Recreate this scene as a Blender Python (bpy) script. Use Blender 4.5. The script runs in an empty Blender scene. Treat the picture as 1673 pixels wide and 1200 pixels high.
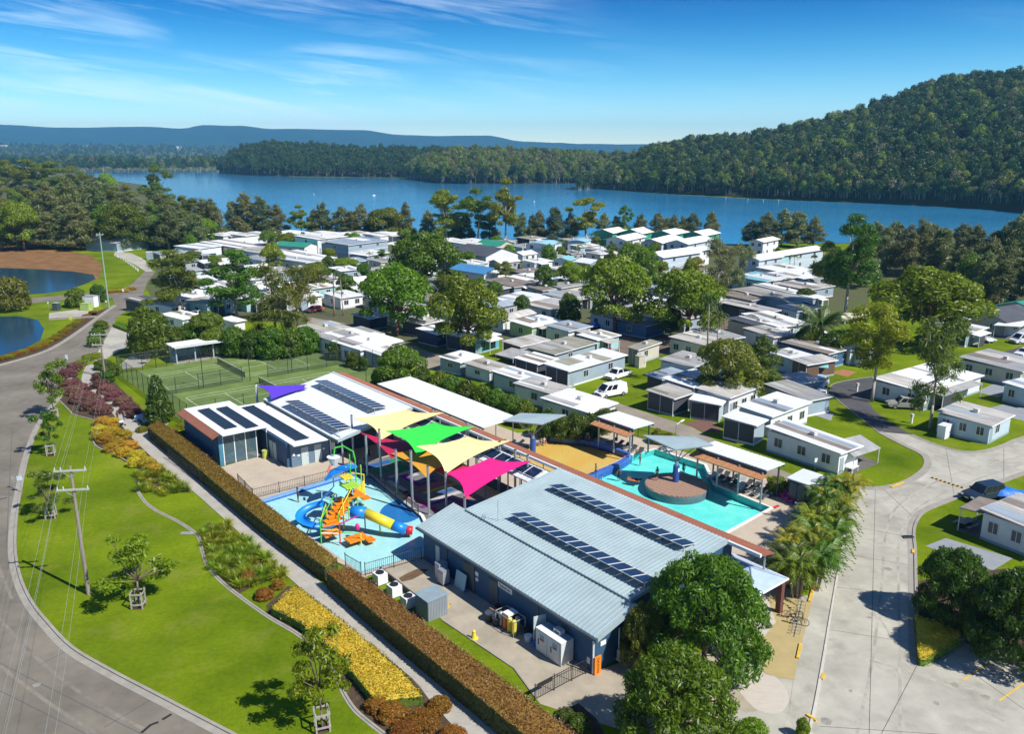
import bpy, bmesh, math, random
import numpy as np
from mathutils import Vector, Matrix
from mathutils.geometry import tessellate_polygon
R = math.radians
random.seed(7); np.random.seed(7)
SC = bpy.context.scene
COL = SC.collection

# ------------------------------------------------------------------ camera
FPX, PITCH, CAMH = 1340.0, R(14.7), 36.0
cd = bpy.data.cameras.new('camera'); cam = bpy.data.objects.new('camera', cd); COL.objects.link(cam)
cam.location = (0, 0, CAMH); cam.rotation_euler = (R(90) - PITCH, 0, 0)
cd.sensor_width = 36; cd.lens = FPX / 1673 * 36; cd.clip_start = 0.5; cd.clip_end = 30000
SC.camera = cam

# ------------------------------------------------------------------ world, sun, exposure
SUN_EL = R(47); SUN_DIR = Vector((0.835 * math.cos(SUN_EL), -0.55 * math.cos(SUN_EL), math.sin(SUN_EL))).normalized()
w = bpy.data.worlds.new('World'); SC.world = w; w.use_nodes = True
nt = w.node_tree; nt.nodes.clear()
def NN(nt, t, **k):
    n = nt.nodes.new(t)
    for a, b in k.items():
        if a.startswith('i_'):
            key = a[2:]
            n.inputs[int(key) if key.isdigit() else key.replace('_', ' ')].default_value = b
        else: setattr(n, a, b)
    return n
def LK(nt, a, b): nt.links.new(a, b)
out = NN(nt, 'ShaderNodeOutputWorld'); bg = NN(nt, 'ShaderNodeBackground', i_Strength=0.15)
sky = NN(nt, 'ShaderNodeTexSky', sky_type='NISHITA', sun_disc=False, sun_elevation=SUN_EL,
         sun_rotation=math.atan2(SUN_DIR.x, SUN_DIR.y), altitude=20, air_density=0.75, dust_density=0.15, ozone_density=3.0)
hsv = NN(nt, 'ShaderNodeHueSaturation', i_Saturation=1.5, i_Value=1.0, i_Hue=0.488)
gam = NN(nt, 'ShaderNodeMix', data_type='RGBA', blend_type='MULTIPLY'); gam.inputs['Factor'].default_value = 1.0     # deep polarised blue overhead, pale at the horizon
LK(nt, sky.outputs[0], hsv.inputs['Color']); LK(nt, hsv.outputs[0], gam.inputs['A'])
# thin cirrus on the sky dome: streaks in (azimuth, elevation)
tc = NN(nt, 'ShaderNodeTexCoord'); sep = NN(nt, 'ShaderNodeSeparateXYZ'); LK(nt, tc.outputs['Generated'], sep.inputs[0])
def M(op, a, b=None, c=None, ntree=None, clamp=False):
    ntree = ntree or nt
    n = ntree.nodes.new('ShaderNodeMath'); n.operation = op; n.use_clamp = clamp
    for i, x in enumerate((a, b, c)):
        if x is None: continue
        if isinstance(x, (int, float)): n.inputs[i].default_value = x
        else: ntree.links.new(x, n.inputs[i])
    return n.outputs[0]
az = M('ARCTAN2', sep.outputs['X'], sep.outputs['Y']); el = M('ARCSINE', sep.outputs['Z'])
deep = NN(nt, 'ShaderNodeMix', data_type='RGBA'); LK(nt, M('POWER', M('MULTIPLY', el, 6.0, clamp=True), 1.0), deep.inputs['Factor'])
deep.inputs['A'].default_value = (1.22, 1.12, .98, 1); deep.inputs['B'].default_value = (0.0, 0.26, 0.455, 1); LK(nt, deep.outputs['Result'], gam.inputs['B'])
along = M('ADD', M('MULTIPLY', az, 0.99), M('MULTIPLY', el, -0.12)); across = M('ADD', M('MULTIPLY', el, 0.99), M('MULTIPLY', az, 0.12))
cmb = NN(nt, 'ShaderNodeCombineXYZ'); LK(nt, M('MULTIPLY', along, 4.0), cmb.inputs[0]); LK(nt, M('MULTIPLY', across, 46.0), cmb.inputs[1])
n1 = NN(nt, 'ShaderNodeTexNoise', i_Scale=1.0, i_Detail=8.0, i_Roughness=0.62, i_Distortion=0.5); LK(nt, cmb.outputs[0], n1.inputs['Vector'])
cmb2 = NN(nt, 'ShaderNodeCombineXYZ'); LK(nt, M('MULTIPLY', az, 3.5), cmb2.inputs[0]); LK(nt, M('MULTIPLY', el, 12.0), cmb2.inputs[1])
n2 = NN(nt, 'ShaderNodeTexNoise', i_Scale=1.0, i_Detail=3.0); LK(nt, cmb2.outputs[0], n2.inputs['Vector'])
streak = M('SUBTRACT', n1.outputs['Fac'], 0.47, clamp=True)
patch = M('MULTIPLY_ADD', n2.outputs['Fac'], 3.6, -1.35, clamp=True)
lft = M('MULTIPLY_ADD', az, -2.6, 0.42, clamp=True)          # more cloud to the west (left)
cl = M('MULTIPLY', M('MULTIPLY', M('MULTIPLY', streak, 5.5, clamp=True), patch), M('ADD', lft, 0.06), clamp=True)
low = M('SUBTRACT', 1.0, M('MULTIPLY', el, 6.0), clamp=True)
cl = M('MULTIPLY', cl, 0.68)
mixc = NN(nt, 'ShaderNodeMix', data_type='RGBA'); LK(nt, cl, mixc.inputs['Factor'])
LK(nt, gam.outputs['Result'], mixc.inputs['A']); mixc.inputs['B'].default_value = (5.4, 6.5, 7.0, 1)
LK(nt, mixc.outputs['Result'], bg.inputs['Color']); LK(nt, bg.outputs[0], out.inputs['Surface'])
sl = bpy.data.lights.new('sun', 'SUN'); sun = bpy.data.objects.new('sun', sl); COL.objects.link(sun)
sl.energy = 4.3; sl.angle = R(0.53); sl.color = (1.0, 0.95, 0.87)
sun.rotation_euler = SUN_DIR.to_track_quat('Z', 'Y').to_euler(); sun.location = (60, -40, 200)
vs = SC.view_settings; vs.view_transform = 'Standard'; vs.look = 'None'; vs.exposure = 0.63; vs.gamma = 1.0; vs.use_curve_mapping = False
SC.render.engine = 'CYCLES'
cy = SC.cycles; cy.max_bounces = 6; cy.diffuse_bounces = 2; cy.glossy_bounces = 2; cy.transmission_bounces = 3; cy.transparent_max_bounces = 12
cy.volume_bounces = 0; cy.use_denoising = True; cy.caustics_reflective = False; cy.caustics_refractive = False
cy.use_adaptive_sampling = True; cy.adaptive_threshold = 0.02

# ------------------------------------------------------------------ places
def G(px, py, z=0.0):
    """world point at height z seen at the photograph's pixel"""
    x = (px - 836.5) / FPX; y = -(py - 600) / FPX
    d = Vector((x, math.cos(PITCH) + y * math.sin(PITCH), -math.sin(PITCH) + y * math.cos(PITCH)))
    t = (z - CAMH) / d.z
    return Vector((0, 0, CAMH)) + d * t
def PJ(p):
    x, y, z = p[0], p[1], p[2] - CAMH
    f = y * math.cos(PITCH) - z * math.sin(PITCH); up = y * math.sin(PITCH) + z * math.cos(PITCH)
    return 836.5 + FPX * x / f, 600 - FPX * up / f
def H(bx, by, ty):
    b = G(bx, by); lo, hi = 0.0, 80.0
    for _ in range(40):
        m = (lo + hi) / 2
        if PJ((b.x, b.y, m))[1] > ty: lo = m
        else: hi = m
    return lo
def PX(px, py):      # pixels per metre at a ground pixel
    b = G(px, py); return PJ((b.x + 1, b.y, 0))[0] - PJ(b)[0]
TH = R(39.3); S = 1.2
BU = Vector((math.cos(TH), math.sin(TH), 0)); AV = Vector((-math.sin(TH), math.cos(TH), 0))
OO = G(968, 1100)
def c(u, v, z=0.0): return OO + BU * (u * S) + AV * (v * S) + Vector((0, 0, z * S))   # the resort's own grid
def UV(px, py, z=0.0):
    q = G(px, py, z * S) - OO
    return (q.dot(BU) / S, q.dot(AV) / S)

# ------------------------------------------------------------------ materials
MATS = {}
def mat(name, col, rough=0.6, var=0.12, scale=1.5, metal=0.0, bump=0.0, bscale=None, spec=0.5, col2=None, world=False, stretch=None, obj_rand=0.0, fine=0.0, fscale=30.0):
    if name in MATS: return MATS[name]
    m = bpy.data.materials.new(name); m.use_nodes = True; MATS[name] = m
    t = m.node_tree; bs = t.nodes['Principled BSDF']
    bs.inputs['Roughness'].default_value = rough; bs.inputs['Metallic'].default_value = metal
    bs.inputs['Specular IOR Level'].default_value = spec
    if world: vec = NN(t, 'ShaderNodeNewGeometry').outputs['Position']
    else: vec = NN(t, 'ShaderNodeTexCoord').outputs['Object']
    if stretch:
        mp = NN(t, 'ShaderNodeMapping'); mp.inputs['Scale'].default_value = stretch; LK(t, vec, mp.inputs[0]); vec = mp.outputs[0]
    no = NN(t, 'ShaderNodeTexNoise', i_Scale=scale, i_Detail=6.0, i_Roughness=0.6); LK(t, vec, no.inputs['Vector'])
    mx = NN(t, 'ShaderNodeMix', data_type='RGBA')
    fac = M('MULTIPLY_ADD', no.outputs['Fac'], 2.2, -0.6, ntree=t, clamp=True)
    LK(t, fac, mx.inputs['Factor'])
    a = [max(0, x * (1 - var)) for x in col]; b = list(col2) if col2 else [min(1, x * (1 + var)) for x in col]
    mx.inputs['A'].default_value = (*a, 1); mx.inputs['B'].default_value = (*b, 1)
    res = mx.outputs['Result']
    if fine:
        n3 = NN(t, 'ShaderNodeTexNoise', i_Scale=fscale, i_Detail=3.0); LK(t, vec, n3.inputs['Vector'])
        h = NN(t, 'ShaderNodeHueSaturation'); LK(t, res, h.inputs['Color'])
        LK(t, M('MULTIPLY_ADD', n3.outputs['Fac'], 2 * fine, 1 - fine, ntree=t), h.inputs['Value']); res = h.outputs[0]
    if obj_rand:
        oi = NN(t, 'ShaderNodeObjectInfo'); h = NN(t, 'ShaderNodeHueSaturation'); LK(t, res, h.inputs['Color'])
        LK(t, M('MULTIPLY_ADD', oi.outputs['Random'], 2 * obj_rand, 1 - obj_rand, ntree=t), h.inputs['Value']); res = h.outputs[0]
    LK(t, res, bs.inputs['Base Color'])
    if bump:
        bn = NN(t, 'ShaderNodeTexNoise', i_Scale=bscale or scale * 8, i_Detail=4.0); LK(t, vec, bn.inputs['Vector'])
        bp = NN(t, 'ShaderNodeBump', i_Strength=bump, i_Distance=0.1); LK(t, bn.outputs['Fac'], bp.inputs['Height']); LK(t, bp.outputs[0], bs.inputs['Normal'])
    return m
def leafmat(name, c1, c2, trans=0.35, hue=0.03):
    if name in MATS: return MATS[name]
    m = bpy.data.materials.new(name); m.use_nodes = True; MATS[name] = m
    t = m.node_tree; t.nodes.clear(); o = NN(t, 'ShaderNodeOutputMaterial')
    g = NN(t, 'ShaderNodeNewGeometry'); oi = NN(t, 'ShaderNodeObjectInfo')
    mx = NN(t, 'ShaderNodeMix', data_type='RGBA'); LK(t, g.outputs['Random Per Island'], mx.inputs['Factor'])
    mx.inputs['A'].default_value = (*c1, 1); mx.inputs['B'].default_value = (*c2, 1)
    h = NN(t, 'ShaderNodeHueSaturation'); LK(t, mx.outputs['Result'], h.inputs['Color'])
    LK(t, M('MULTIPLY_ADD', oi.outputs['Random'], 2 * hue, 0.5 - hue, ntree=t), h.inputs['Hue'])
    LK(t, M('MULTIPLY_ADD', M('FRACT', M('MULTIPLY', oi.outputs['Random'], 7.13, ntree=t), ntree=t), 0.5, 0.75, ntree=t), h.inputs['Value'])
    d = NN(t, 'ShaderNodeBsdfDiffuse'); tr = NN(t, 'ShaderNodeBsdfTranslucent'); gl = NN(t, 'ShaderNodeBsdfGlossy', i_Roughness=0.45)
    LK(t, h.outputs[0], d.inputs['Color']); LK(t, h.outputs[0], tr.inputs['Color'])
    ms = NN(t, 'ShaderNodeMixShader', i_Fac=min(.55, trans + .12)); LK(t, d.outputs[0], ms.inputs[1]); LK(t, tr.outputs[0], ms.inputs[2])
    m2 = NN(t, 'ShaderNodeMixShader', i_Fac=0.03); LK(t, ms.outputs[0], m2.inputs[1]); LK(t, gl.outputs[0], m2.inputs[2])
    LK(t, m2.outputs[0], o.inputs['Surface'])
    return m
def watermat(name, tint, deep=None, rough=0.03, bump=0.25, scale=2.0, alpha=None, stretch=(1, 1, 1)):
    """clear water over a real floor (alpha None) or dark deep water"""
    m = bpy.data.materials.new(name); m.use_nodes = True
    t = m.node_tree; t.nodes.clear(); o = NN(t, 'ShaderNodeOutputMaterial')
    geo = NN(t, 'ShaderNodeNewGeometry'); mp = NN(t, 'ShaderNodeMapping'); mp.inputs['Scale'].default_value = stretch; LK(t, geo.outputs['Position'], mp.inputs[0])
    no = NN(t, 'ShaderNodeTexNoise', i_Scale=scale, i_Detail=5.0, i_Roughness=0.6); LK(t, mp.outputs[0], no.inputs['Vector'])
    bp = NN(t, 'ShaderNodeBump', i_Strength=bump, i_Distance=0.3); LK(t, no.outputs['Fac'], bp.inputs['Height'])
    gl = NN(t, 'ShaderNodeBsdfGlossy', i_Roughness=rough); LK(t, bp.outputs[0], gl.inputs['Normal'])
    fr = NN(t, 'ShaderNodeFresnel', i_IOR=1.33); LK(t, bp.outputs[0], fr.inputs['Normal'])
    if deep is None:
        b = NN(t, 'ShaderNodeBsdfTransparent'); b.inputs['Color'].default_value = (*tint, 1)
    else:
        b = NN(t, 'ShaderNodeBsdfDiffuse')
        n2 = NN(t, 'ShaderNodeTexNoise', i_Scale=0.012, i_Detail=4.0); LK(t, mp.outputs[0], n2.inputs['Vector'])
        mx = NN(t, 'ShaderNodeMix', data_type='RGBA'); LK(t, n2.outputs['Fac'], mx.inputs['Factor'])
        mx.inputs['A'].default_value = (*tint, 1); mx.inputs['B'].default_value = (*deep, 1); LK(t, mx.outputs['Result'], b.inputs['Color'])
    ms = NN(t, 'ShaderNodeMixShader'); LK(t, fr.outputs[0], ms.inputs[0]); LK(t, b.outputs[0], ms.inputs[1]); LK(t, gl.outputs[0], ms.inputs[2])
    LK(t, ms.outputs[0], o.inputs['Surface']); return m
def alphamat(name, col, alpha, rough=0.5):
    if name in MATS: return MATS[name]
    m = bpy.data.materials.new(name); m.use_nodes = True; MATS[name] = m
    t = m.node_tree; bs = t.nodes['Principled BSDF']; bs.inputs['Base Color'].default_value = (*col, 1)
    bs.inputs['Roughness'].default_value = rough; bs.inputs['Alpha'].default_value = alpha
    return m

# ------------------------------------------------------------------ mesh helpers
class MB:
    def __init__(s): s.v = []; s.f = []; s.m = []
    def face(s, pts, m=0):
        b = len(s.v); s.v += [tuple(p) for p in pts]; s.f.append(tuple(range(b, b + len(pts)))); s.m.append(m)
    def box(s, x0, x1, y0, y1, z0, z1, m=0):
        b = len(s.v)
        s.v += [(x0, y0, z0), (x1, y0, z0), (x1, y1, z0), (x0, y1, z0), (x0, y0, z1), (x1, y0, z1), (x1, y1, z1), (x0, y1, z1)]
        for f in ((0, 3, 2, 1), (4, 5, 6, 7), (0, 1, 5, 4), (1, 2, 6, 5), (2, 3, 7, 6), (3, 0, 4, 7)):
            s.f.append(tuple(b + i for i in f)); s.m.append(m)
        return s
    def hexa(s, p, m=0):   # 8 points: bottom 4 then top 4
        b = len(s.v); s.v += [tuple(q) for q in p]
        for f in ((0, 3, 2, 1), (4, 5, 6, 7), (0, 1, 5, 4), (1, 2, 6, 5), (2, 3, 7, 6), (3, 0, 4, 7)):
            s.f.append(tuple(b + i for i in f)); s.m.append(m)
        return s
    def slab(s, quad, t, m=0):   # four top points, thickness straight down
        return s.hexa([(p[0], p[1], p[2] - t) for p in quad] + [tuple(p) for p in quad], m)
    def prism(s, poly, z0, z1, m=0, axis='z'):
        n = len(poly); b = len(s.v)
        def P(a, d): return (a[0], a[1], d) if axis == 'z' else (a[0], d, a[1])
        s.v += [P(a, z0) for a in poly] + [P(a, z1) for a in poly]
        s.f.append(tuple(b + i for i in range(n))[::-1]); s.m.append(m)
        s.f.append(tuple(b + n + i for i in range(n))); s.m.append(m)
        for i in range(n):
            j = (i + 1) % n; s.f.append((b + i, b + j, b + n + j, b + n + i)); s.m.append(m)
        return s
    def tube(s, p0, p1, r, n=6, m=0, r2=None, cap=True):
        p0 = Vector(p0); p1 = Vector(p1); r2 = r if r2 is None else r2
        d = (p1 - p0)
        if d.length < 1e-6: return s
        d.normalize(); a = d.orthogonal().normalized(); q = d.cross(a); b = len(s.v)
        for (p, rr) in ((p0, r), (p1, r2)):
            for i in range(n):
                an = 2 * math.pi * i / n; s.v.append(tuple(p + a * (rr * math.cos(an)) + q * (rr * math.sin(an))))
        for i in range(n):
            j = (i + 1) % n; s.f.append((b + i, b + j, b + n + j, b + n + i)); s.m.append(m)
        if cap:
            s.f.append(tuple(b + i for i in range(n))[::-1]); s.m.append(m); s.f.append(tuple(b + n + i for i in range(n))); s.m.append(m)
        return s
    def path(s, pts, r, n=6, m=0):
        for a, b in zip(pts[:-1], pts[1:]): s.tube(a, b, r, n, m)
        return s
    def grid(s, fn, nu, nv, m=0, wrap=False):
        b = len(s.v)
        for i in range(nu + 1):
            for j in range(nv + 1): s.v.append(tuple(fn(i / nu, j / nv)))
        for i in range(nu):
            for j in range(nv):
                k = b + i * (nv + 1) + j; s.f.append((k, k + nv + 1, k + nv + 2, k + 1)); s.m.append(m)
        return s
    def ball(s, ctr, rx, ry, rz, nu=8, nv=5, m=0):
        return s.grid(lambda a, t: (ctr[0] + rx * math.cos(2 * math.pi * a) * math.sin(math.pi * t), ctr[1] + ry * math.sin(2 * math.pi * a) * math.sin(math.pi * t), ctr[2] + rz * math.cos(math.pi * t)), nu, nv, m)
    def mesh(s, name, mats, sc=1.0, smooth=False):
        me = bpy.data.meshes.new(name)
        v = [(x * sc, y * sc, z * sc) for x, y, z in s.v] if sc != 1.0 else s.v
        me.from_pydata(v, [], s.f)
        for mm in (mats if isinstance(mats, (list, tuple)) else [mats]): me.materials.append(mm)
        if any(s.m): me.polygons.foreach_set('material_index', s.m)
        if smooth: me.polygons.foreach_set('use_smooth', [True] * len(s.f))
        me.update(); return me
    def build(s, name, mats, parent=None, loc=None, rotz=0.0, sc=1.0, smooth=False, **tags):
        return link(name, s.mesh(name, mats, sc, smooth), parent, loc, rotz, **tags)
def link(name, me, parent=None, loc=None, rotz=0.0, **tags):
    o = bpy.data.objects.new(name, me); COL.objects.link(o)
    if parent is not None: o.parent = parent
    if loc is not None: o.location = loc
    if rotz: o.rotation_euler = (0, 0, rotz)
    for k, v in tags.items(): o[k] = v
    return o
def thing(name, label, cat, loc=(0, 0, 0), rotz=0.0, group=None):
    o = bpy.data.objects.new(name, None); COL.objects.link(o); o.empty_display_size = 0.3
    o.location = loc; o.rotation_euler = (0, 0, rotz); o['label'] = label; o['category'] = cat
    if group: o['group'] = group
    return o
def cthing(name, label, cat, u, v, z=0.0, group=None, rot=0.0):      # a thing standing on the resort grid
    return thing(name, label, cat, c(u, v, z), TH + rot, group)
def tag(o, label, cat, group=None):
    o['label'] = label; o['category'] = cat
    if group: o['group'] = group
    return o
def dup(root, loc, rotz=None, label=None, group=None, scale=None):
    r = root.copy(); COL.objects.link(r); r.location = loc
    if rotz is not None: r.rotation_euler = (0, 0, rotz)
    if label: r['label'] = label
    if group: r['group'] = group
    if scale is not None: r.scale = scale
    for ch in list(root.children):
        k = ch.copy(); COL.objects.link(k); k.parent = r
        for g in list(ch.children):
            d = g.copy(); COL.objects.link(d); d.parent = k
    return r
def flat(name, polys, m, z, holes=None, parent=None, **tags):
    """flat sheet from lists of world points (each list one polygon), optional holes in the first"""
    vs, fs = [], []
    for i, poly in enumerate(polys):
        loops = [[Vector((p[0], p[1], 0)) for p in poly]]
        if holes and i == 0: loops += [[Vector((p[0], p[1], 0)) for p in h] for h in holes]
        pts = [p for l in loops for p in l]; b = len(vs); vs += [(p.x, p.y, z) for p in pts]
        for t in tessellate_polygon(loops):
            a, q, r = (pts[k] for k in t)
            if (q - a).cross(r - a).z < 0: t = (t[0], t[2], t[1])
            fs.append(tuple(b + k for k in t))
    me = bpy.data.meshes.new(name); me.from_pydata(vs, [], fs); me.materials.append(m); me.update()
    return link(name, me, parent, **tags)
def gp(pts, z=0.0): return [G(x, y, z) for x, y in pts]
def cp(pts): return [c(u, v) for u, v in pts]
def smooth_line(pts, n=6):
    """Catmull-Rom through 2-D / 3-D points"""
    P = [Vector(p).to_3d() for p in pts]; o = []
    for i in range(len(P) - 1):
        a, b, q, d = P[max(i - 1, 0)], P[i], P[i + 1], P[min(i + 2, len(P) - 1)]
        for k in range(n):
            t = k / n
            o.append(0.5 * ((2 * b) + (q - a) * t + (2 * a - 5 * b + 4 * q - d) * t * t + (3 * b - a - 3 * q + d) * t ** 3))
    return o + [P[-1]]
def ribbon(mb, line, w0, w1, z0, z1, m=0):
    """strip along a world polyline between offsets w0..w1 (left positive), from z0 to z1"""
    n = len(line); L, Rr = [], []
    for i, p in enumerate(line):
        d = (line[min(i + 1, n - 1)] - line[max(i - 1, 0)]); d.z = 0; d.normalize(); q = Vector((-d.y, d.x, 0))
        L.append(p + q * w1); Rr.append(p + q * w0)
    for i in range(n - 1):
        a, b, e, f = Rr[i], Rr[i + 1], L[i + 1], L[i]
        mb.hexa([(a.x, a.y, z0), (b.x, b.y, z0), (e.x, e.y, z0), (f.x, f.y, z0), (a.x, a.y, z1), (b.x, b.y, z1), (e.x, e.y, z1), (f.x, f.y, z1)], m)
    return mb
# ------------------------------------------------------------------ foliage generators
def np_mesh(name, V, F, mats, midx=None):
    me = bpy.data.meshes.new(name); V = np.asarray(V, 'f'); F = np.asarray(F, 'i'); k = F.shape[1]
    me.vertices.add(len(V)); me.vertices.foreach_set('co', V.ravel()); me.loops.add(F.size); me.loops.foreach_set('vertex_index', F.ravel())
    me.polygons.add(len(F)); me.polygons.foreach_set('loop_start', np.arange(0, F.size, k, dtype='i')); me.polygons.foreach_set('loop_total', np.full(len(F), k, 'i'))
    for m in mats: me.materials.append(m)
    if midx is not None: me.polygons.foreach_set('material_index', np.asarray(midx, 'i'))
    me.update(calc_edges=True); return me
def leaf_quads(P, N, size, rng, aspect=1.0, spread=0.7, droop=None):
    n = len(P); spread *= .72; nn = N + rng.normal(0, spread, (n, 3)); nn /= np.linalg.norm(nn, axis=1)[:, None] + 1e-9
    t = rng.normal(0, 1, (n, 3))
    if droop is not None: t = t * (1 - droop) + np.array([0, 0, -1.0]) * droop
    t -= nn * (t * nn).sum(1)[:, None]; t /= np.linalg.norm(t, axis=1)[:, None] + 1e-9
    b = np.cross(nn, t); s = np.asarray(size)[:, None] * rng.uniform(0.6, 1.25, (n, 1))
    L = t * s * aspect; W = b * s / aspect ** 0.5
    bend = nn * s * 0.18
    V = np.stack([P - L, P - W * .5 + bend, P + L, P + W * .5 + bend], 1).reshape(-1, 3)
    return V, np.arange(4 * n).reshape(n, 4)
def lobes_points(lobes, n, rng, low=-0.35, shell=0.72):
    lobes = np.asarray(lobes, float); a = (lobes[:, 3] * lobes[:, 4] + lobes[:, 3] * lobes[:, 5]); a /= a.sum()
    idx = rng.choice(len(lobes), int(n * 1.9), p=a); d = rng.normal(0, 1, (len(idx), 3)); d /= np.linalg.norm(d, axis=1)[:, None]
    ok = d[:, 2] > rng.uniform(low - .25, low + .35, len(d)); d = d[ok]; idx = idx[ok]
    r = rng.uniform(shell, 1.06, (len(d), 1)); Lb = lobes[idx]; P = Lb[:, :3] + d * Lb[:, 3:] * r; N = d / Lb[:, 3:]; N /= np.linalg.norm(N, axis=1)[:, None]
    keep = np.ones(len(P), bool)
    for j in range(len(lobes)):
        q = (((P - lobes[j, :3]) / lobes[j, 3:]) ** 2).sum(1); keep &= (q > 0.5) | (idx == j)
    return P[keep][:n], N[keep][:n]
def crown_mesh(name, lobes, n, leaf, m, seed, aspect=1.0, spread=0.7, low=-0.35, shell=0.72, droop=None):
    rng = np.random.default_rng(seed); P, N = lobes_points(lobes, n, rng, low, shell)
    V, F = leaf_quads(P, N, np.full(len(P), leaf), rng, aspect, spread, droop); return np_mesh(name, V, F, [m])
BARK = mat('grey_brown_bark', (0.16, 0.12, 0.09), 0.9, 0.3, 3.0)
PALEBARK = mat('pale_gum_bark', (0.36, 0.31, 0.26), 0.8, 0.3, 2.0)
REDBARK = mat('red_brown_bark', (0.17, 0.085, 0.055), 0.9, 0.3, 3.0)
def trunk_mesh(name, H0, r, ends, m, seed, lean=0.3, split=0.45):
    rnd = random.Random(seed); b = MB(); top = Vector((rnd.uniform(-lean, lean), rnd.uniform(-lean, lean), H0 * split))
    b.tube((0, 0, -0.3), top * 0.5, r, 8, 0, r * 0.8); b.tube(top * 0.5, top, r * 0.8, 8, 0, r * 0.62)
    for e in ends:
        e = Vector(e); mid = top.lerp(e, 0.5) + Vector((rnd.uniform(-.4, .4), rnd.uniform(-.4, .4), rnd.uniform(-.1, .5)))
        b.tube(top, mid, r * 0.45, 6, 0, r * 0.3); b.tube(mid, e, r * 0.3, 5, 0, r * 0.1)
        for _ in range(2):
            q = e + Vector((rnd.uniform(-1, 1), rnd.uniform(-1, 1), rnd.uniform(0, 1))) * (H0 * 0.07); b.tube(mid.lerp(e, .6), q, r * 0.16, 4, 0, r * 0.05)
    return b.mesh(name, [m], smooth=True)
LM = dict(
    bright=leafmat('leaf_bright_green', (0.095, 0.195, 0.008), (0.225, 0.36, 0.012)),
    mid=leafmat('leaf_mid_green', (0.072, 0.145, 0.01), (0.17, 0.275, 0.016)),
    lime=leafmat('leaf_lime_green', (0.150, 0.266, 0.010), (0.255, 0.378, 0.016)),
    dark=leafmat('leaf_dark_green', (0.055, 0.11, 0.01), (0.135, 0.215, 0.018)),
    olive=leafmat('leaf_olive_green', (0.125, 0.168, 0.020), (0.263, 0.312, 0.040), 0.4),
    casu=leafmat('needle_grey_green', (0.14, 0.175, 0.06), (0.29, 0.315, 0.12), 0.4),
    gum=leafmat('gum_leaf_green', (0.112, 0.184, 0.015), (0.263, 0.322, 0.030), 0.3),
    yellow=leafmat('leaf_yellow_green', (0.196, 0.234, 0.010), (0.336, 0.338, 0.016)),
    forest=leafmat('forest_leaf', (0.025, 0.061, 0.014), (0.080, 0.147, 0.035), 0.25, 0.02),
    forest2=leafmat('forest_leaf_lit', (0.117, 0.186, 0.020), (0.288, 0.352, 0.050), 0.3, 0.02),  # paler copy of the forest leaf, for the sunlit headland and pale scrub
    grey=leafmat('forest_leaf_grey', (0.151, 0.151, 0.076), (0.302, 0.283, 0.143), 0.25, 0.02))
def dome_lobes(rnd, n, rad, z0, z1, r0, r1, flat=0.8, inner=0.0):
    L = []
    for i in range(n):
        a = i * 2.39996 + rnd.uniform(-.3, .3); f = math.sqrt((i + .5) / n) * rad * rnd.uniform(.85, 1.08); rr = rnd.uniform(r0, r1)
        t = 1 - (f / rad) ** 2; L.append((f * math.cos(a), f * math.sin(a), z0 + (z1 - z0) * max(0, t) ** .6 * rnd.uniform(.85, 1.05), rr, rr, rr * flat))
    return L
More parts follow.
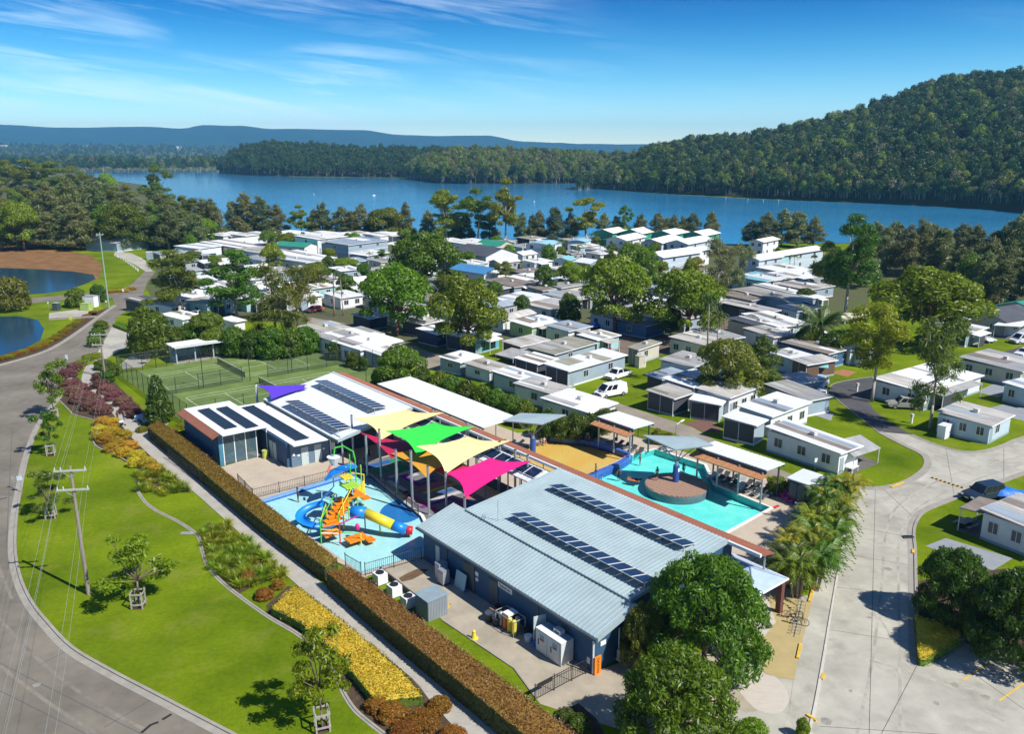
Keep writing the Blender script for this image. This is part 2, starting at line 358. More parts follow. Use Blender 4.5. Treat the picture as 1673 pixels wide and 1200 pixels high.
def make_kind(kind, seed, leaf=None):
    rnd = random.Random(seed)
    if kind == 'round':      # dense clumpy dome on a forked trunk, 12 m
        L = dome_lobes(rnd, 19, 4.5, 5.0, 10.2, 1.4, 2.3) + [(f * math.cos(a), f * math.sin(a), rnd.uniform(2.9, 4.6), rr, rr, rr * .8) for a, f, rr in [(k * .75 + rnd.uniform(-.3, .3), rnd.uniform(2.4, 4.9), rnd.uniform(1.0, 1.7)) for k in range(8)]] + [(rnd.uniform(-1.5, 1.5), rnd.uniform(-1.5, 1.5), rnd.uniform(5, 7), 2, 2, 1.8) for _ in range(3)]
        return crown_mesh('crown', L, 10500, 0.27, LM[leaf or 'bright'], seed, 1.2), trunk_mesh('trunk', 12, .34, [l[:3] for l in L[::2]], REDBARK, seed, .6, .33), 12.0
    if kind == 'casuarina':  # feathery grey-green, drooping, 14 m
        L = []
        for i in range(22):
            z = 2.2 + 11.4 * i / 21; f = (1.08 - (z / 14.8) ** 2.2) * 2.5 * rnd.uniform(.7, 1.25); a = i * 2.4 + rnd.uniform(-.5, .5)
            L.append((f * .75 * math.cos(a), f * .75 * math.sin(a), z + rnd.uniform(-.6, .6), .45 + f * .36, .45 + f * .36, rnd.uniform(.9, 1.7)))
        return crown_mesh('crown', L, 4600, 0.25, LM[leaf or 'casu'], seed, 2.0, .9, -.9, .3, .45), trunk_mesh('trunk', 14, .2, [l[:3] for l in L[4::4]], BARK, seed, .3, .6), 14.0
    if kind == 'gum':        # open crown of flat clumps on pale limbs, 18 m
        L = []
        for i in range(26):
            a = i * 2.4 + rnd.uniform(-.4, .4); f = rnd.uniform(.6, 4.9); z = rnd.uniform(6.0, 16.6) - f * .25; rr = rnd.uniform(1.0, 2.1)
            L.append((f * math.cos(a), f * math.sin(a), z, rr, rr, rr * .66))
        L.append((0.3, 0.2, 16.7, 1.7, 1.7, 1.1))
        return crown_mesh('crown', L, 8000, 0.25, LM[leaf or 'gum'], seed, 1.6, .8, -.7, .45), trunk_mesh('trunk', 18, .3, [l[:3] for l in L[::2]], PALEBARK, seed, .6, .42), 18.0
    if kind == 'sparse':     # thin grey-leaved gum with see-through crown, 16 m
        L = []
        for i in range(22):
            a = i * 2.4; f = rnd.uniform(.5, 3.7); z = rnd.uniform(3.5, 15); rr = rnd.uniform(.9, 1.7); L.append((f * math.cos(a), f * math.sin(a), z, rr, rr, rr * .9))
        return crown_mesh('crown', L, 4200, 0.22, LM[leaf or 'casu'], seed, 1.9, .9, -.9, .2, .4), trunk_mesh('trunk', 16, .24, [l[:3] for l in L], PALEBARK, seed, .4, .45), 16.0
    if kind == 'leafy':      # broad near tree, dense to the ground, 7 m
        L = dome_lobes(rnd, 75, 3.9, 2.3, 6.2, .42, .95) + [(rnd.uniform(2.6, 3.9) * math.cos(a), rnd.uniform(2.6, 3.9) * math.sin(a), rnd.uniform(.9, 2.4), .8, .8, .8) for a in np.arange(0, 6.2, .22)] + [(0, 0, 3, 2.3, 2.3, 2.0)]
        return crown_mesh('crown', L, 21000, 0.135, LM[leaf or 'mid'], seed, 1.4, .95, -.6, .55), trunk_mesh('trunk', 7, .22, [l[:3] for l in L[::3]], BARK, seed, .2, .3), 7.0
    if kind == 'young':      # open young street tree, 5.5 m
        L = []
        for i in range(17):
            a = i * 2.4; f = rnd.uniform(.25, 1.75); z = rnd.uniform(1.9, 5.2) - f * .25; rr = rnd.uniform(.38, .66); L.append((f * math.cos(a), f * math.sin(a), z, rr, rr, rr * .75))
        return crown_mesh('crown', L, 2600, 0.115, LM[leaf or 'lime'], seed, 1.5, .9, -.8, .3), trunk_mesh('trunk', 5.5, .07, [l[:3] for l in L], BARK, seed, .15, .35), 5.5
    if kind == 'bush':       # leafy to the ground, 3 m
        L = dome_lobes(rnd, 13, 1.15, 1.0, 2.35, .5, .8) + [(1.1 * math.cos(a), 1.1 * math.sin(a), .7, .55, .55, .7) for a in np.arange(0, 6.2, .8)]
        return crown_mesh('crown', L, 3800, 0.13, LM[leaf or 'dark'], seed, 1.4, .75, -.6, .6), trunk_mesh('trunk', 3, .08, [l[:3] for l in L[::4]], BARK, seed, .05, .3), 3.0
    if kind == 'cone':       # pointed evergreen, 4 m
        L = []
        for i in range(22):
            z = .5 + 3.3 * i / 21; f = (1 - z / 4.3) * 1.35; a = i * 2.4; L.append((f * .62 * math.cos(a), f * .62 * math.sin(a), z, .34 + f * .42, .34 + f * .42, .5))
        return crown_mesh('crown', L, 4200, 0.12, LM[leaf or 'dark'], seed, 1.4, .7, -.7, .6), trunk_mesh('trunk', 4, .08, [(0, 0, 3)], BARK, seed, .05, .4), 4.0
    if kind == 'forest':
        L = [(0, 0, 10.5, 2.4, 2.4, 2.6), (1.6, .6, 8.6, 2, 2, 1.9), (-1.5, -.8, 8.2, 2.1, 2.1, 1.8), (.2, 1.7, 7.2, 1.9, 1.9, 1.7), (-.3, -1.7, 6.6, 1.9, 1.9, 1.7)]
        L = [tuple(x + rnd.uniform(-.6, .6) for x in l[:3]) + l[3:] for l in L]
        return crown_mesh('crown', L, 420, 0.62, LM[leaf or 'forest'], seed, 1.3, .9, -.7, .5), trunk_mesh('trunk', 13, .17, [l[:3] for l in L[:3]], PALEBARK, seed, .5, .45), 13.0
# ------------------------------------------------------------------ ground materials
GRASS = mat('lawn_grass', (0.085, 0.155, 0.004), 0.95, 0.3, 0.09, bump=0.6, bscale=9.0, spec=0.05, world=True, col2=(0.19, 0.26, 0.008), fine=0.30, fscale=2.6)
def dry(m, col, sc_, th, k, amt):       # worn and dry patches
    t = m.node_tree; bs = t.nodes['Principled BSDF']; src = bs.inputs['Base Color'].links[0].from_socket; n = NN(t, 'ShaderNodeTexNoise', i_Scale=sc_, i_Detail=9.0, i_Roughness=0.68); LK(t, NN(t, 'ShaderNodeNewGeometry').outputs['Position'], n.inputs['Vector'])
    x = NN(t, 'ShaderNodeMix', data_type='RGBA'); LK(t, M('MULTIPLY', M('MULTIPLY', M('SUBTRACT', n.outputs['Fac'], th, ntree=t), k, ntree=t, clamp=True), amt, ntree=t), x.inputs['Factor']); LK(t, src, x.inputs['A']); x.inputs['B'].default_value = (*col, 1); LK(t, x.outputs['Result'], bs.inputs['Base Color'])
dry(GRASS, (0.26, 0.23, 0.06), 0.22, 0.53, 5.0, 0.42); dry(GRASS, (0.045, 0.10, 0.004), 0.5, 0.56, 6.0, 0.45)
CAMP = mat('camp_ground_mix', (0.125, 0.11, 0.085), 0.95, 0.2, 0.09, bump=0.4, bscale=5.0, spec=0.1, world=True, col2=(0.085, 0.125, 0.022), fine=0.25, fscale=1.2)
CONC = mat('road_concrete', (0.40, 0.385, 0.325), 0.85, 0.24, 0.22, bump=0.2, bscale=12.0, spec=0.25, world=True, fine=0.16, fscale=1.1)
PATHC = mat('path_concrete', (0.38, 0.36, 0.315), 0.85, 0.14, 0.5, bump=0.2, bscale=14.0, spec=0.2, world=True, fine=0.1, fscale=2.5)
ROADG = mat('old_road_seal', (0.19, 0.17, 0.135), 0.85, 0.3, 0.12, bump=0.25, bscale=14.0, spec=0.25, world=True, fine=0.18, fscale=0.9)
ASPH = mat('dark_asphalt', (0.085, 0.085, 0.09), 0.9, 0.25, 0.3, bump=0.25, bscale=14.0, spec=0.2, world=True, fine=0.15, fscale=1.5)
CAMPRD = mat('camp_road_gravel', (0.27, 0.235, 0.19), 0.95, 0.25, 0.2, bump=0.3, bscale=8.0, spec=0.1, world=True, fine=0.15, fscale=1.5)
dry(CONC, (0.20, 0.185, 0.15), 0.3, 0.53, 6.0, 0.55); dry(ROADG, (0.10, 0.09, 0.075), 0.25, 0.52, 6.0, 0.5); dry(PATHC, (0.22, 0.2, 0.165), 0.6, 0.55, 6.0, 0.4)
DECKC = mat('pool_deck_pavers', (0.46, 0.39, 0.305), 0.8, 0.1, 0.5, bump=0.15, bscale=10.0, spec=0.2, world=True, fine=0.08, fscale=4.0)
KERBM = mat('kerb_concrete', (0.31, 0.29, 0.25), 0.85, 0.15, 1.0, spec=0.2, world=True)
MULCH = mat('garden_mulch', (0.085, 0.06, 0.04), 0.95, 0.35, 2.0, bump=0.6, bscale=14.0, spec=0.05, world=True, fine=0.3, fscale=12.0)
FIELD = mat('far_land', (0.045, 0.07, 0.018), 0.95, 0.4, 0.004, spec=0.05, world=True, col2=(0.12, 0.15, 0.04))
FOREST_FLOOR = mat('forest_floor', (0.035, 0.04, 0.018), 0.95, 0.3, 0.02, spec=0.05, world=True)
REED = mat('brown_reed_bed', (0.21, 0.115, 0.05), 0.95, 0.35, 0.25, bump=0.8, bscale=4.0, spec=0.05, world=True, fine=0.3, fscale=2.5)
JOINT = mat('joint_dark', (0.10, 0.09, 0.08), 0.95, 0.2, 2.0)

# pool outlines on the resort grid (old units)
SPLASH = [(-5.3, 36.0), (5.4, 36.7), (4.0, 24.7), (2.4, 20.7), (1.0, 18.9), (-4.7, 19.2)]
SHALLOW = [(17.0, 32.4), (21.0, 32.6), (25.5, 32.1), (27.6, 29.0), (28.2, 23.6), (25.0, 22.9), (22.4, 22.4), (19.0, 22.0), (17.0, 22.5)]
POOL = [(19.0, 6.3), (28.5, 6.9), (28.8, 13.2), (32.2, 16.9), (31.8, 22.9), (28.4, 23.2), (25.0, 22.5), (22.4, 22.0), (19.0, 21.5)]
holes = [cp(SPLASH), cp(SHALLOW), cp(POOL)]
flat('ground', [[(-9000, -60), (9000, -60), (9000, 9500), (-9000, 9500)]], GRASS, 0.0, holes, kind='structure')
# far land beyond the lake darkens to bush
flat('far_ground', [[G(-2600, 281.5), G(378, 279), G(378, 253.7), G(-2600, 253.7)]], FIELD, 0.05, kind='structure')
LAKE = [(120, 280), (240, 279), (372, 279), (362, 283), (480, 289), (560, 290), (668, 291), (690, 296), (720, 300), (880, 300), (985, 299), (975, 309), (1100, 318), (1250, 326), (1400, 332), (1530, 337), (1673, 348), (1900, 368), (1950, 402), (1700, 402), (1600, 398), (1420, 398), (1300, 398), (1200, 400), (1000, 393), (850, 391), (700, 390), (600, 391), (450, 388), (370, 376), (310, 348), (285, 328), (240, 303), (170, 293)]
flat('lake', [gp(LAKE)], watermat('lake_water', (0.010, 0.20, 0.46), (0.07, 0.38, 0.66), rough=0.12, bump=0.5, scale=0.35, stretch=(1, 1.0, 1)), 0.12, kind='structure')
POND1 = [(-260, 436), (0, 438), (60, 440), (120, 444), (152, 449), (156, 456), (140, 464), (110, 474), (80, 479), (40, 482), (-40, 484), (-260, 476)]
POND2 = [(-260, 524), (0, 518), (30, 517), (62, 523), (72, 538), (66, 556), (40, 570), (10, 580), (-60, 590), (-260, 610)]
PW = watermat('pond_water', (0.008, 0.04, 0.08), (0.02, 0.07, 0.12), rough=0.05, bump=0.12, scale=0.8)
flat('pond', [gp(POND1)], PW, 0.03, kind='structure'); flat('pond', [gp(POND2)], PW, 0.03, kind='structure')
REED1 = [(-260, 415), (0, 410), (60, 408), (110, 410), (150, 418), (168, 434), (164, 452), (150, 462), (156, 456), (152, 449), (120, 444), (60, 440), (0, 438), (-260, 436)]
flat('reed_bed', [gp(REED1)], REED, 0.035, kind='structure')
flat('reed_bed', [gp([(-100, 404), (60, 401), (150, 399), (160, 404), (60, 409), (-100, 412)])], REED, 0.035, kind='structure')

for q in ([(-500, 268), (120, 281), (190, 284), (285, 329), (372, 379), (336, 399), (170, 401), (-500, 408)], [(1400, 405), (1673, 397), (1990, 404), (1990, 540), (1600, 512), (1430, 462)], [(300, 390), (450, 387), (600, 391), (850, 391), (1200, 400), (1200, 405), (600, 399), (330, 400)]): flat('bush_floor', [gp(q)], mat('bush_litter', (.075, .08, .022), .95, .35, .1, world=True, fine=.2), .07, kind='structure')
# ------------------------------------------------------------------ roads
ROAD1 = [(-320, 690), (-120, 628), (0, 597), (62, 579), (98, 562), (135, 537), (158, 520), (188, 499), (184, 488), (188, 477), (214, 466), (228, 452), (240, 440), (255, 443), (240, 462), (234, 480), (234, 492), (215, 502), (190, 520), (186, 530), (176, 548), (160, 575), (140, 590), (126, 602), (114, 622), (100, 648), (66, 692), (46, 742), (33, 800), (25, 850), (23, 900), (31, 945), (49, 985), (76, 1020), (116, 1061), (176, 1097), (256, 1139), (336, 1181), (420, 1225), (560, 1300), (620, 1500), (-900, 1500)]
flat('road', [gp(ROAD1)], ROADG, 0.008, kind='structure')
flat('driveway', [gp([(186, 528), (205, 530), (222, 534), (222, 556), (216, 566), (196, 573), (184, 580), (168, 590), (150, 590), (160, 575), (176, 548)])], CONC, 0.012, kind='structure')
flat('driveway', [gp([(196, 596), (215, 580), (240, 580), (246, 588), (232, 600), (200, 604)])], CONC, 0.012, kind='structure')
flat('side_road', [gp([(-60, 500), (0, 493), (45, 488), (108, 482), (186, 476), (188, 487), (110, 490), (48, 496), (0, 501), (-60, 508)])], ROADG, 0.012, kind='structure')
flat('driveway', [gp([(188, 410), (215, 414), (236, 424), (250, 444), (238, 444), (226, 436), (205, 424), (186, 418)])], CONC, 0.014, kind='structure')
ROAD2 = [(1300, 1260), (1326, 1190), (1343, 1105), (1384, 862), (1393, 812), (1396, 797), (1440, 797), (1480, 787), (1507, 769), (1513, 755), (1506, 743), (1480, 730), (1447, 713), (1435, 706), (1490, 711), (1510, 720), (1545, 732), (1580, 739), (1610, 737), (1640, 728), (1673, 715), (1800, 680), (1800, 735), (1673, 775), (1640, 787), (1600, 798), (1560, 815), (1512, 835), (1497, 850), (1491, 870), (1493, 900), (1494, 960), (1496, 1075), (1512, 1083), (1545, 1066), (1575, 1046), (1600, 1058), (1673, 1088), (1900, 1170), (2100, 1500), (1150, 1500)]
flat('concrete_road', [gp(ROAD2)], CONC, 0.008, kind='structure')
ROAD3 = [(1435, 706), (1395, 675), (1368, 653), (1357, 638), (1359, 630), (1376, 624), (1440, 614), (1520, 600), (1600, 588), (1673, 565), (1800, 535), (1800, 556), (1673, 590), (1590, 609), (1500, 622), (1432, 640), (1419, 655), (1427, 670), (1452, 690), (1490, 711)]
flat('asphalt_road', [gp(ROAD3)], ASPH, 0.010, kind='structure')
CAMPG = [(258, 432), (330, 398), (380, 395), (640, 392), (900, 393), (1200, 401), (1420, 440), (1420, 520), (1330, 545), (1360, 600), (1300, 640), (1240, 600), (1180, 575), (1100, 560), (1000, 572), (900, 540), (800, 560), (720, 590), (620, 585), (520, 540), (440, 525), (270, 525), (238, 470)]
flat('camp_ground', [gp(CAMPG)], CAMP, 0.006, kind='structure')
ROAD4 = [(498, 556), (503, 518), (560, 528), (600, 537), (640, 552), (700, 575), (790, 600), (870, 625), (940, 640), (1000, 656), (1060, 676), (1130, 698), (1180, 726), (1260, 762), (1330, 790), (1396, 797), (1393, 812), (1330, 808), (1255, 778), (1160, 738), (1100, 708), (1040, 692), (985, 674), (905, 652), (830, 628), (760, 614), (700, 604), (640, 590), (560, 566)]
flat('camp_road', [gp(ROAD4)], CAMPRD, 0.010, kind='structure')
flat('camp_road', [gp([(900, 548), (930, 527), (990, 527), (1010, 540), (1060, 552), (1110, 545), (1200, 520), (1210, 530), (1130, 570), (1070, 582), (1010, 578), (960, 556)])], mat('bare_earth', (0.15, 0.11, 0.085), 0.95, 0.3, 0.3, world=True, fine=0.2, fscale=2.0), 0.012, kind='structure')
# gravel and rubber pads between the vans
pad_m = mat('grey_site_slab', (0.25, 0.27, 0.29), 0.9, 0.12, 1.0, world=True)
for q in ([(1512, 893), (1545, 880), (1655, 913), (1622, 933)], [(1602, 671), (1640, 661), (1700, 672), (1680, 690)], [(1595, 640), (1625, 627), (1665, 632), (1630, 650)], [(1322, 676), (1336, 670), (1362, 675), (1358, 688)]):
    flat('site_slab', [gp(q)], pad_m, 0.012, kind='structure')
flat('paved_court', [gp([(1118, 693), (1150, 684), (1178, 698), (1176, 708), (1150, 706)])], mat('red_brown_pavers', (0.16, 0.08, 0.06), 0.9, 0.2, 2.0, world=True), 0.012, kind='structure')
flat('paved_court', [gp([(1358, 610), (1375, 604), (1400, 608), (1385, 616)])], mat('orange_earth', (0.34, 0.15, 0.07), 0.9, 0.2, 2.0, world=True), 0.012, kind='structure')

# kerbs: a real step along each road edge
def kerb(px, w=0.3, h=0.13, side=1, n=5, name='kerb', m=KERBM, gutter=0.5):
    line = smooth_line(gp(px), n); b = MB(); ribbon(b, line, 0, w * side, 0.0, h)
    if gutter: ribbon(b, line, -gutter * side, 0, 0.0, 0.022)
    b.build(name, m, kind='structure')
LEFTK = [(126, 602), (114, 622), (100, 648), (66, 692), (46, 742), (33, 800), (25, 850), (23, 900), (31, 945), (49, 985), (76, 1020), (116, 1061), (176, 1097), (256, 1139), (336, 1181), (420, 1225), (560, 1300)]
kerb(LEFTK, 0.22, 0.13, 1)
kerb([(-320, 690), (-120, 628), (0, 597), (62, 579), (98, 562), (135, 537), (158, 520), (188, 499)], 0.3, 0.13, 1)
kerb([(1300, 1260), (1326, 1190), (1343, 1105), (1362, 990), (1384, 862), (1393, 812)], 0.18, 0.1, 1, m=mat('white_kerb', (0.5, 0.48, 0.43), 0.8), gutter=0)
kerb([(1396, 797), (1440, 797), (1480, 787), (1507, 769), (1513, 755), (1506, 743), (1480, 730), (1447, 713), (1435, 706)], 0.25, 0.06, 1, gutter=0.6)
kerb([(1490, 711), (1510, 720), (1545, 732), (1580, 739), (1610, 737), (1640, 728), (1673, 715), (1800, 680)], 0.25, 0.06, 1)
kerb([(1800, 735), (1673, 775), (1640, 787), (1600, 798), (1560, 815), (1512, 835), (1497, 850), (1491, 870), (1493, 900), (1494, 960), (1496, 1075)], 0.25, 0.1, 1)
kerb([(1496, 1075), (1503, 1081), (1512, 1083), (1545, 1066), (1575, 1046), (1600, 1058), (1673, 1088), (1900, 1170)], 0.25, 0.12, 1)
kerb([(1435, 706), (1395, 675), (1368, 653), (1357, 638), (1359, 630), (1376, 624), (1440, 614)], 0.12, 0.06, 1, gutter=0)
# garden edging between lawn and beds
EDGE1 = [(96, 655), (113, 672), (119, 678), (147, 686), (157, 692)]
EDGE2 = [(150, 716), (156, 730), (181, 742), (215, 759), (223, 766)]
EDGE3 = [(222, 798), (236, 820), (255, 835), (283, 849), (311, 866), (325, 880), (330, 900), (338, 923), (358, 948), (388, 973), (440, 1010), (491, 1041), (535, 1085), (570, 1149), (600, 1180), (660, 1225), (720, 1270)]
for e in (EDGE1, EDGE2, EDGE3): kerb(e, 0.16, 0.08, 1, name='garden_edging', m=KERBM, gutter=0.16 if e is EDGE3 else 0)
# road joints: narrow sealed cracks across the concrete
jb = MB()
for a, b in (((1376, 905), (1491, 925)), ((1366, 960), (1492, 975)), ((1356, 1030), (1495, 1052)), ((1430, 800), (1420, 1200)), ((1340, 1188), (1673, 1210)), ((1500, 1085), (1440, 1200)), ((1560, 1080), (1673, 1160)), ((1400, 862), (1495, 880)), ((1440, 797), (1497, 850)), ((1560, 815), (1545, 733)), ((1640, 787), (1640, 728))):
    jz = .0112 + .0004 * (len(jb.f) // 6); ribbon(jb, [G(*a), G(*b)], -0.02, 0.02, 0.0, jz)
jb.build('road_joint', JOINT, kind='structure')
jb = MB()
for a, b in (((-60, 700), (60, 690)), ((-60, 800), (33, 812)), ((0, 985), (49, 985)), ((60, 1090), (116, 1061)), ((-20, 1075), (230, 1200)), ((0, 1130), (140, 1200)), ((170, 1190), (256, 1139)), ((-40, 560 + 50), (0, 597)), ((20, 700), (10, 900))):
    jz = .0112 + .0004 * (len(jb.f) // 6); ribbon(jb, [G(*a), G(*b)], -0.03, 0.03, 0.0, jz)
jb.build('road_joint', mat('seal_crack', (0.10, 0.10, 0.10), 0.9), kind='structure')
# worn wheel tracks and oil drips
wb = MB()
for pts in ([(1400, 1200), (1425, 1080), (1440, 960), (1448, 870), (1475, 820), (1560, 775), (1673, 745)], [(1470, 1200), (1470, 1080), (1468, 960), (1470, 880), (1500, 830), (1580, 790), (1673, 758)], [(1420, 1080), (1520, 1110), (1640, 1180)], [(1430, 1000), (1500, 1095), (1600, 1130)]): ribbon(wb, smooth_line(gp(pts), 4), -.11, .11, 0, .0095 + .0004 * (len(wb.f) % 5))
wb.build('wheel_track', mat('worn_concrete', (.35, .335, .28), .9, .3, .6, world=True, fine=.25, fscale=2), kind='structure')
wb = MB()
for pts in ([(-40, 960), (15, 1030), (100, 1110), (210, 1180), (330, 1235)], [(-80, 1010), (-10, 1080), (80, 1150), (180, 1215)], [(-20, 700), (-5, 800), (-8, 900), (20, 980)], [(60, 640), (100, 590), (160, 540), (200, 505)]): ribbon(wb, smooth_line(gp(pts), 4), -.13, .13, 0, .0095 + .0004 * (len(wb.f) % 5))
wb.build('wheel_track', mat('worn_seal', (.205, .183, .145), .9, .3, .6, world=True, fine=.25, fscale=2), kind='structure')
rs = random.Random(8)
for px, py in ((1420, 1010), (1560, 1120), (1610, 1140), (1450, 930), (1390, 1130), (60, 1120), (1530, 1150), (1350, 1180)):
    o_ = G(px, py); r_ = rs.uniform(.15, .4); flat('oil_stain', [[o_ + Vector((r_ * rs.uniform(.6, 1.2) * math.cos(k * .52), r_ * rs.uniform(.6, 1.2) * math.sin(k * .52), 0)) for k in range(12)]], mat('oil_mark', (.27, .255, .21), .7, .3, 3), .0135, kind='structure')
# black patching marks and yellow bay lines
pb = MB()
ribbon(pb, [G(231, 1199), G(246, 1186), G(259, 1181)], -.1, .12, 0, .014); ribbon(pb, [G(265, 1177), G(280, 1168)], -.12, .1, 0, .014); ribbon(pb, [G(-10, 818), G(12, 814)], -.1, .1, 0, .014)
pb.build('tar_patch', mat('black_tar', (0.02, 0.02, 0.02), 0.8), kind='structure')
YEL = mat('yellow_road_paint', (0.62, 0.40, 0.05), 0.8, 0.2, 3.0, world=True)
yb = MB()
for a, b in (((1572, 1113), (1618, 1083)), ((1633, 1146), (1673, 1117)), ((1500, 1085), (1496, 1082))): ribbon(yb, [G(*a), G(*b)], -.06, .06, 0, .013)
for a, b in (((1303, 1078), (1308, 1054)), ((1318, 1170), (1334, 1180)), ((1342, 1112), (1347, 1103)), ((1322, 985), (1330, 958))): ribbon(yb, [G(*a), G(*b)], -.1, .1, 0, .14)
for a, b in (((1455, 797), (1475, 789)), ((1490, 905), (1491, 899))): ribbon(yb, [G(*a), G(*b)], -.2, .05, 0, .115)
yb.build('yellow_line', YEL, kind='structure')

# ------------------------------------------------------------------ footpath of separate slabs
PL = [(141, 598), (133, 622), (147, 641), (170, 663), (190, 683), (203, 701), (222, 723), (265, 763), (317, 805), (366, 849), (416, 894), (491, 962), (581, 1036), (672, 1109), (700, 1143), (755, 1203), (830, 1270)]
PR = [(168, 592), (160, 622), (166, 638), (186, 655), (205, 672), (226, 689), (245, 712), (292, 752), (340, 795), (392, 838), (446, 883), (526, 954), (608, 1022), (693, 1092), (768, 1155), (835, 1210), (900, 1262)]
pth = flat('footpath', [gp(PL + PR[::-1])], mat('path_joint_filler', (0.16, 0.14, 0.12), 0.95), 0.012, kind='structure')
a = smooth_line(gp(PL), 3); b_ = smooth_line(gp(PR), 3)
for i in range(len(a) - 1):
    t = 0.012 / max(0.4, (a[i + 1] - a[i]).length); bb = MB()
    q = [a[i].lerp(a[i + 1], t), b_[i].lerp(b_[i + 1], t), b_[i].lerp(b_[i + 1], 1 - t), a[i].lerp(a[i + 1], 1 - t)]
    bb.hexa([(p.x, p.y, 0.0) for p in q] + [(p.x, p.y, 0.05) for p in q]); bb.build('slab', PATHC, pth)
flat('footpath', [gp([(236, 700), (262, 690), (276, 692), (262, 704), (250, 716), (244, 711)])], PATHC, 0.014, kind='structure')
flat('footpath', [gp([(1262, 1245), (1290, 1160), (1300, 1080), (1325, 985), (1345, 905), (1362, 850), (1384, 862), (1362, 990), (1343, 1105), (1326, 1190), (1300, 1260)])], CONC, 0.0265, kind='structure')
flat('side_path', [gp([(1000, 1290), (1200, 1160), (1248, 1168), (1292, 1168), (1262, 1245), (1240, 1300)])], CONC, 0.0185, kind='structure')
flat('side_path', [gp([(1140, 950), (1330, 976), (1304, 1084), (1300, 1115), (1292, 1170), (1180, 1185)])], CONC, .013, kind='structure')
flat('curved_path', [smooth_line(gp([(1160, 980), (1255, 972), (1270, 1018), (1232, 1058), (1245, 1098), (1268, 1108), (1285, 1130), (1288, 1150), (1272, 1167), (1240, 1163), (1215, 1140), (1196, 1110), (1190, 1060)]), 4)], mat('pale_broom_concrete', (0.50, 0.45, 0.385), 0.85, 0.08, 0.8, bump=0.2, bscale=20, world=True, stretch=(1, 6, 1)), 0.024, kind='structure')
flat('bike_bay', [gp([(1252, 972), (1263, 970), (1326, 985), (1303, 1084), (1298, 1112), (1268, 1108), (1248, 1100), (1233, 1060), (1268, 1018)])], mat('tan_bike_bay', (0.40, 0.315, 0.14), 0.85, 0.1, 0.8, bump=0.2, bscale=16, world=True), 0.028, kind='structure')
flat('garden_bed', [gp([(100, 600), (134, 622), (147, 641), (170, 663), (190, 683), (203, 701), (157, 692), (147, 686), (119, 678), (96, 655), (96, 630)])], MULCH, 0.02, kind='structure')
flat('garden_bed', [gp([(164, 622), (184, 622), (235, 672), (236, 690), (226, 689), (205, 672), (186, 655), (166, 638)])], MULCH, 0.02, kind='structure')
flat('garden_bed', [gp([(157, 692), (203, 701), (222, 723), (265, 763), (300, 792), (312, 806), (222, 800), (223, 766), (181, 742), (156, 730), (150, 716)])], MULCH, 0.02, kind='structure')
flat('garden_bed', [gp([(329, 862), (340, 855), (372, 858), (416, 894), (470, 944), (430, 950), (388, 973), (358, 948), (338, 923), (330, 900)])], MULCH, 0.02, kind='structure')
flat('garden_bed', [gp([(440, 1010), (435, 990), (470, 958), (491, 962), (581, 1036), (672, 1109), (700, 1143), (755, 1203), (830, 1270), (720, 1270), (660, 1225), (600, 1180), (570, 1149), (535, 1085), (491, 1041)])], MULCH, 0.02, kind='structure')
flat('garden_bed', [gp([(-320, 672), (-120, 612), (0, 584), (30, 574), (62, 562), (98, 545), (135, 518), (150, 512), (188, 499), (158, 520), (135, 536), (98, 561), (62, 578), (0, 596), (-120, 627), (-320, 688)])], MULCH, 0.02, kind='structure')
flat('garden_bed', [gp([(905, 1215), (915, 1165), (945, 1150), (975, 1176), (990, 1205), (960, 1235)])], MULCH, 0.02, kind='structure')
flat('garden_bed', [gp([(1492, 985), (1500, 1062), (1512, 1078), (1545, 1062), (1575, 1042), (1600, 1052), (1673, 1080), (1900, 1160), (1900, 960), (1640, 930), (1500, 950)])], MULCH, 0.02, kind='structure')
# yard behind the kiosk and the resort deck
flat('service_yard', [[c(*p) for p in ((-3.6, 18.7), (0.0, 18.5), (0.1, 0), (5, -1.0), (8, -4.6), (5.5, -8.5), (-1.5, -6.5), (-4.3, -0.2), (-3.45, 3.2), (-3.7, 12.6))]], mat('yard_concrete', (0.36, 0.315, 0.24), 0.85, 0.2, 0.35, bump=0.2, bscale=12, world=True, fine=0.15, fscale=1.2), 0.016, kind='structure')
DECK = [(-5.7, 36.0), (-5.4, 46.5), (0, 47.5), (0, 57), (12, 57), (12.0, 58), (23.5, 58), (24, 36), (29.5, 31), (33.2, 30), (34.2, 4.0), (30, 2.0), (24, 0.0), (19, -2.4), (13.4, -2.5), (13.2, 10), (4.5, 18.4), (-5.2, 18.6)]
flat('pool_deck', [cp(DECK)], DECKC, 0.02, holes, kind='structure')

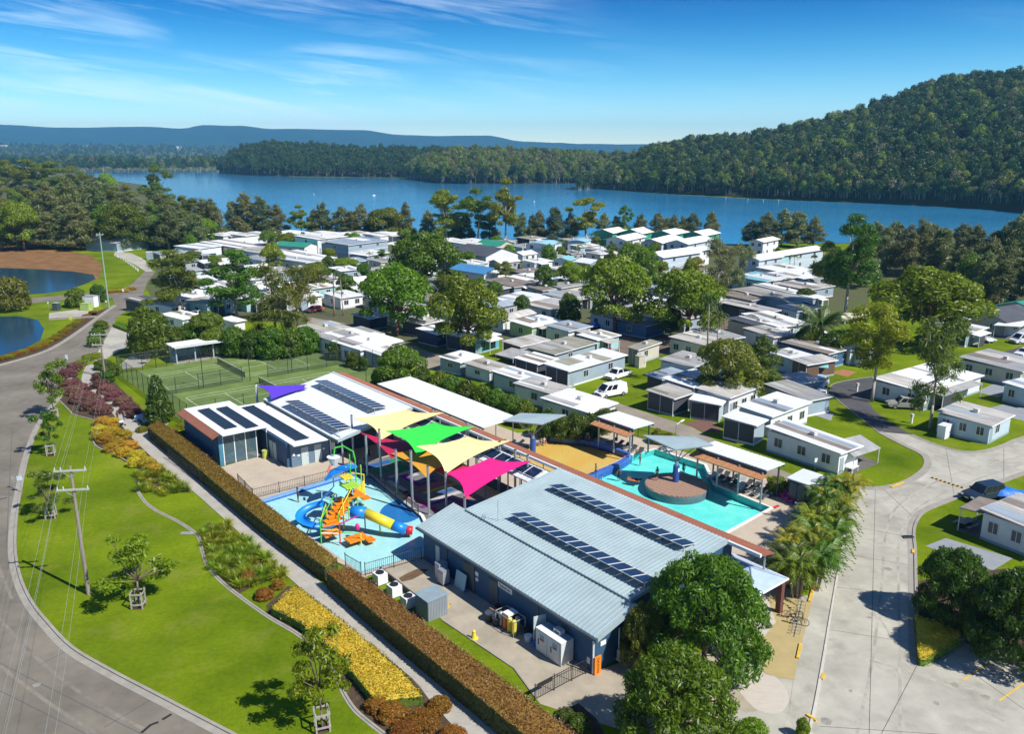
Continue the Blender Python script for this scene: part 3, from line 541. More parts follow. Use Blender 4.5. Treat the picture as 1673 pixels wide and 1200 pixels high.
# ------------------------------------------------------------------ lofted hills
def loft(name, cols, m, prof=0.85, nx=90, ns=14, rough=0.0, back=0.6, seed=1, minz=0.0):
    cols = np.array(cols, float); xs = np.linspace(cols[0, 0], cols[-1, 0], nx + 1)
    fy, ry, dp = (np.interp(xs, cols[:, 0], cols[:, k]) for k in (1, 2, 3)); rng = np.random.default_rng(seed)
    ph = rng.uniform(0, 6.28, 12); base = []
    for x, a, b, d in zip(xs, fy, ry, dp):
        f = G(x, a); f.z = 0; L = f.length; q = G(x, max(b, 0.0) if b > 249 else b, 0) if False else None
        X = (x - 836.5) / FPX; Y = -(b - 600) / FPX
        dv = Vector((X, math.cos(PITCH) + Y * math.sin(PITCH), -math.sin(PITCH) + Y * math.cos(PITCH)))
        hd = math.hypot(dv.x, dv.y); z = max(minz, CAMH + dv.z / hd * (L + d)); base.append((f, f * ((L + d) / L), z))
    def surf(t, s):
        i = min(nx - 1, max(0, int(t * nx))); u = t * nx - i
        f = base[i][0].lerp(base[i + 1][0], u); r = base[i][1].lerp(base[i + 1][1], u); z = base[i][2] * (1 - u) + base[i + 1][2] * u
        p = f.lerp(r, s); k = s ** prof if s <= 1 else max(0, 1 - ((s - 1) / back) ** 1.6)
        n = sum(math.sin(t * 40 * (j + 1) * .7 + s * (3 + j) + ph[j]) / (j + 1.5) for j in range(8)) * rough * min(1, s * 3) * (1 if s < .97 else .6)
        return Vector((p.x, p.y, z * k + n - (0.6 if s <= 0 else 0)))
    b = MB(); tot = 1 + back
    b.grid(lambda i, j: surf(i, j * tot), nx, ns, 0); b.f = [f[::-1] for f in b.f]
    b.build(name, m, kind='structure', smooth=True); return surf
def scatter(name, P, sc, rot, idx, coll, **tags):
    me = bpy.data.meshes.new(name); me.from_pydata([tuple(p) for p in P], [], [])
    for nm, typ, dat in (('sc', 'FLOAT', sc), ('rz', 'FLOAT', rot), ('ix', 'INT', idx)):
        at = me.attributes.new(nm, typ, 'POINT'); at.data.foreach_set('value', np.asarray(dat, 'i' if typ == 'INT' else 'f'))
    o = link(name, me, **tags)
    ng = bpy.data.node_groups.new(name, 'GeometryNodeTree'); ng.interface.new_socket('Geometry', in_out='INPUT', socket_type='NodeSocketGeometry'); ng.interface.new_socket('Geometry', in_out='OUTPUT', socket_type='NodeSocketGeometry')
    gi = ng.nodes.new('NodeGroupInput'); go = ng.nodes.new('NodeGroupOutput'); ip = ng.nodes.new('GeometryNodeInstanceOnPoints'); ci = ng.nodes.new('GeometryNodeCollectionInfo')
    ci.inputs['Collection'].default_value = coll; ci.inputs['Separate Children'].default_value = True; ci.inputs['Reset Children'].default_value = True
    def at(nm, t):
        n = ng.nodes.new('GeometryNodeInputNamedAttribute'); n.data_type = t; n.inputs['Name'].default_value = nm; return n.outputs['Attribute']
    cx = ng.nodes.new('ShaderNodeCombineXYZ'); LK(ng, at('rz', 'FLOAT'), cx.inputs['Z'])
    LK(ng, gi.outputs[0], ip.inputs['Points']); LK(ng, ci.outputs[0], ip.inputs['Instance']); ip.inputs['Pick Instance'].default_value = True
    LK(ng, at('ix', 'INT'), ip.inputs['Instance Index']); LK(ng, cx.outputs[0], ip.inputs['Rotation']); LK(ng, at('sc', 'FLOAT'), ip.inputs['Scale']); LK(ng, ip.outputs[0], go.inputs[0])
    md = o.modifiers.new('scatter', 'NODES'); md.node_group = ng; return o
FC = bpy.data.collections.new('bush_kinds')      # whole trees the far woods are planted with
def proto(cm, tm):
    o = bpy.data.objects.new('bush_tree_%02d' % len(FC.objects), None)
    V1 = np.empty(len(cm.vertices) * 3, 'f'); cm.vertices.foreach_get('co', V1); V2 = np.empty(len(tm.vertices) * 3, 'f'); tm.vertices.foreach_get('co', V2)
    f1 = [tuple(p.vertices) for p in cm.polygons]; f2 = [tuple(i + len(cm.vertices) for i in p.vertices) for p in tm.polygons]
    me = bpy.data.meshes.new('bush'); me.from_pydata(np.concatenate([V1, V2]).reshape(-1, 3).tolist(), [], f1 + f2)
    for m in list(cm.materials) + list(tm.materials): me.materials.append(m)
    me.polygons.foreach_set('material_index', [0] * len(f1) + [1] * len(f2)); me.update()
    FC.objects.link(bpy.data.objects.new('bush_tree_%02d' % len(FC.objects), me))
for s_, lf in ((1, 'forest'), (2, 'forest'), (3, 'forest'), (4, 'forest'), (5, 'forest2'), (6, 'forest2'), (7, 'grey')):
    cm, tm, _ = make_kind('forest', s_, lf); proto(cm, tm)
dm = MB(); rr = random.Random(5)      # bare dead tree
dm.tube((0, 0, 0), (.3, .2, 7), .22, 5, 0, .14)
for k in range(9):
    z = rr.uniform(3.5, 7); an = rr.uniform(0, 6.3); L = rr.uniform(2, 4.5); dm.tube((.2, .1, z), (.2 + L * .6 * math.cos(an), L * .6 * math.sin(an), z + L), .1, 4, 0, .03)
FC.objects.link(bpy.data.objects.new('bush_tree_90', dm.mesh('dead', [mat('dead_wood', (0.36, 0.34, 0.31), 0.9)])))
def plant(name, surf, n, h, lab, seed, smax=1.12, t0=0.0, t1=1.0, mix=(.2, .2, .2, .18, .08, .07, .05, .02)):
    rng = np.random.default_rng(seed); P, sc, rz, ix = [], [], [], []
    for k in range(n):
        t = rng.uniform(t0, t1); s = rng.uniform(0.01, smax) ** 0.9; P.append(surf(t, s)); sc.append(rng.uniform(.5, 1.0) ** 1.0 * rng.choice([1, 1, 1.25, 1.5]) * h / 12); rz.append(rng.uniform(0, 6.28))
        ix.append(rng.choice(8, p=np.array(mix) / sum(mix)))
    return scatter(name, P, sc, rz, ix, FC, kind='stuff', label=lab)
s_hill = loft('hill', [(945, 311, 311, 40), (975, 309, 303, 120), (1005, 311, 285, 160), (1040, 313, 268, 200), (1075, 316, 254, 230), (1110, 318, 246, 250), (1160, 320, 240, 260), (1210, 323, 239, 270), (1270, 326, 230, 280), (1330, 329, 214, 300), (1400, 332, 191, 320), (1450, 334, 175, 330), (1500, 337, 155, 340), (1550, 339, 145, 340), (1600, 342, 139, 340), (1673, 348, 134, 340), (1800, 360, 122, 340), (2050, 385, 115, 340)], FOREST_FLOOR, 0.8, 80, 16, 1.5)
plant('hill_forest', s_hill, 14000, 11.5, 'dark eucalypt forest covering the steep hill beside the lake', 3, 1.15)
plant('shore_scrub', s_hill, 1500, 9, 'paler scrub and bare grey trunks along the hill shore', 4, 0.16, 0.3, 1.0, (.05, .05, .05, .05, .3, .3, .3, .15))
s_mid = loft('headland', [(358, 283, 282, 40), (375, 284, 264, 120), (400, 286, 252, 160), (450, 288, 247, 200), (520, 289, 251, 240), (600, 290, 254, 260), (700, 291, 257, 300), (800, 291, 259, 300), (950, 288, 262, 300)], FOREST_FLOOR, 0.8, 50, 10, 1.0, seed=2)
plant('headland_forest', s_mid, 5200, 14, 'dark forest covering the farther headland', 5, mix=(.26, .26, .26, .2, .0, .0, .0, .0))  # dark leaf kinds only: this headland's shade is put into its colour
s_mid2 = loft('headland', [(664, 292, 291, 30), (690, 296, 274, 100), (720, 300, 264, 150), (760, 301, 261, 180), (850, 301, 262, 200), (950, 300, 268, 200), (1080, 299, 270, 200)], FOREST_FLOOR, 0.8, 40, 10, 1.0, seed=3)
plant('headland_forest', s_mid2, 4600, 13, 'grey green forest covering the nearer low headland', 6, mix=(.06, .06, .05, .05, .26, .22, .25, .05))  # mostly lit and grey leaf kinds: sunlight on this headland is painted in
s_far = loft('far_slopes', [(-500, 268, 238, 1500), (0, 266, 242, 1500), (150, 265, 243, 1500), (300, 263, 242, 1600), (420, 262, 245, 1700), (700, 260, 249, 1700), (1000, 258, 251, 1700)], FIELD, 0.8, 50, 12, 4.0, seed=4)
plant('far_bush', s_far, 5200, 20, 'distant bushland on the low slopes across the lake', 7, 1.05)
def flatland(t, s): 
    p = G(-420 + 800 * t, 281 - 14 * s ** 1.2); return Vector((p.x, p.y, 0.2))
plant('shore_bush', flatland, 2600, 19, 'dark bush along the far left lake shore', 8, 1.0)
RIDGE = mat('escarpment_forest', (0.008, 0.026, 0.02), 0.95, 0.4, 0.006, spec=0.0, world=True, col2=(0.02, 0.055, 0.04), bump=1.0, bscale=0.02)
loft('escarpment', [(-700, 256, 201, 1500), (0, 256, 203, 1500), (60, 256, 205, 1500), (250, 256, 209, 1600), (310, 256, 209, 1600), (328, 256, 206, 1600), (400, 256, 206, 1500), (440, 256, 211, 1500), (600, 256, 212, 1500), (640, 256, 217, 1500), (720, 256, 221, 1600), (800, 256, 223, 1600), (830, 256, 229, 1600), (870, 256, 231, 1600), (900, 256, 235, 1600), (1000, 256, 236, 1600), (1200, 256, 238, 1600), (1800, 256, 241, 1600)], RIDGE, 0.7, 220, 30, 17.0, 0.5, seed=9)
# ------------------------------------------------------------------ haze
hz = MB(); hz.box(-9100, 9100, -80, 9600, -2.6, 350); hm = bpy.data.materials.new('haze_air'); hm.use_nodes = True
t = hm.node_tree; t.nodes.clear(); o = NN(t, 'ShaderNodeOutputMaterial'); pv = NN(t, 'ShaderNodeVolumePrincipled'); pv.inputs['Color'].default_value = (0.22, 0.62, 1.0, 1); pv.inputs['Density'].default_value = 1.15e-4; pv.inputs['Anisotropy'].default_value = 0.1
LK(t, pv.outputs[0], o.inputs['Volume']); hz.build('haze', hm, kind='stuff')
# ================================================================== RESORT BUILDINGS (resort grid, old units * S)
BLUEW = mat('blue_painted_wall', (0.028, 0.085, 0.165), 0.7, 0.15, 0.8)
BLUEG = mat('blue_grey_board', (0.12, 0.19, 0.27), 0.7, 0.12, 0.8)
ROOFM = mat('pale_steel_roof', (0.34, 0.43, 0.45), 0.45, 0.10, 0.5, metal=0.0, spec=0.5, fine=0.05, fscale=6)
ROOFW = mat('white_steel_roof', (0.66, 0.70, 0.71), 0.45, 0.07, 0.5, spec=0.5)
ROOFGAP = mat('roof_underside', (0.05, 0.07, 0.085), 0.7, 0.1, 1.0)
BROWN = mat('terracotta_steel', (0.27, 0.10, 0.055), 0.6, 0.12, 1.0)
FASC = mat('timber_fascia', (0.42, 0.20, 0.09), 0.6, 0.15, 1.0, stretch=(1, 4, 1))
STEEL = mat('galvanised_steel', (0.38, 0.41, 0.44), 0.45, 0.12, 2.0, metal=0.4)
DSTEEL = mat('dark_steel', (0.055, 0.075, 0.095), 0.5, 0.15, 2.0)
BLACKF = mat('black_fence_metal', (0.018, 0.018, 0.02), 0.5, 0.1, 2.0)
WHITE = mat('white_paint', (0.78, 0.79, 0.80), 0.5, 0.05, 2.0)
PANEL = mat('solar_cell', (0.012, 0.022, 0.06), 0.18, 0.2, 2.0, spec=0.35)
PFRAME = mat('solar_frame', (0.62, 0.65, 0.68), 0.4, 0.05, 2.0)
MATB = mat('pool_heating_mat', (0.018, 0.034, 0.058), 0.45, 0.25, 3.0, stretch=(8, 1, 1), spec=0.4)
DOOR = mat('pale_door', (0.45, 0.53, 0.53), 0.6, 0.06, 2.0)
GLASSM = alphamat('tinted_glass', (0.10, 0.17, 0.19), 0.45, 0.05)
DARKIN = mat('dark_interior', (0.025, 0.025, 0.028), 0.9, 0.2, 1.0)
def hexq(b, quad, t, m=0): return b.slab(quad, t, m)
def roof_part(name, parent, u0, z0, u1, z1, v0, v1, m, ribs=0.32, t=0.09, sk=0.0, rib_h=0.05, **tags):
    """steel roof sheet sloping along u with standing ribs; sk shears the v ends"""
    b = MB(); hexq(b, [(u0, v0, z0), (u1, v0 + sk, z1), (u1, v1 + sk, z1), (u0, v1, z0)], t)
    n = int((v1 - v0) / ribs)
    for i in range(1, n):
        v = v0 + (v1 - v0) * i / n; k = 0.022
        b.hexa([(u0 + .01, v - k, z0), (u1 - .01, v - k + sk, z1), (u1 - .01, v + k + sk, z1), (u0 + .01, v + k, z0), (u0 + .01, v - k * .4, z0 + rib_h), (u1 - .01, v - k * .4 + sk, z1 + rib_h), (u1 - .01, v + k * .4 + sk, z1 + rib_h), (u0 + .01, v + k * .4, z0 + rib_h)])
    return b.build(name, m, parent, sc=S, **tags)
PM = {}
def solar_row(parent, ua, za, ub, zb, v0, v1, n, shear=0.0, legs=None, name='solar_array'):
    """tilted rack; (ua,za) low image edge, (ub,zb) far edge, panels along v"""
    fr = MB(); pitch = (v1 - v0) / n
    for k in (0.12, 0.88):
        u = ua + (ub - ua) * k; z = za + (zb - za) * k - .06; s0 = shear * k
        fr.hexa([(u - .03, v0 + s0, z - .05), (u + .03, v0 + s0, z - .05), (u + .03, v1 + s0, z - .05), (u - .03, v1 + s0, z - .05), (u - .03, v0 + s0, z), (u + .03, v0 + s0, z), (u + .03, v1 + s0, z), (u - .03, v1 + s0, z)])
        if legs:
            for i in range(0, n + 1, 2):
                v = v0 + pitch * i + s0; v = min(max(v, v0 + s0 + .05), v1 + s0 - .05)
                fr.box(u - .025, u + .025, v - .025, v + .025, legs(u) - .02, z - .05)
    rack = fr.build(name, STEEL, parent, sc=S)
    key = (round(ub - ua, 2), round(zb - za, 2), round(pitch, 3), shear)
    if key not in PM:
        p = MB(); g = 0.03
        q = [(0, g, 0), (ub - ua, g + shear, zb - za), (ub - ua, pitch - g + shear, zb - za), (0, pitch - g, 0)]
        hexq(p, q, .045, 1); e = .035; d = Vector((ub - ua, 0, zb - za)); L = d.length; d /= L
        p.face([(d.x * e, g + e, d.z * e + .006), (d.x * (L - e), g + e + shear, d.z * (L - e) + .006), (d.x * (L - e), pitch - g - e + shear, d.z * (L - e) + .006), (d.x * e, pitch - g - e, d.z * e + .006)])
        PM[key] = p.mesh('solar_panel', [PANEL, PFRAME], S)
    for i in range(n): link('solar_panel', PM[key], rack, Vector((ua, v0 + pitch * i, za)) * S)
    return rack
def sign(parent, name, x, y, z, w, h, ax, m=WHITE, text=None, tm=None, ts=0.2, off=0.02):
    """thin board on a wall; ax 'u-' faces -u, 'v-' faces -v"""
    b = MB()
    if ax == 'u-': b.box(x - off, x, y - w / 2, y + w / 2, z, z + h)
    else: b.box(x - w / 2, x + w / 2, y - off, y, z, z + h)
    o = b.build(name, m, parent, sc=S)
    return o
def lettering(parent, txt, size, m, loc, rot, name='lettering', extr=0.004):
    cu = bpy.data.curves.new(name, 'FONT'); cu.body = txt; cu.size = size; cu.extrude = extr; cu.align_x = 'CENTER'; cu.align_y = 'CENTER'
    o = bpy.data.objects.new(name, cu); dg = bpy.context.evaluated_depsgraph_get(); COL.objects.link(o); dg.update()
    me = bpy.data.meshes.new_from_object(o.evaluated_get(dg)); bpy.data.objects.remove(o); me.materials.clear(); me.materials.append(m)
    k = link(name, me, parent, loc); k.rotation_euler = rot; return k

# ---- kiosk building
K = cthing('kiosk_building', 'long blue building with pale ribbed roof and two solar rows beside the service yard', 'building', 0, 0)
zl = lambda u: 2.66 + (u + .25) * 0.275     # lower roof
zu = lambda u: 3.72 + (u - 3.05) * 0.092    # upper roof
b = MB(); b.prism([(0, -.02), (3.12, -.02), (3.12, 3.42), (0, 2.6)], 0.0, 18.1, axis='y'); b.prism([(3.12, -.02), (13.4, -.02), (13.4, 4.35), (12.7, 4.52), (3.12, 3.62)], 0.15, 16.3, axis='y')
b.build('wall', BLUEW, K, sc=S)
# wall boards: weathered panel strips on the yard side
for v, w_ in ((4.9, .06), (9.05, .06), (11.9, .5), (15.0, .06)): b = MB(); b.box(-.05, -.002, v - w_ / 2, v + w_ / 2, 0.02, 2.58); b.build('wall_post', DSTEEL, K, sc=S)
roof_part('lower_roof', K, -.25, zl(-.25), 3.16, zl(3.16), -.55, 18.5, ROOFM)
roof_part('upper_roof', K, 3.02, zu(3.02), 12.75, zu(12.75), 0.0, 16.7, ROOFM)
b = MB(); b.box(3.04, 3.12, -.3, 16.75, 3.36, 3.66); b.build('roof_step', DSTEEL, K, sc=S)
for v0, v1, za, zb, ua, ub in ((-.62, -.55, zl(-.25), zl(3.16), -.27, 3.16), (18.5, 18.57, zl(-.25), zl(3.16), -.27, 3.16), (-.07, 0.0, zu(3.02), zu(12.75), 3.02, 12.75), (16.7, 16.82, zu(3.02), zu(12.75), 3.02, 12.75)):
    b = MB(); b.hexa([(ua, v0, za - .2), (ub, v0, zb - .2), (ub, v1, zb - .2), (ua, v1, za - .2), (ua, v0, za + .05), (ub, v0, zb + .05), (ub, v1, zb + .05), (ua, v1, za + .05)]); b.build('barge_board', ROOFM, K, sc=S)
b = MB(); b.box(-.42, -.26, -.6, 18.55, 2.5, 2.64); b.build('gutter', DSTEEL, K, sc=S)
b = MB(); b.tube((-.1, -.12, 0.02), (-.1, -.12, 2.5), .06, 8); b.tube((-.1, -.12, 2.5), (-.33, -.2, 2.55), .06, 8); b.build('downpipe', WHITE, K, sc=S)
solar_row(K, 9.32, zu(9.32) + .52, 10.75, zu(10.75) + .10, 1.15, 14.45, 13, 0.0, zu)
solar_row(K, 4.28, zu(4.28) + .55, 5.72, zu(5.72) + .10, 0.05, 13.05, 13, 0.0, zu)
for v, w_, h in ((2.6, .9, 2.0), (12.5, 1.0, 2.05), (9.5, .95, 2.0), (16.2, .5, 1.9)):
    d = MB(); d.box(-.045, -.003, v - w_ / 2, v + w_ / 2, 0.02, h); dd = d.build('door', DSTEEL if v != 16.2 else DOOR, K, sc=S)
d = MB(); d.hexa([(-.06, 4.12, .02), (-.9, 4.32, .02), (-.9, 4.37, .02), (-.06, 4.17, .02), (-.06, 4.12, 2.0), (-.9, 4.32, 2.0), (-.9, 4.37, 2.0), (-.06, 4.17, 2.0)])
od = d.build('door', DOOR, K, sc=S, label='pale door standing open into the yard'); sg = MB(); sg.box(-.75, -.3, 4.13, 4.2, 1.2, 1.4); sg.build('door_sign', WHITE, od, sc=S)
sign(K, 'wall_sign', -.003, 8.3, 1.75, 1.5, .38, 'u-'); lettering(K, 'Splashes', .42, mat('navy_ink', (.02, .03, .09), .6), Vector((-.03, 8.3, 1.94)) * S, (R(90), 0, R(-90)), 'sign_lettering')
for v, z_, w_, h in ((11.4, 1.5, .35, .3), (11.4, 1.1, .3, .25), (.35, .45, .25, .4)): sign(K, 'wall_sign', -.004, v, z_, w_, h, 'u-')
sign(K, 'wall_sign', .8, -.02, 1.55, .45, .3, 'v-', off=.03)
b = MB(); b.tube((2.1, -.1, .7), (2.1, -.1, 2.2), .045, 6); b.build('conduit', WHITE, K, sc=S)
b = MB(); b.tube((3.6, 13.6, zu(3.6)), (3.6, 13.6, zu(3.6) + 1.6), .02, 5)
for z_ in (1.2, 1.35, 1.5): b.tube((3.3, 13.3, zu(3.6) + z_), (3.9, 13.9, zu(3.6) + z_), .012, 4)
b.tube((3.6, 13.6, zu(3.6) + 1.0), (4.0, 13.3, zu(3.6) + .05), .012, 4); b.build('aerial', STEEL, K, sc=S)
tag(K, K['label'], 'building')
# ---- brown steel roof strip over the poolside walkway
BR = cthing('poolside_awning', 'long narrow terracotta steel awning running the length of the resort beside the pools', 'awning', 12.78, 0)
seg = [(-2.6, 4.9), (4.9, 16.6), (16.6, 38.8), (38.8, 56.9)]
for v0, v1 in seg:
    roof_part('awning_roof', BR, 0.0, 4.5, 1.45, 4.22, v0, v1 - .03, BROWN, ribs=.27, rib_h=.04)
for v in np.arange(-2, 57, 3.2): b = MB(); b.tube((1.3, v, 0), (1.3, v, 4.1), .07, 6); b.build('post', STEEL, BR, sc=S)
b = MB(); b.box(-.22, -.02, -2.6, 56.9, 4.38, 4.6); b.build('ridge_capping', ROOFW, BR, sc=S)
# ---- amenities building
AM = cthing('amenities_building', 'blue grey amenities block with white roofs, glass playroom and rows of panels', 'building', 0, 0)
b = MB(); b.box(-4.95, -4.7, 47.0, 57, 0, 3.35); b.box(-4.7, 0.05, 56.8, 57, 0, 3.35); b.build('wall', mat('dark_blue_block', (0.05, 0.11, 0.19), 0.75, 0.2, 2.0), AM, sc=S)
b = MB()
for k in range(12):
    for j in range(7): b.box(-4.985, -4.951, 47.1 + k * .82, 47.1 + k * .82 + .78, .05 + j * .46, .05 + j * .46 + .43)
b.build('wall_block', mat('dark_blue_block', (0, 0, 0)), AM, sc=S, kind='stuff')
b = MB(); b.box(-4.95, -4.55, 46.86, 46.99, 0, 3.3); b.build('corner_panel', mat('teal_panel', (0.05, 0.19, 0.28), .6), AM, sc=S)
b = MB(); b.box(-4.7, .0, 47.2, 56.8, .02, .05); b.build('playroom_floor', mat('playroom_floor', (.25, .24, .2), .7), AM, sc=S)
for i in range(4):
    u0 = -4.5 + i * 1.12; g = MB(); g.box(u0 + .04, u0 + 1.08, 46.9, 46.93, .06, 3.3)
    if i < 3: g.build('glass_pane', GLASSM, AM, sc=S)
for i in range(5): u0 = -4.5 + i * 1.12; b = MB(); b.box(u0 - .04, u0 + .04, 46.86, 46.97, 0, 3.32); b.build('mullion', WHITE, AM, sc=S)
b = MB(); b.box(-.02, .32, 42.3, 56.8, 0, 2.5); b.build('side_wall', BLUEW, AM, sc=S)
b = MB(); b.box(.32, 4.35, 42.02, 42.3, 0, 2.32); b.box(4.1, 4.35, 42.3, 56.8, 0, 2.5); b.build('front_wall', BLUEG, AM, sc=S)
b = MB()
for j in range(7): b.box(.33, 4.34, 41.985, 42.02, .04 + j * .325, .04 + j * .325 + .305)
b.build('weatherboard', BLUEG, AM, sc=S, kind='stuff')
for u in (1.35, 2.75):
    d = MB(); d.box(u, u + .75, 41.93, 41.984, .02, 1.85); dd = d.build('door', DOOR, AM, sc=S); h_ = MB(); h_.box(u + .62, u + .68, 41.90, 41.93, .9, 1.0); h_.build('handle', STEEL, dd, sc=S)
for v in (45.6, 44.7):
    d = MB(); d.box(-.07, -.025, v, v + .7, .02, 1.85); d.build('door', DOOR, AM, sc=S)
for u, z_, w_, h in ((.55, 1.2, .22, .3), (1.05, 1.05, .25, .18), (3.75, 1.15, .22, .18), (4.5, 1.05, .0, .0)):
    if w_: sign(AM, 'wall_sign', u, 41.93, z_, w_, h, 'v-')
sign(AM, 'notice_board', 4.75, 42.0, .9, .55, .85, 'v-', WHITE); b = MB(); b.box(4.5, 5.0, 41.97, 41.979, 1.62, 1.7); b.build('notice_stripe', mat('red_print', (.45, .03, .03), .6), AM, sc=S)
b = MB(); b.box(4.36, 5.2, 42.03, 42.2, 0, 2.3); b.build('end_panel', mat('dark_blue_block', (0, 0, 0)), AM, sc=S)
b = MB(); b.tube((4.5, 41.9, .02), (4.5, 41.9, 2.3), .05, 6); b.build('downpipe', WHITE, AM, sc=S)
roof_part('playroom_roof', AM, -4.82, 3.42, .12, 3.36, 45.9, 57.1, ROOFW, ribs=.5, rib_h=.03)
roof_part('playroom_fascia', AM, -5.62, 3.05, -4.85, 3.42, 46.6, 57.1, BROWN, ribs=.5, rib_h=.03)
roof_part('toilet_roof', AM, 0.16, 2.62, 4.5, 2.46, 40.9, 57.0, ROOFW, ribs=.5, rib_h=.03)
# pool heating mats
def heatmat(u0, u1, v0, v1, z0, z1):
    m_ = MB(); n = 9
    for k in range(n):
        a = u0 + (u1 - u0) * k / n; e = u0 + (u1 - u0) * (k + .82) / n; za = z0 + (z1 - z0) * k / n; m_.box(a, e, v0, v1, za + .05, za + .1)
    m_.box(u0, u1, v0 - .05, v0, z0 + .04, z0 + .12); m_.box(u0, u1, v1, v1 + .05, z0 + .04, z0 + .12)
    m_.build('heating_mat', MATB, AM, sc=S)
heatmat(-3.95, -2.7, 47.6, 55.3, 3.41, 3.4); heatmat(-2.2, -.95, 46.5, 54.7, 3.4, 3.38); heatmat(.95, 2.4, 42.2, 55.8, 2.6, 2.55)
zh = lambda u: 2.9 + (u - 3.9) * 0.185
roof_part('hall_roof', AM, 3.9, zh(3.9), 12.6, zh(12.6), 39.1, 56.9, ROOFW, ribs=.5, rib_h=.03)
b = MB(); b.prism([(5.2, 0), (12.4, 0), (12.4, 4.2), (5.2, zh(5.2) - .2)], 42.8, 56.6, axis='y'); b.build('hall_wall', DSTEEL, AM, sc=S)
b = MB(); b.box(3.93, 4.0, 39.1, 56.8, zh(3.9) - .42, zh(3.9) - .12); b.build('roof_step', mat('teal_flashing', (0.05, 0.10, 0.11), .5), AM, sc=S)
b = MB(); b.hexa([(3.9, 39.0, zh(3.9) - .25), (12.6, 39.0, zh(12.6) - .25), (12.6, 39.1, zh(12.6) - .25), (3.9, 39.1, zh(3.9) - .25), (3.9, 39.0, zh(3.9) + .04), (12.6, 39.0, zh(12.6) + .04), (12.6, 39.1, zh(12.6) + .04), (3.9, 39.1, zh(3.9) + .04)]); b.build('barge_board', ROOFM, AM, sc=S)
for u, v in ((4.6, 39.6), (8.6, 39.6), (11.8, 39.6)): b = MB(); b.tube((u, v, 0), (u, v, zh(u) - .1), .1, 8); b.build('post', STEEL, AM, sc=S)
solar_row(AM, 4.3, zh(4.3) + .75, 5.95, zh(5.95) + .25, 40.0, 52.0, 13, 0, zh); solar_row(AM, 9.1, zh(9.1) + .75, 10.75, zh(10.75) + .25, 41.2, 54.6, 15, 0, zh)
b = MB(); b.hexa([(4.3, 39.3, zh(4.3) + .05), (5.9, 39.3, zh(5.9) + .05), (5.9, 41.4, zh(5.9) + .05), (4.3, 41.4, zh(4.3) + .05), (4.3, 39.3, zh(4.3) + .14), (5.9, 39.3, zh(5.9) + .14), (5.9, 41.4, zh(5.9) + .14), (4.3, 41.4, zh(4.3) + .14)]); b.build('roof_hatch', ROOFW, AM, sc=S)
# soft play shapes seen through the glass
def cobj(name, label, cat, u, v, builds, group=None, z=0.0, rot=0.0):
    t_ = cthing(name, label, cat, u, v, z, group, rot)
    for nm, mb, m_ in builds: mb.build(nm, m_, t_, sc=S)
    return t_
TOY = {k: mat('toy_' + k, v, .5, .06, 2) for k, v in dict(red=(.55, .03, .04), blue=(.02, .17, .55), green=(.04, .42, .08), yellow=(.72, .58, .05), orange=(.72, .20, .02), pink=(.6, .02, .2), sky=(.12, .42, .62)).items()}
b1 = MB(); b1.box(-.9, .9, -.5, .5, 0, .25); b2 = MB(); b2.box(.3, .9, -.5, .5, .26, .9); b3 = MB(); b3.hexa([(-.9, -.4, .26), (.28, -.4, .26), (.28, .4, .26), (-.9, .4, .26), (-.9, -.4, .3), (.28, -.4, .9), (.28, .4, .9), (-.9, .4, .3)])
cobj('soft_play_block', 'blue soft play ramp behind the playroom glass', 'soft play', -3.1, 48.6, [('base', b1, TOY['blue']), ('block', b2, TOY['blue']), ('ramp', b3, TOY['sky'])])
b1 = MB(); b1.box(-.6, .6, -.35, .35, 0, .45); b2 = MB(); b2.box(-.6, -.2, -.35, .35, .46, .9)
cobj('soft_play_block', 'green soft play seat behind the playroom glass', 'soft play', -1.6, 49.6, [('base', b1, TOY['green']), ('backrest', b2, TOY['green'])])
b1 = MB(); b1.box(-.5, .5, -.05, .05, .9, 1.5); b2 = MB(); b2.box(-.4, .4, -.06, .06, 1.55, 1.85)
b1 = MB(); b1.box(-.7, .7, -.3, .3, 0, 1.0); b2 = MB(); b2.box(-.6, .5, -.3, .3, 1.01, 1.4)
cobj('soft_play_block', 'red and orange stacked soft play blocks behind the glass', 'soft play', -3.6, 50.6, [('base', b1, TOY['red']), ('top_block', b2, TOY['orange'])])
b1 = MB(); b1.tube((0, 0, 0), (0, 0, .8), .3, 12); b2 = MB(); b2.tube((0, 0, .8), (0, 0, .85), .33, 12)
cobj('water_drum', 'yellow green round drum standing beside the toilet block wall', 'drum', -.6, 46.2, [('barrel', b1, mat('lime_drum', (.5, .55, .12), .5)), ('lid', b2, mat('lime_drum', (0, 0, 0)))])
# tanks and pipe behind the hedge
for i, (v, lb) in enumerate(((51.0, 'upper black and silver pool pump beside the blue wall'), (49.0, 'lower black and silver pool pump beside the blue wall'))):
    b1 = MB(); b1.tube((0, 0, 0), (0, 0, .75), .38, 12); b2 = MB(); b2.ball((0, 0, .75), .38, .38, .2, 10, 6); b3 = MB(); b3.tube((0, -.4, .3), (0, -.8, .3), .08, 6)
    cobj('pool_filter', lb, 'pool filter', -5.6, v, [('tank', b1, STEEL), ('dome', b2, DSTEEL), ('pipe', b3, WHITE)], 'pool filters')
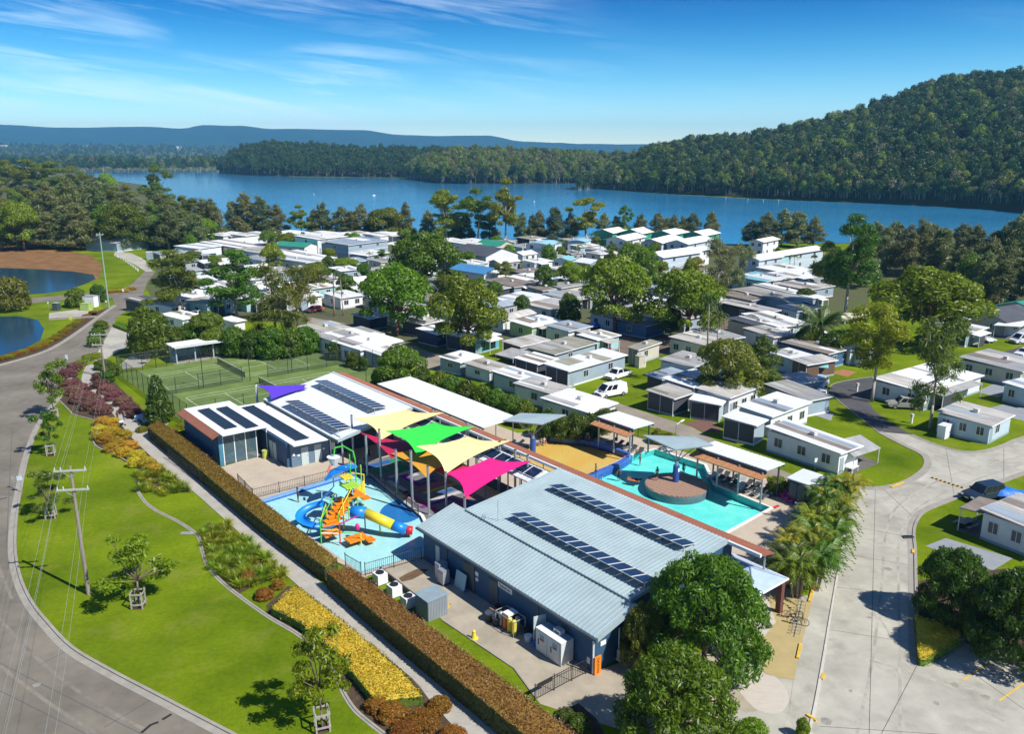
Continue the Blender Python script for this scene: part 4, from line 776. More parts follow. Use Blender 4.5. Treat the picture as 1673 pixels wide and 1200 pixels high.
# ---- walkway roof with panels between the buildings
WK = cthing('walkway_roof', 'narrow white walkway roof carrying dark solar panels behind the shade sails', 'shelter', 0, 0)
zw = lambda u: 3.45 + (u - 10.6) * .33
roof_part('roof', WK, 10.6, zw(10.6), 12.5, zw(12.5), 17.6, 38.3, ROOFW, ribs=.5, rib_h=.03)
solar_row(WK, 11.05, zw(11.05) + .12, 12.2, zw(12.2) + .12, 18.2, 37.8, 14)
for v in np.arange(18, 38.5, 3.3):
    for u, z_ in ((10.8, 3.4), (12.3, 3.9)): b = MB(); b.tube((u, v, 0), (u, v, z_), .07, 6); b.build('post', STEEL, WK, sc=S)
b = MB(); b.box(12.42, 12.5, 17.6, 38.3, 0, 1.0); b.build('low_wall', DSTEEL, WK, sc=S)
# ---- long open pavilion
LP = cthing('long_pavilion', 'long open sided pavilion with plain white steel roof beside the tennis trees', 'shelter', 0, 0)
roof_part('roof', LP, 16.9, 3.0, 21.55, 3.12, 32.9, 53.9, ROOFW, ribs=.5, rib_h=.03)
for v in np.arange(33.3, 54, 2.9):
    for u in (17.2, 21.2): b = MB(); b.tube((u, v, 0), (u, v, 2.95), .07, 6); b.build('post', STEEL, LP, sc=S)
for u in (17.0, 21.3): b = MB(); b.box(u, u + .12, 32.9, 53.9, 2.72, 2.9); b.build('beam', DSTEEL, LP, sc=S)
# ---- butterfly canopies on blue columns
def butterfly(u, v, pts, z, label):
    t_ = cthing('butterfly_canopy', label, 'canopy', u, v, 0, 'winged canopies over the pools')
    P = [(a - u, e - v, zz) for (a, e), zz in zip(pts, z)]; b = MB(); hexq(b, P, .14); b.build('canopy_roof', ROOFM, t_, sc=S)
    b = MB(); n = 12
    for i in range(1, n):
        k = i / n; A_ = [P[0][j] + (P[1][j] - P[0][j]) * k for j in range(3)]; B_ = [P[3][j] + (P[2][j] - P[3][j]) * k for j in range(3)]
        b.tube((A_[0], A_[1], A_[2] + .015), (B_[0], B_[1], B_[2] + .015), .02, 4)
    b.build('roof_rib', ROOFM, t_, sc=S, kind='stuff')
    b = MB(); b.tube((0, 0, 0), (0, 0, 1.75), .3, 16); b.build('column', mat('blue_column', (.03, .09, .36), .4), t_, sc=S)
    b = MB(); b.tube((0, 0, 1.75), (0, 0, 2.2), .16, 10); b.build('column_head', STEEL, t_, sc=S)
    for p in P:
        b = MB(); q = Vector(p) * .55; b.tube((0, 0, 2.1), (q.x, q.y, p[2] * .5 + .5 * sum(zz for zz in z) / 4 - .1), .05, 6); b.build('strut', STEEL, t_, sc=S)
    for i in range(4): b = MB(); b.tube((P[i][0], P[i][1], P[i][2] - .06), (P[(i + 1) % 4][0], P[(i + 1) % 4][1], P[(i + 1) % 4][2] - .06), .05, 4); b.build('edge_beam', STEEL, t_, sc=S)
    return t_
butterfly(21.0, 29.85, [(18.6, 31.7), (20.6, 28.2), (24.0, 28.2), (21.9, 33.0)], (3.7, 3.8, 4.1, 3.5), 'winged steel canopy on a blue column beside the sandy shallow pool')
UC2 = butterfly(26.5, 15.75, [(26.0, 19.6), (25.2, 15.0), (28.7, 13.4), (29.3, 15.9)], (3.8, 3.85, 3.95, 3.9), 'winged steel canopy on a blue column standing on the round deck')
b = MB(); b.box(.31, .33, -.14, .14, 1.2, 1.55); b.build('notice', WHITE, UC2, sc=S, loc=(0, 0, 0), rotz=R(-90))
# ---- pool pavilions
def pavilion(u0, u1, v0, v1, posts, label):
    t_ = cthing('pool_pavilion', label, 'shelter', 0, 0, 0, 'open pavilions beside the big pool')
    roof_part('roof', t_, u0, 3.25, u1, 3.2, v0, v1, ROOFW, ribs=.45, rib_h=.03)
    b = MB(); b.box(u0 - .02, u0 + .1, v0, v1, 2.9, 3.12); b.build('beam', DSTEEL, t_, sc=S); b = MB(); b.box(u1 - .1, u1, v0, v1, 2.9, 3.1); b.build('beam', DSTEEL, t_, sc=S)
    roof_part('fascia_awning', t_, u0 - .95, 2.62, u0 + .12, 2.86, v0 - .1, v1 + .1, FASC, ribs=.6, rib_h=.02)
    for v in posts:
        b = MB(); b.tube((u0 - .1, v, 0), (u0 - .1, v, 2.95), .09, 8); b.build('post', STEEL, t_, sc=S)
        b = MB(); b.tube((u1 - .4, v, 0), (u1 - .4, v, 2.95), .09, 8); b.build('post', DSTEEL, t_, sc=S)
    return t_
pavilion(27.9, 31.0, 22.5, 27.6, (27.2, 25.0, 22.8), 'small open pavilion with timber coloured awning by the sandy pool')
pavilion(28.6, 31.4, 7.6, 15.2, (14.9, 12.6, 10.3, 7.9), 'long open pavilion with timber coloured awning over the loungers by the turquoise pool')
# ---- hip roofed shelter, pump shed
t_ = cthing('hip_roof_shelter', 'small shelter with pale blue hipped roof between big tree and palms', 'shelter', 13.2, -1.6)
b = MB(); A_ = (-1.9, -2.6); C_ = (1.7, 2.3)
base = [(-2.4, -1.9, 2.5), (1.5, -1.9, 2.5), (1.5, 2.6, 2.5), (-2.4, 2.6, 2.5)]; r0, r1 = (-.4, -.2, 3.3), (-.4, 1.0, 3.3)
b.face([base[0], base[1], r0]); b.face([base[1], base[2], r1, r0]); b.face([base[2], base[3], r1]); b.face([base[3], base[0], r0, r1]); b.face(base[::-1]); b.build('roof', mat('pale_blue_roof', (.36, .46, .58), .5), t_, sc=S)
b = MB(); b.tube((-.4, -.2, 3.31), (-.4, 1.0, 3.31), .06, 6)
for p, q in ((base[0], r0), (base[1], r0), (base[2], r1), (base[3], r1)): b.tube(p, q, .05, 6)
b.build('ridge_capping', mat('pale_blue_cap', (.2, .29, .42), .5), t_, sc=S)
b = MB(); b.path([base[0], base[1], base[2], base[3], base[0]], .07, 6); b.build('gutter', WHITE, t_, sc=S)
for x, y in ((-2.1, -1.6), (1.2, -1.6), (1.2, 2.3), (-2.1, 2.3)): b = MB(); b.box(x - .18, x + .18, y - .18, y + .18, 0, 2.48); b.build('post', mat('red_brick_pier', (.13, .05, .035), .9, .3, 6), t_, sc=S)
t_ = cthing('pump_shed', 'small dark blue shed with white skillion roof beside the palms', 'shed', 32.0, 5.4)
b = MB(); b.box(-1.1, 1.1, -1.3, 1.3, 0, 2.2); b.build('wall', mat('navy_shed', (.02, .045, .085), .6), t_, sc=S)
b = MB(); hexq(b, [(-1.3, -1.5, 2.25), (1.3, -1.5, 2.45), (1.3, 1.5, 2.45), (-1.3, 1.5, 2.25)], .1); b.build('roof', ROOFW, t_, sc=S)
for k in range(2): b = MB(); b.box(-1.14, -1.1, -.2 + k * .75, .48 + k * .75, .03, 1.9); b.build('door', DSTEEL, t_, sc=S)
for z_ in (1.1, 1.5): b = MB(); b.box(-1.15, -1.1, -.75, -.5, z_, z_ + .28); b.build('sign', WHITE, t_, sc=S)
# ================================================================== POOLS
FLOORT = mat('turquoise_pool_floor', (0.12, 0.86, 0.80), 0.6, 0.10, 0.5, world=True, col2=(0.34, 0.95, 0.88))
FLOORS = mat('sand_pool_floor', (0.88, 0.58, 0.20), 0.7, 0.12, 0.3, world=True, col2=(0.74, 0.68, 0.34))
FLOORP = mat('pale_aqua_floor', (0.50, 0.82, 0.84), 0.6, 0.08, 0.7, world=True, fine=0.08, fscale=5)
TILEB = mat('blue_tile_wall', (0.04, 0.14, 0.50), 0.35, 0.15, 3.0)
def basin(name, poly, depth, wl, floor_m, wall_m, water_m):
    f = flat(name, [cp(poly)], floor_m, -depth, kind='structure')
    b = MB(); P = cp(poly); n = len(P)
    for i in range(n):
        a, q = P[i], P[(i + 1) % n]; b.face([(a.x, a.y, -depth), (q.x, q.y, -depth), (q.x, q.y, .02), (a.x, a.y, .02)])
    b.build('pool_wall', wall_m, f)
    flat('pool_water', [cp(poly)], water_m, -wl, kind='structure')
WC = watermat('clear_pool_water', (0.80, 0.975, 0.97), rough=0.03, bump=0.14, scale=1.4)
WS = watermat('thin_pool_water', (0.88, 0.96, 0.97), rough=0.02, bump=0.10, scale=1.5)
basin('swimming_pool', POOL, 0.75, .08, FLOORT, mat('turquoise_tile', (.10, .55, .54), .4), WC)
basin('shallow_pool', SHALLOW, .35, .06, FLOORS, TILEB, watermat('sandy_pool_water', (0.95, 0.88, 0.66), rough=0.02, bump=0.10, scale=1.2))
basin('splash_pool', SPLASH, .22, .05, FLOORP, TILEB, WS)
flat('pool_floor_patch', [smooth_line(cp([(4.5, 29.3), (3.0, 28.9), (1.9, 27.9), (1.5, 26.6), (1.8, 25.3), (2.8, 24.7), (3.95, 24.9)]), 5)], mat('bright_blue_patch', (.02, .20, .55), .6, .1, 1), -.212, kind='structure')
WCOP = mat('white_coping', (.72, .70, .64), .7, .06, 2)
def coping(poly, w_, z1, m_, name='coping', closed=False):
    L = [c(*p) for p in poly] + ([c(*poly[0])] if closed else []); b = MB(); ribbon(b, L, -w_ if w_ > 0 else 0, 0 if w_ > 0 else -w_, .0, z1); return b.build(name, m_, kind='structure')
coping([(19.0, 6.3), (28.5, 6.9), (28.8, 13.2), (32.2, 16.9), (31.8, 22.9), (28.4, 23.2)], .4, .06, WCOP)
coping([(1.0, 18.9), (2.4, 20.7), (4.0, 24.7), (5.4, 36.7), (-5.3, 36.0)], .35, .07, WCOP)
coping([(5.4, 36.7), (-5.3, 36.0)], .5, .16, mat('pale_blue_wall', (.16, .36, .62), .5))
WLB = mat('blue_raised_wall', (.05, .13, .46), .45, .15, 2)
b = MB(); ribbon(b, [c(25.5, 32.2), c(27.7, 29.0), c(28.25, 26.0), c(28.4, 23.3)], -.35, .15, -.3, .42); b.build('raised_pool_wall', WLB, kind='structure')
b = MB(); ribbon(b, smooth_line([c(28.4, 23.25), c(26.4, 22.6), c(24.4, 22.3), c(22.4, 22.15), (c(20, 21.9))], 5), -.3, .3, -1.4, .16); b.build('raised_pool_wall', WLB, kind='structure')
flat('pool_ledge', [cp([(25.7, 32.5), (27.9, 29.4), (29.0, 30.2), (27.0, 32.6)])], mat('pale_violet_slab', (.42, .42, .52), .7), .05, kind='structure')
# round deck of boards
RD = cthing('round_deck', 'round brown timber deck standing in the turquoise pool', 'deck', 26.0, 15.25)
b = MB(); n = 48; b.prism([(2.9 * math.cos(2 * math.pi * i / n), 2.9 * math.sin(2 * math.pi * i / n)) for i in range(n)], -1.2, .10); b.build('base', mat('deck_side', (.14, .16, .19), .6), RD, sc=S)
wood = [mat('deck_wood_a', (.36, .22, .15), .75, .15, 2, stretch=(1, 8, 1)), mat('deck_wood_b', (.32, .20, .14), .75, .15, 2, stretch=(1, 8, 1))]
for i in range(22):
    x0 = -2.88 + i * 5.76 / 22; x1 = x0 + 5.76 / 22 - .025; q = min(math.sqrt(max(0, 8.5 - x0 * x0)), math.sqrt(max(0, 8.5 - x1 * x1)))
    if q > .3:
        bb = MB(); bb.box(x0, x1, -q, q, .101, .15); bb.build('plank', wood[i % 2], RD, sc=S)
# ================================================================== SPLASH PAD paving
flat('rubber_pad', [cp([(5.6, 37.4), (4.3, 24.7), (2.7, 20.7), (2.2, 19.0), (3.4, 16.9), (10.4, 16.9), (10.6, 38.6), (6.0, 38.8)])], mat('grey_rubber', (.16, .155, .165), .9, .12, 1.5, world=True), .03, kind='structure')
padc = dict(p=(.33, .02, .11), r=(.48, .10, .10), b=(.01, .09, .32), v=(.14, .01, .20), w=(.42, .42, .44), y=(.55, .36, .05), g=(.01, .22, .08), o=(.50, .16, .10), c=(.60, .50, .30))
strips = [('b', 5.7, 37.0, 3.4, .9), ('g', 5.7, 35.2, 1.6, 1.5), ('g', 7.6, 34.5, 1.6, 1.7), ('g', 8.6, 36.6, 1.5, 1.2), ('w', 6.4, 33.6, 3.0, .5), ('w', 5.6, 31.2, .55, 2.0), ('v', 7.3, 30.2, .6, 3.2), ('v', 7.9, 30.2, 1.6, .6), ('b', 8.6, 31.0, 1.3, .7), ('w', 8.2, 32.6, .8, .8),
          ('r', 6.0, 29.3, 4.4, .55), ('p', 5.4, 24.8, .55, 4.4), ('y', 6.8, 28.4, 3.6, .5), ('w', 6.5, 26.5, 3.6, .55), ('b', 8.0, 27.4, 1.5, .6), ('v', 4.9, 25.9, 3.3, .55), ('v', 7.9, 23.7, .55, 2.2), ('p', 5.4, 24.2, 3.6, .55), ('r', 4.7, 22.7, 1.6, .55), ('b', 8.4, 21.3, .7, 3.6), ('v', 6.4, 21.2, 3.5, .5), ('o', 5.2, 28.5, .5, 1.9),
          ('b', 6.0, 18.6, 1.3, .9), ('r', 9.2, 20.0, .9, 2.6), ('r', 6.8, 20.0, 1.5, .5), ('v', 7.2, 18.7, .5, 1.4), ('o', 8.6, 18.2, 1.2, .7), ('c', 4.8, 17.4, 2.4, .9), ('c', 4.7, 28.9, .4, 1.6), ('r', 9.0, 25.0, 1.2, .5), ('g', 9.3, 33.0, 1.0, .7)]
padroot = bpy.data.objects['rubber_pad']
for i, (k, u, v, du, dv) in enumerate(strips):
    z = .036 + .003 * (i % 5); q = cp([(u, v), (u + du, v), (u + du, v + dv), (u, v + dv)]); bb = MB(); bb.hexa([(p.x, p.y, .029) for p in q] + [(p.x, p.y, z) for p in q])
    bb.build('paver_strip', mat('pad_' + k, padc[k], .85, .12, 2.0), padroot)
# white shower posts and bench on the pad
b1 = MB(); b1.box(-.09, .09, -.09, .09, 0, 1.5); b2 = MB(); b2.box(-.14, .14, -.14, .14, 0, .05)
cobj('water_post', 'white square water post standing under the green sail', 'water post', 6.3, 32.2, [('post', b1, WHITE), ('base_plate', b2, WHITE)])
b1 = MB(); b1.box(-.2, .2, -.9, .9, .36, .42); b2 = MB(); b2.box(-.18, -.1, -.85, .85, 0, .36); b2.box(.1, .18, -.85, .85, 0, .36)
cobj('bench', 'pale slatted bench beside the glass fence of the splash pad', 'bench', 5.5, 30.3, [('seat', b1, STEEL), ('leg', b2, DSTEEL)])
# ================================================================== SHADE SAILS and posts
def post(u, v, z, label, r=.11, m_=None):
    t_ = cthing('sail_post', label, 'post', u, v, 0, 'steel posts holding the shade sails'); b = MB(); b.tube((0, 0, 0), (0, 0, z), r, 10); b.build('shaft', m_ or STEEL, t_, sc=S)
    b = MB(); b.tube((0, 0, z), (0, 0, z + .04), r * 1.15, 10); b.build('cap', DSTEEL, t_, sc=S); b = MB(); b.box(-.2, .2, -.2, .2, 0, .05); b.build('base_plate', STEEL, t_, sc=S)
for u, v, z, lb in ((6.22, 40.41, 4.6, 'tall steel post at the left tip of the back cream sail'), (5.03, 35.53, 4.1, 'steel post under the crimson sail nearest the hall'), (5.43, 33.64, 5.1, 'tall steel post between crimson and green sails'), (4.93, 29.99, 4.3, 'short steel post in front of the crimson sail'), (4.29, 26.43, 5.4, 'tall steel post at the near edge of the green sail'), (4.71, 24.49, 4.45, 'short steel post in front of the orange sail'),
                    (6.28, 24.16, 3.6, 'steel post below the meeting of cream and pink sails'), (5.3, 20.1, 2.95, 'steel post below the near tip of the pink sail'), (13.1, 36.2, 4.9, 'steel post at the right tip of the back cream sail'), (13.2, 30.4, 5.0, 'steel post at the right tip of the green sail'), (12.39, 24.42, 4.9, 'tall steel post at the right tip of the front cream sail'), (11.9, 20.0, 5.0, 'tall steel post at the right tip of the pink sail'), (12.1, 21.9, 4.9, 'steel post behind the pink sail tip')):
    post(u, v, z, lb)
def sail(name_c, col, cor, label, sag=.16, dip=.0):
    """four-corner tensioned sail with hollow edges (two corners may nearly coincide)"""
    Pc = [Vector(p) for p in cor]; mid = sum(Pc, Vector()) / 4; N_ = 18; t_ = cthing('shade_sail', label, 'shade sail', 0, 0, 0, 'shade sails over the splash pad'); b = MB()
    def P_(i, j):
        p = Pc[0] * (1 - i) * (1 - j) + Pc[1] * i * (1 - j) + Pc[2] * i * j + Pc[3] * (1 - i) * j
        ex = 4 * i * (1 - i); ey = 4 * j * (1 - j); k = sag * max(ex * abs(1 - 2 * j) ** 2, ey * abs(1 - 2 * i) ** 2)
        return p.lerp(mid, k) - Vector((0, 0, dip * ex * ey))
    b.grid(P_, N_, N_); b.build('fabric', mat('sail_' + name_c, col, .75, .05, 1.0), t_, sc=S, smooth=True)
    e = MB()
    for k in range(N_):
        for f in (lambda q: P_(q, 0), lambda q: P_(1, q), lambda q: P_(1 - q, 1), lambda q: P_(0, 1 - q)): e.tube(f(k / N_), f((k + 1) / N_), .025, 4)
    e.build('edge_webbing', mat('sail_' + name_c, col), t_, sc=S)
CRM = (.80, .66, .30)
sail('cream', CRM, [(6.1, 39.7, 4.5), (11.5, 38.6, 4.6), (13.3, 34.6, 4.9), (6.35, 35.0, 3.5)], 'cream shade sail farthest back beside the hall roof', .2)
sail('green', (.03, .62, .06), [(5.85, 33.1, 5.0), (10.9, 32.6, 4.9), (13.0, 29.1, 4.95), (6.0, 28.1, 4.0)], 'bright green shade sail', .2)
sail('cream', CRM, [(5.9, 28.0, 4.95), (11.0, 27.3, 4.9), (13.1, 23.9, 4.95), (6.25, 24.1, 3.5)], 'cream shade sail in front of the green one', .2)
sail('pink', (.72, .01, .21), [(6.4, 24.3, 3.5), (9.9, 22.6, 4.5), (11.7, 19.3, 4.75), (5.3, 20.0, 2.95)], 'hot pink shade sail nearest the kiosk roof', .18)
sail('crimson', (.42, .008, .06), [(5.3, 37.2, 3.9), (7.2, 35.5, 3.3), (9.0, 31.0, 3.4), (5.0, 30.8, 3.2)], 'crimson shade sail hanging low under the green one', .18)
sail('orange', (.62, .30, .02), [(5.3, 31.4, 3.4), (8.6, 31.0, 3.7), (9.6, 26.4, 3.5), (4.9, 25.1, 3.2)], 'orange shade sail hanging low under the cream one', .2)
sail('red', (.5, .02, .04), [(6.5, 26.4, 3.0), (8.6, 26.6, 3.3), (9.2, 24.3, 3.3), (6.2, 24.0, 3.1)], 'small red shade sail under the cream and pink sails', .18)
t_ = cthing('shade_sail', 'purple shade sail behind the hall roof by the tennis court', 'shade sail', 0, 0, 0, 'shade sails over the splash pad')
sail_loc = [(4.1, 58.9, 4.0), (8.7, 55.6, 4.0), (8.2, 54.4, 3.9), (3.9, 54.6, 3.4)]
bpy.data.objects.remove(t_)
sail('purple', (.10, .04, .55), sail_loc, 'purple shade sail behind the hall roof by the tennis court', .2)
post(4.05, 59.1, 4.1, 'white post at the left tip of the purple sail', .13, WHITE)
# ================================================================== TREES
NOMW = dict(round=11.2, casuarina=5.4, gum=12.0, sparse=9.4, leafy=9.2, young=4.4, bush=3.4, cone=3.2)
KINDS = {}
NAME = dict(round='paperbark_tree', casuarina='casuarina_tree', gum='eucalyptus_tree', sparse='thin_gum_tree', leafy='broad_tree', young='young_street_tree', bush='garden_bush', cone='conical_tree')
def variant(kind, leaf, i, nv):
    k = (kind, leaf, i % nv)
    if k not in KINDS: KINDS[k] = make_kind(kind, 11 + 7 * (i % nv) + sum(map(ord, leaf or 'x')), leaf)
    return KINDS[k]
TN = [0]
def tree(kind, px, by, ty, wpx, leaf, label, cat='tree', group=None, nv=3, name=None, rot=None):
    TN[0] += 1; cm, tm, h0 = variant(kind, leaf, TN[0], nv); p = G(px, by); hh = H(px, by, ty); ww = wpx / PX(px, by)
    t = thing(name or NAME[kind], label, cat, p, random.uniform(0, 6.28) if rot is None else rot, group)
    sz = hh / h0; sx = ww / NOMW[kind]
    t.scale = (sx, sx, sz); link('trunk', tm, t); link('crown', cm, t); return t
ORD = ['first', 'second', 'third', 'fourth', 'fifth', 'sixth', 'seventh', 'eighth', 'ninth', 'tenth', 'eleventh', 'twelfth', 'thirteenth', 'fourteenth', 'fifteenth', 'sixteenth', 'seventeenth', 'eighteenth', 'nineteenth', 'twentieth'] + ['twenty-' + x for x in ('first', 'second', 'third', 'fourth', 'fifth', 'sixth', 'seventh', 'eighth', 'ninth')] + ['thirtieth'] + ['thirty-' + x for x in ('first', 'second', 'third', 'fourth', 'fifth', 'sixth', 'seventh', 'eighth', 'ninth')] + ['fortieth'] + ['forty-' + x for x in ('first', 'second', 'third', 'fourth', 'fifth', 'sixth', 'seventh', 'eighth', 'ninth')]
def row(kind, items, leaf, what, group, cat='tree', nv=4, name=None):
    items = sorted(items)
    for i, it in enumerate(items):
        k, lf = (it[4], it[5]) if len(it) > 5 else (kind, leaf)
        w = 'leftmost' if i == 0 else 'rightmost' if i == len(items) - 1 else ORD[i] + ' from left'
        tree(k, it[0], it[1], it[2], it[3], lf, what.replace('%', w), cat, group, nv, name)
# big park trees, one by one
tree('round', 647, 549, 425, 128, 'bright', 'large clumpy green tree in front of the dark carport, left of camp centre')
tree('round', 762, 583, 446, 115, 'bright', 'large clumpy green tree beside the teal cabin and camp road')
tree('round', 697, 487, 373, 116, 'mid', 'broad dark green tree behind the largest clumpy tree left of centre')
tree('round', 1004, 545, 412, 116, 'bright', 'large domed tree with dark trunk in front of the teal villas')
tree('round', 1040, 482, 396, 76, 'mid', 'smaller dark dome of leaves just behind the large domed tree')
tree('round', 1120, 556, 434, 124, 'bright', 'large yellowish green domed tree above the cream cabin with brown roof')
tree('gum', 388, 524, 406, 120, 'mid', 'spreading olive tree with red trunk above the green walled van')
tree('gum', 294, 524, 406, 112, 'olive', 'spreading olive tree with forked pale trunk beside the left drive')
tree('sparse', 452, 566, 430, 105, 'olive', 'tall weeping grey green tree behind the tennis shelter')
tree('sparse', 488, 560, 438, 80, 'olive', 'weeping dull green tree right behind the tennis court corner')
tree('round', 1508, 565, 431, 168, 'bright', 'huge bright green dome tree above the grey roofed house at right')
tree('gum', 1424, 657, 492, 118, 'yellow', 'tall yellowish gum with pale forked trunk by the asphalt road')
tree('sparse', 1519, 702, 522, 98, 'olive', 'thin gum with bare grey limbs in front of the white carport')
tree('gum', 1380, 520, 346, 108, 'mid', 'tallest gum with open crown left of the huge dome tree')
tree('round', 1186, 658, 545, 104, 'olive', 'dull olive tree with drooping crown behind the white roofed cabins')
tree('casuarina', 1240, 640, 552, 60, 'olive', 'narrow olive casuarina right beside the dull drooping tree')
tree('round', 1586, 500, 412, 62, 'mid', 'clumpy green tree standing against the casuarinas behind the dome tree')
tree('round', 655, 645, 560, 82, 'mid', 'rounded green tree at the end of the long pavilion', nv=2)
tree('bush', 246, 582, 496, 72, 'mid', 'large rounded bush beside the left entry drive')
tree('cone', 262, 694, 618, 56, 'dark', 'dark conical evergreen at the corner of the tennis fence')
tree('sparse', 1176, 492, 380, 62, 'casu', 'thin grey tree standing in front of the white villa roofs')
tree('sparse', 1206, 490, 388, 46, 'casu', 'thinner grey tree right of the villas in front of the lake')
tree('gum', 1345, 480, 392, 60, 'mid', 'dark spreading tree above the grey vans right of the white villas')
tree('casuarina', 1405, 470, 372, 46, 'casu', 'grey casuarina standing just right of the tallest gum')
tree('bush', 20, 508, 448, 62, 'olive', 'rounded grey green tree on the bank between the two ponds')
tree('bush', 124, 502, 468, 34, 'mid', 'rounded green bush left of the white cabinet by the road')
tree('bush', 162, 494, 462, 26, 'dark', 'dark upright bush behind the tall green power pole')
tree('leafy', 1150, 1092, 898, 216, 'mid', 'big leafy tree at the right end of the kiosk roof', nv=2)
tree('leafy', 1104, 1230, 1062, 205, 'mid', 'big leafy tree at the bottom edge beside the service gate', nv=2)
tree('leafy', 1050, 1092, 985, 84, 'olive', 'pale flowering small tree against the kiosk end wall', nv=2)
tree('leafy', 1550, 1014, 890, 118, 'dark', 'dense rounded tree on the hedge corner beside the concrete road', nv=2)
tree('leafy', 1654, 1086, 925, 165, 'dark', 'dense dark tree at the right edge above the parking bays', nv=2)
tree('leafy', 1604, 1050, 950, 90, 'dark', 'dense low tree between the two rounded trees by the parking bays', nv=2)
# small camp trees
for px, by, ty, w, lf, lb in ((890, 485, 432, 40, 'mid', 'small round tree in front of the blue curved roof house'), (931, 480, 424, 46, 'bright', 'small bright tree right of the round one near camp centre'), (955, 470, 428, 30, 'mid', 'small leafy tree left of the large domed tree'), (338, 404, 354, 42, 'bright', 'bright green pointed tree standing before the lake on the left'),
                              (440, 414, 374, 32, 'lime', 'lime green tree left of the green roofed cabin'), (474, 408, 379, 42, 'lime', 'lime green spreading tree behind the green roofed cabin'), (446, 446, 396, 38, 'lime', 'lower lime green tree beside the white vans'), (538, 428, 403, 24, 'lime', 'small lime tree under the two storey white cabin'), (566, 448, 420, 46, 'lime', 'low lime green tree below the blue grey cabin'),
                              (580, 402, 378, 22, 'lime', 'tiny lime tree before the second lakeside cabin roof'), (617, 412, 394, 14, 'lime', 'tiniest lime tree beside the third lakeside cabin'), (812, 404, 384, 26, 'lime', 'lime tree between the white lakeside cabins'), (832, 424, 398, 26, 'lime', 'lime tree beside the green roofed house'), (742, 398, 374, 26, 'mid', 'round green tree left of the white lakeside roofs'),
                              (722, 392, 366, 26, 'bright', 'bright green tree behind the broad dark green tree'), (665, 398, 372, 34, 'bright', 'bright tree at the upper left of the broad dark tree'), (228, 404, 386, 26, 'yellow', 'yellowish small tree beside the first grey roofed cabin'), (300, 404, 388, 24, 'yellow', 'yellowish garden tree below the lakeside cabins'), (320, 400, 385, 20, 'olive', 'reddish olive garden tree beside the pointed bright tree'),
                              (812, 456, 440, 24, 'mid', 'low bush beside the blue roofed white cabin'), (1000, 420, 396, 22, 'mid', 'small tree in front of the first teal villa'), (1270, 424, 402, 12, 'lime', 'tiny lime tree right of the last villa roof'), (1300, 424, 398, 16, 'lime', 'small palm like tree before the lake at right'), (1315, 500, 470, 36, 'dark', 'dark low tree among the grey vans'), (518, 480, 425, 50, 'olive', 'dull tree behind the two coconut palms'),
                              (1095, 552, 500, 40, 'mid', 'low leafy branch tree beside the dark blue cabin'), (700, 420, 400, 20, 'mid', 'low tree left of the flat white cabin')):
    tree('round' if w > 30 else 'bush', px, by, ty, w, lf, lb, nv=3)
# lake shore line
row('casuarina', [(350, 396, 328, 34), (384, 388, 330, 30), (405, 388, 318, 44), (430, 388, 324, 44), (455, 388, 336, 34), (492, 390, 334, 46, 'gum', 'gum'), (528, 390, 334, 34), (560, 391, 340, 40), (590, 391, 336, 36), (632, 393, 336, 64, 'round', 'olive'), (664, 391, 334, 30), (700, 394, 346, 28), (728, 399, 308, 80, 'gum', 'gum'), (780, 400, 306, 74, 'gum', 'bright'), (826, 400, 289, 68, 'gum', 'gum'), (760, 396, 350, 30), (800, 396, 352, 30), (852, 396, 350, 25), (880, 396, 346, 26), (907, 397, 340, 34), (932, 397, 350, 28), (958, 397, 322, 78, 'gum', 'gum'), (985, 396, 350, 28), (1020, 397, 334, 28, 'gum', 'mid'), (1045, 397, 352, 28), (1074, 399, 350, 30), (1100, 399, 354, 28), (1130, 399, 350, 30), (1160, 400, 347, 28),
     (1226, 402, 362, 34), (1250, 404, 350, 40), (1276, 404, 345, 42), (1302, 404, 347, 42), (1328, 405, 357, 34), (515, 390, 344, 28), (575, 391, 346, 30), (610, 391, 350, 26), (645, 392, 348, 26), (745, 396, 352, 26), (870, 396, 352, 22), (1006, 396, 354, 24), (1088, 399, 356, 24), (1115, 399, 356, 24)], 'casu', '% tree of the ragged line along the near lake shore', 'trees lining the near lake shore')
# right hand belt of casuarinas
rb = [(1446, 446, 374, 46), (1476, 452, 372, 50), (1502, 446, 362, 48), (1532, 454, 374, 52), (1560, 446, 370, 48), (1590, 456, 372, 50), (1620, 456, 378, 54), (1650, 460, 356, 58), (1676, 466, 358, 60), (1706, 470, 352, 60), (1430, 430, 366, 40), (1460, 428, 364, 40), (1518, 430, 368, 44), (1576, 434, 372, 44), (1636, 440, 372, 46)]
row('casuarina', rb, 'casu', '% tree in the far file of the grey casuarina belt at right', 'casuarinas at right behind the camp')
row('casuarina', [(1600, 506, 416, 56), (1632, 512, 426, 52), (1662, 478, 396, 56), (1612, 480, 392, 50), (1640, 492, 400, 50), (1690, 500, 400, 60), (1560, 492, 410, 44), (1720, 520, 410, 60)], 'casu', '% casuarina in the near file above the green roofed house', 'casuarinas at right behind the camp')
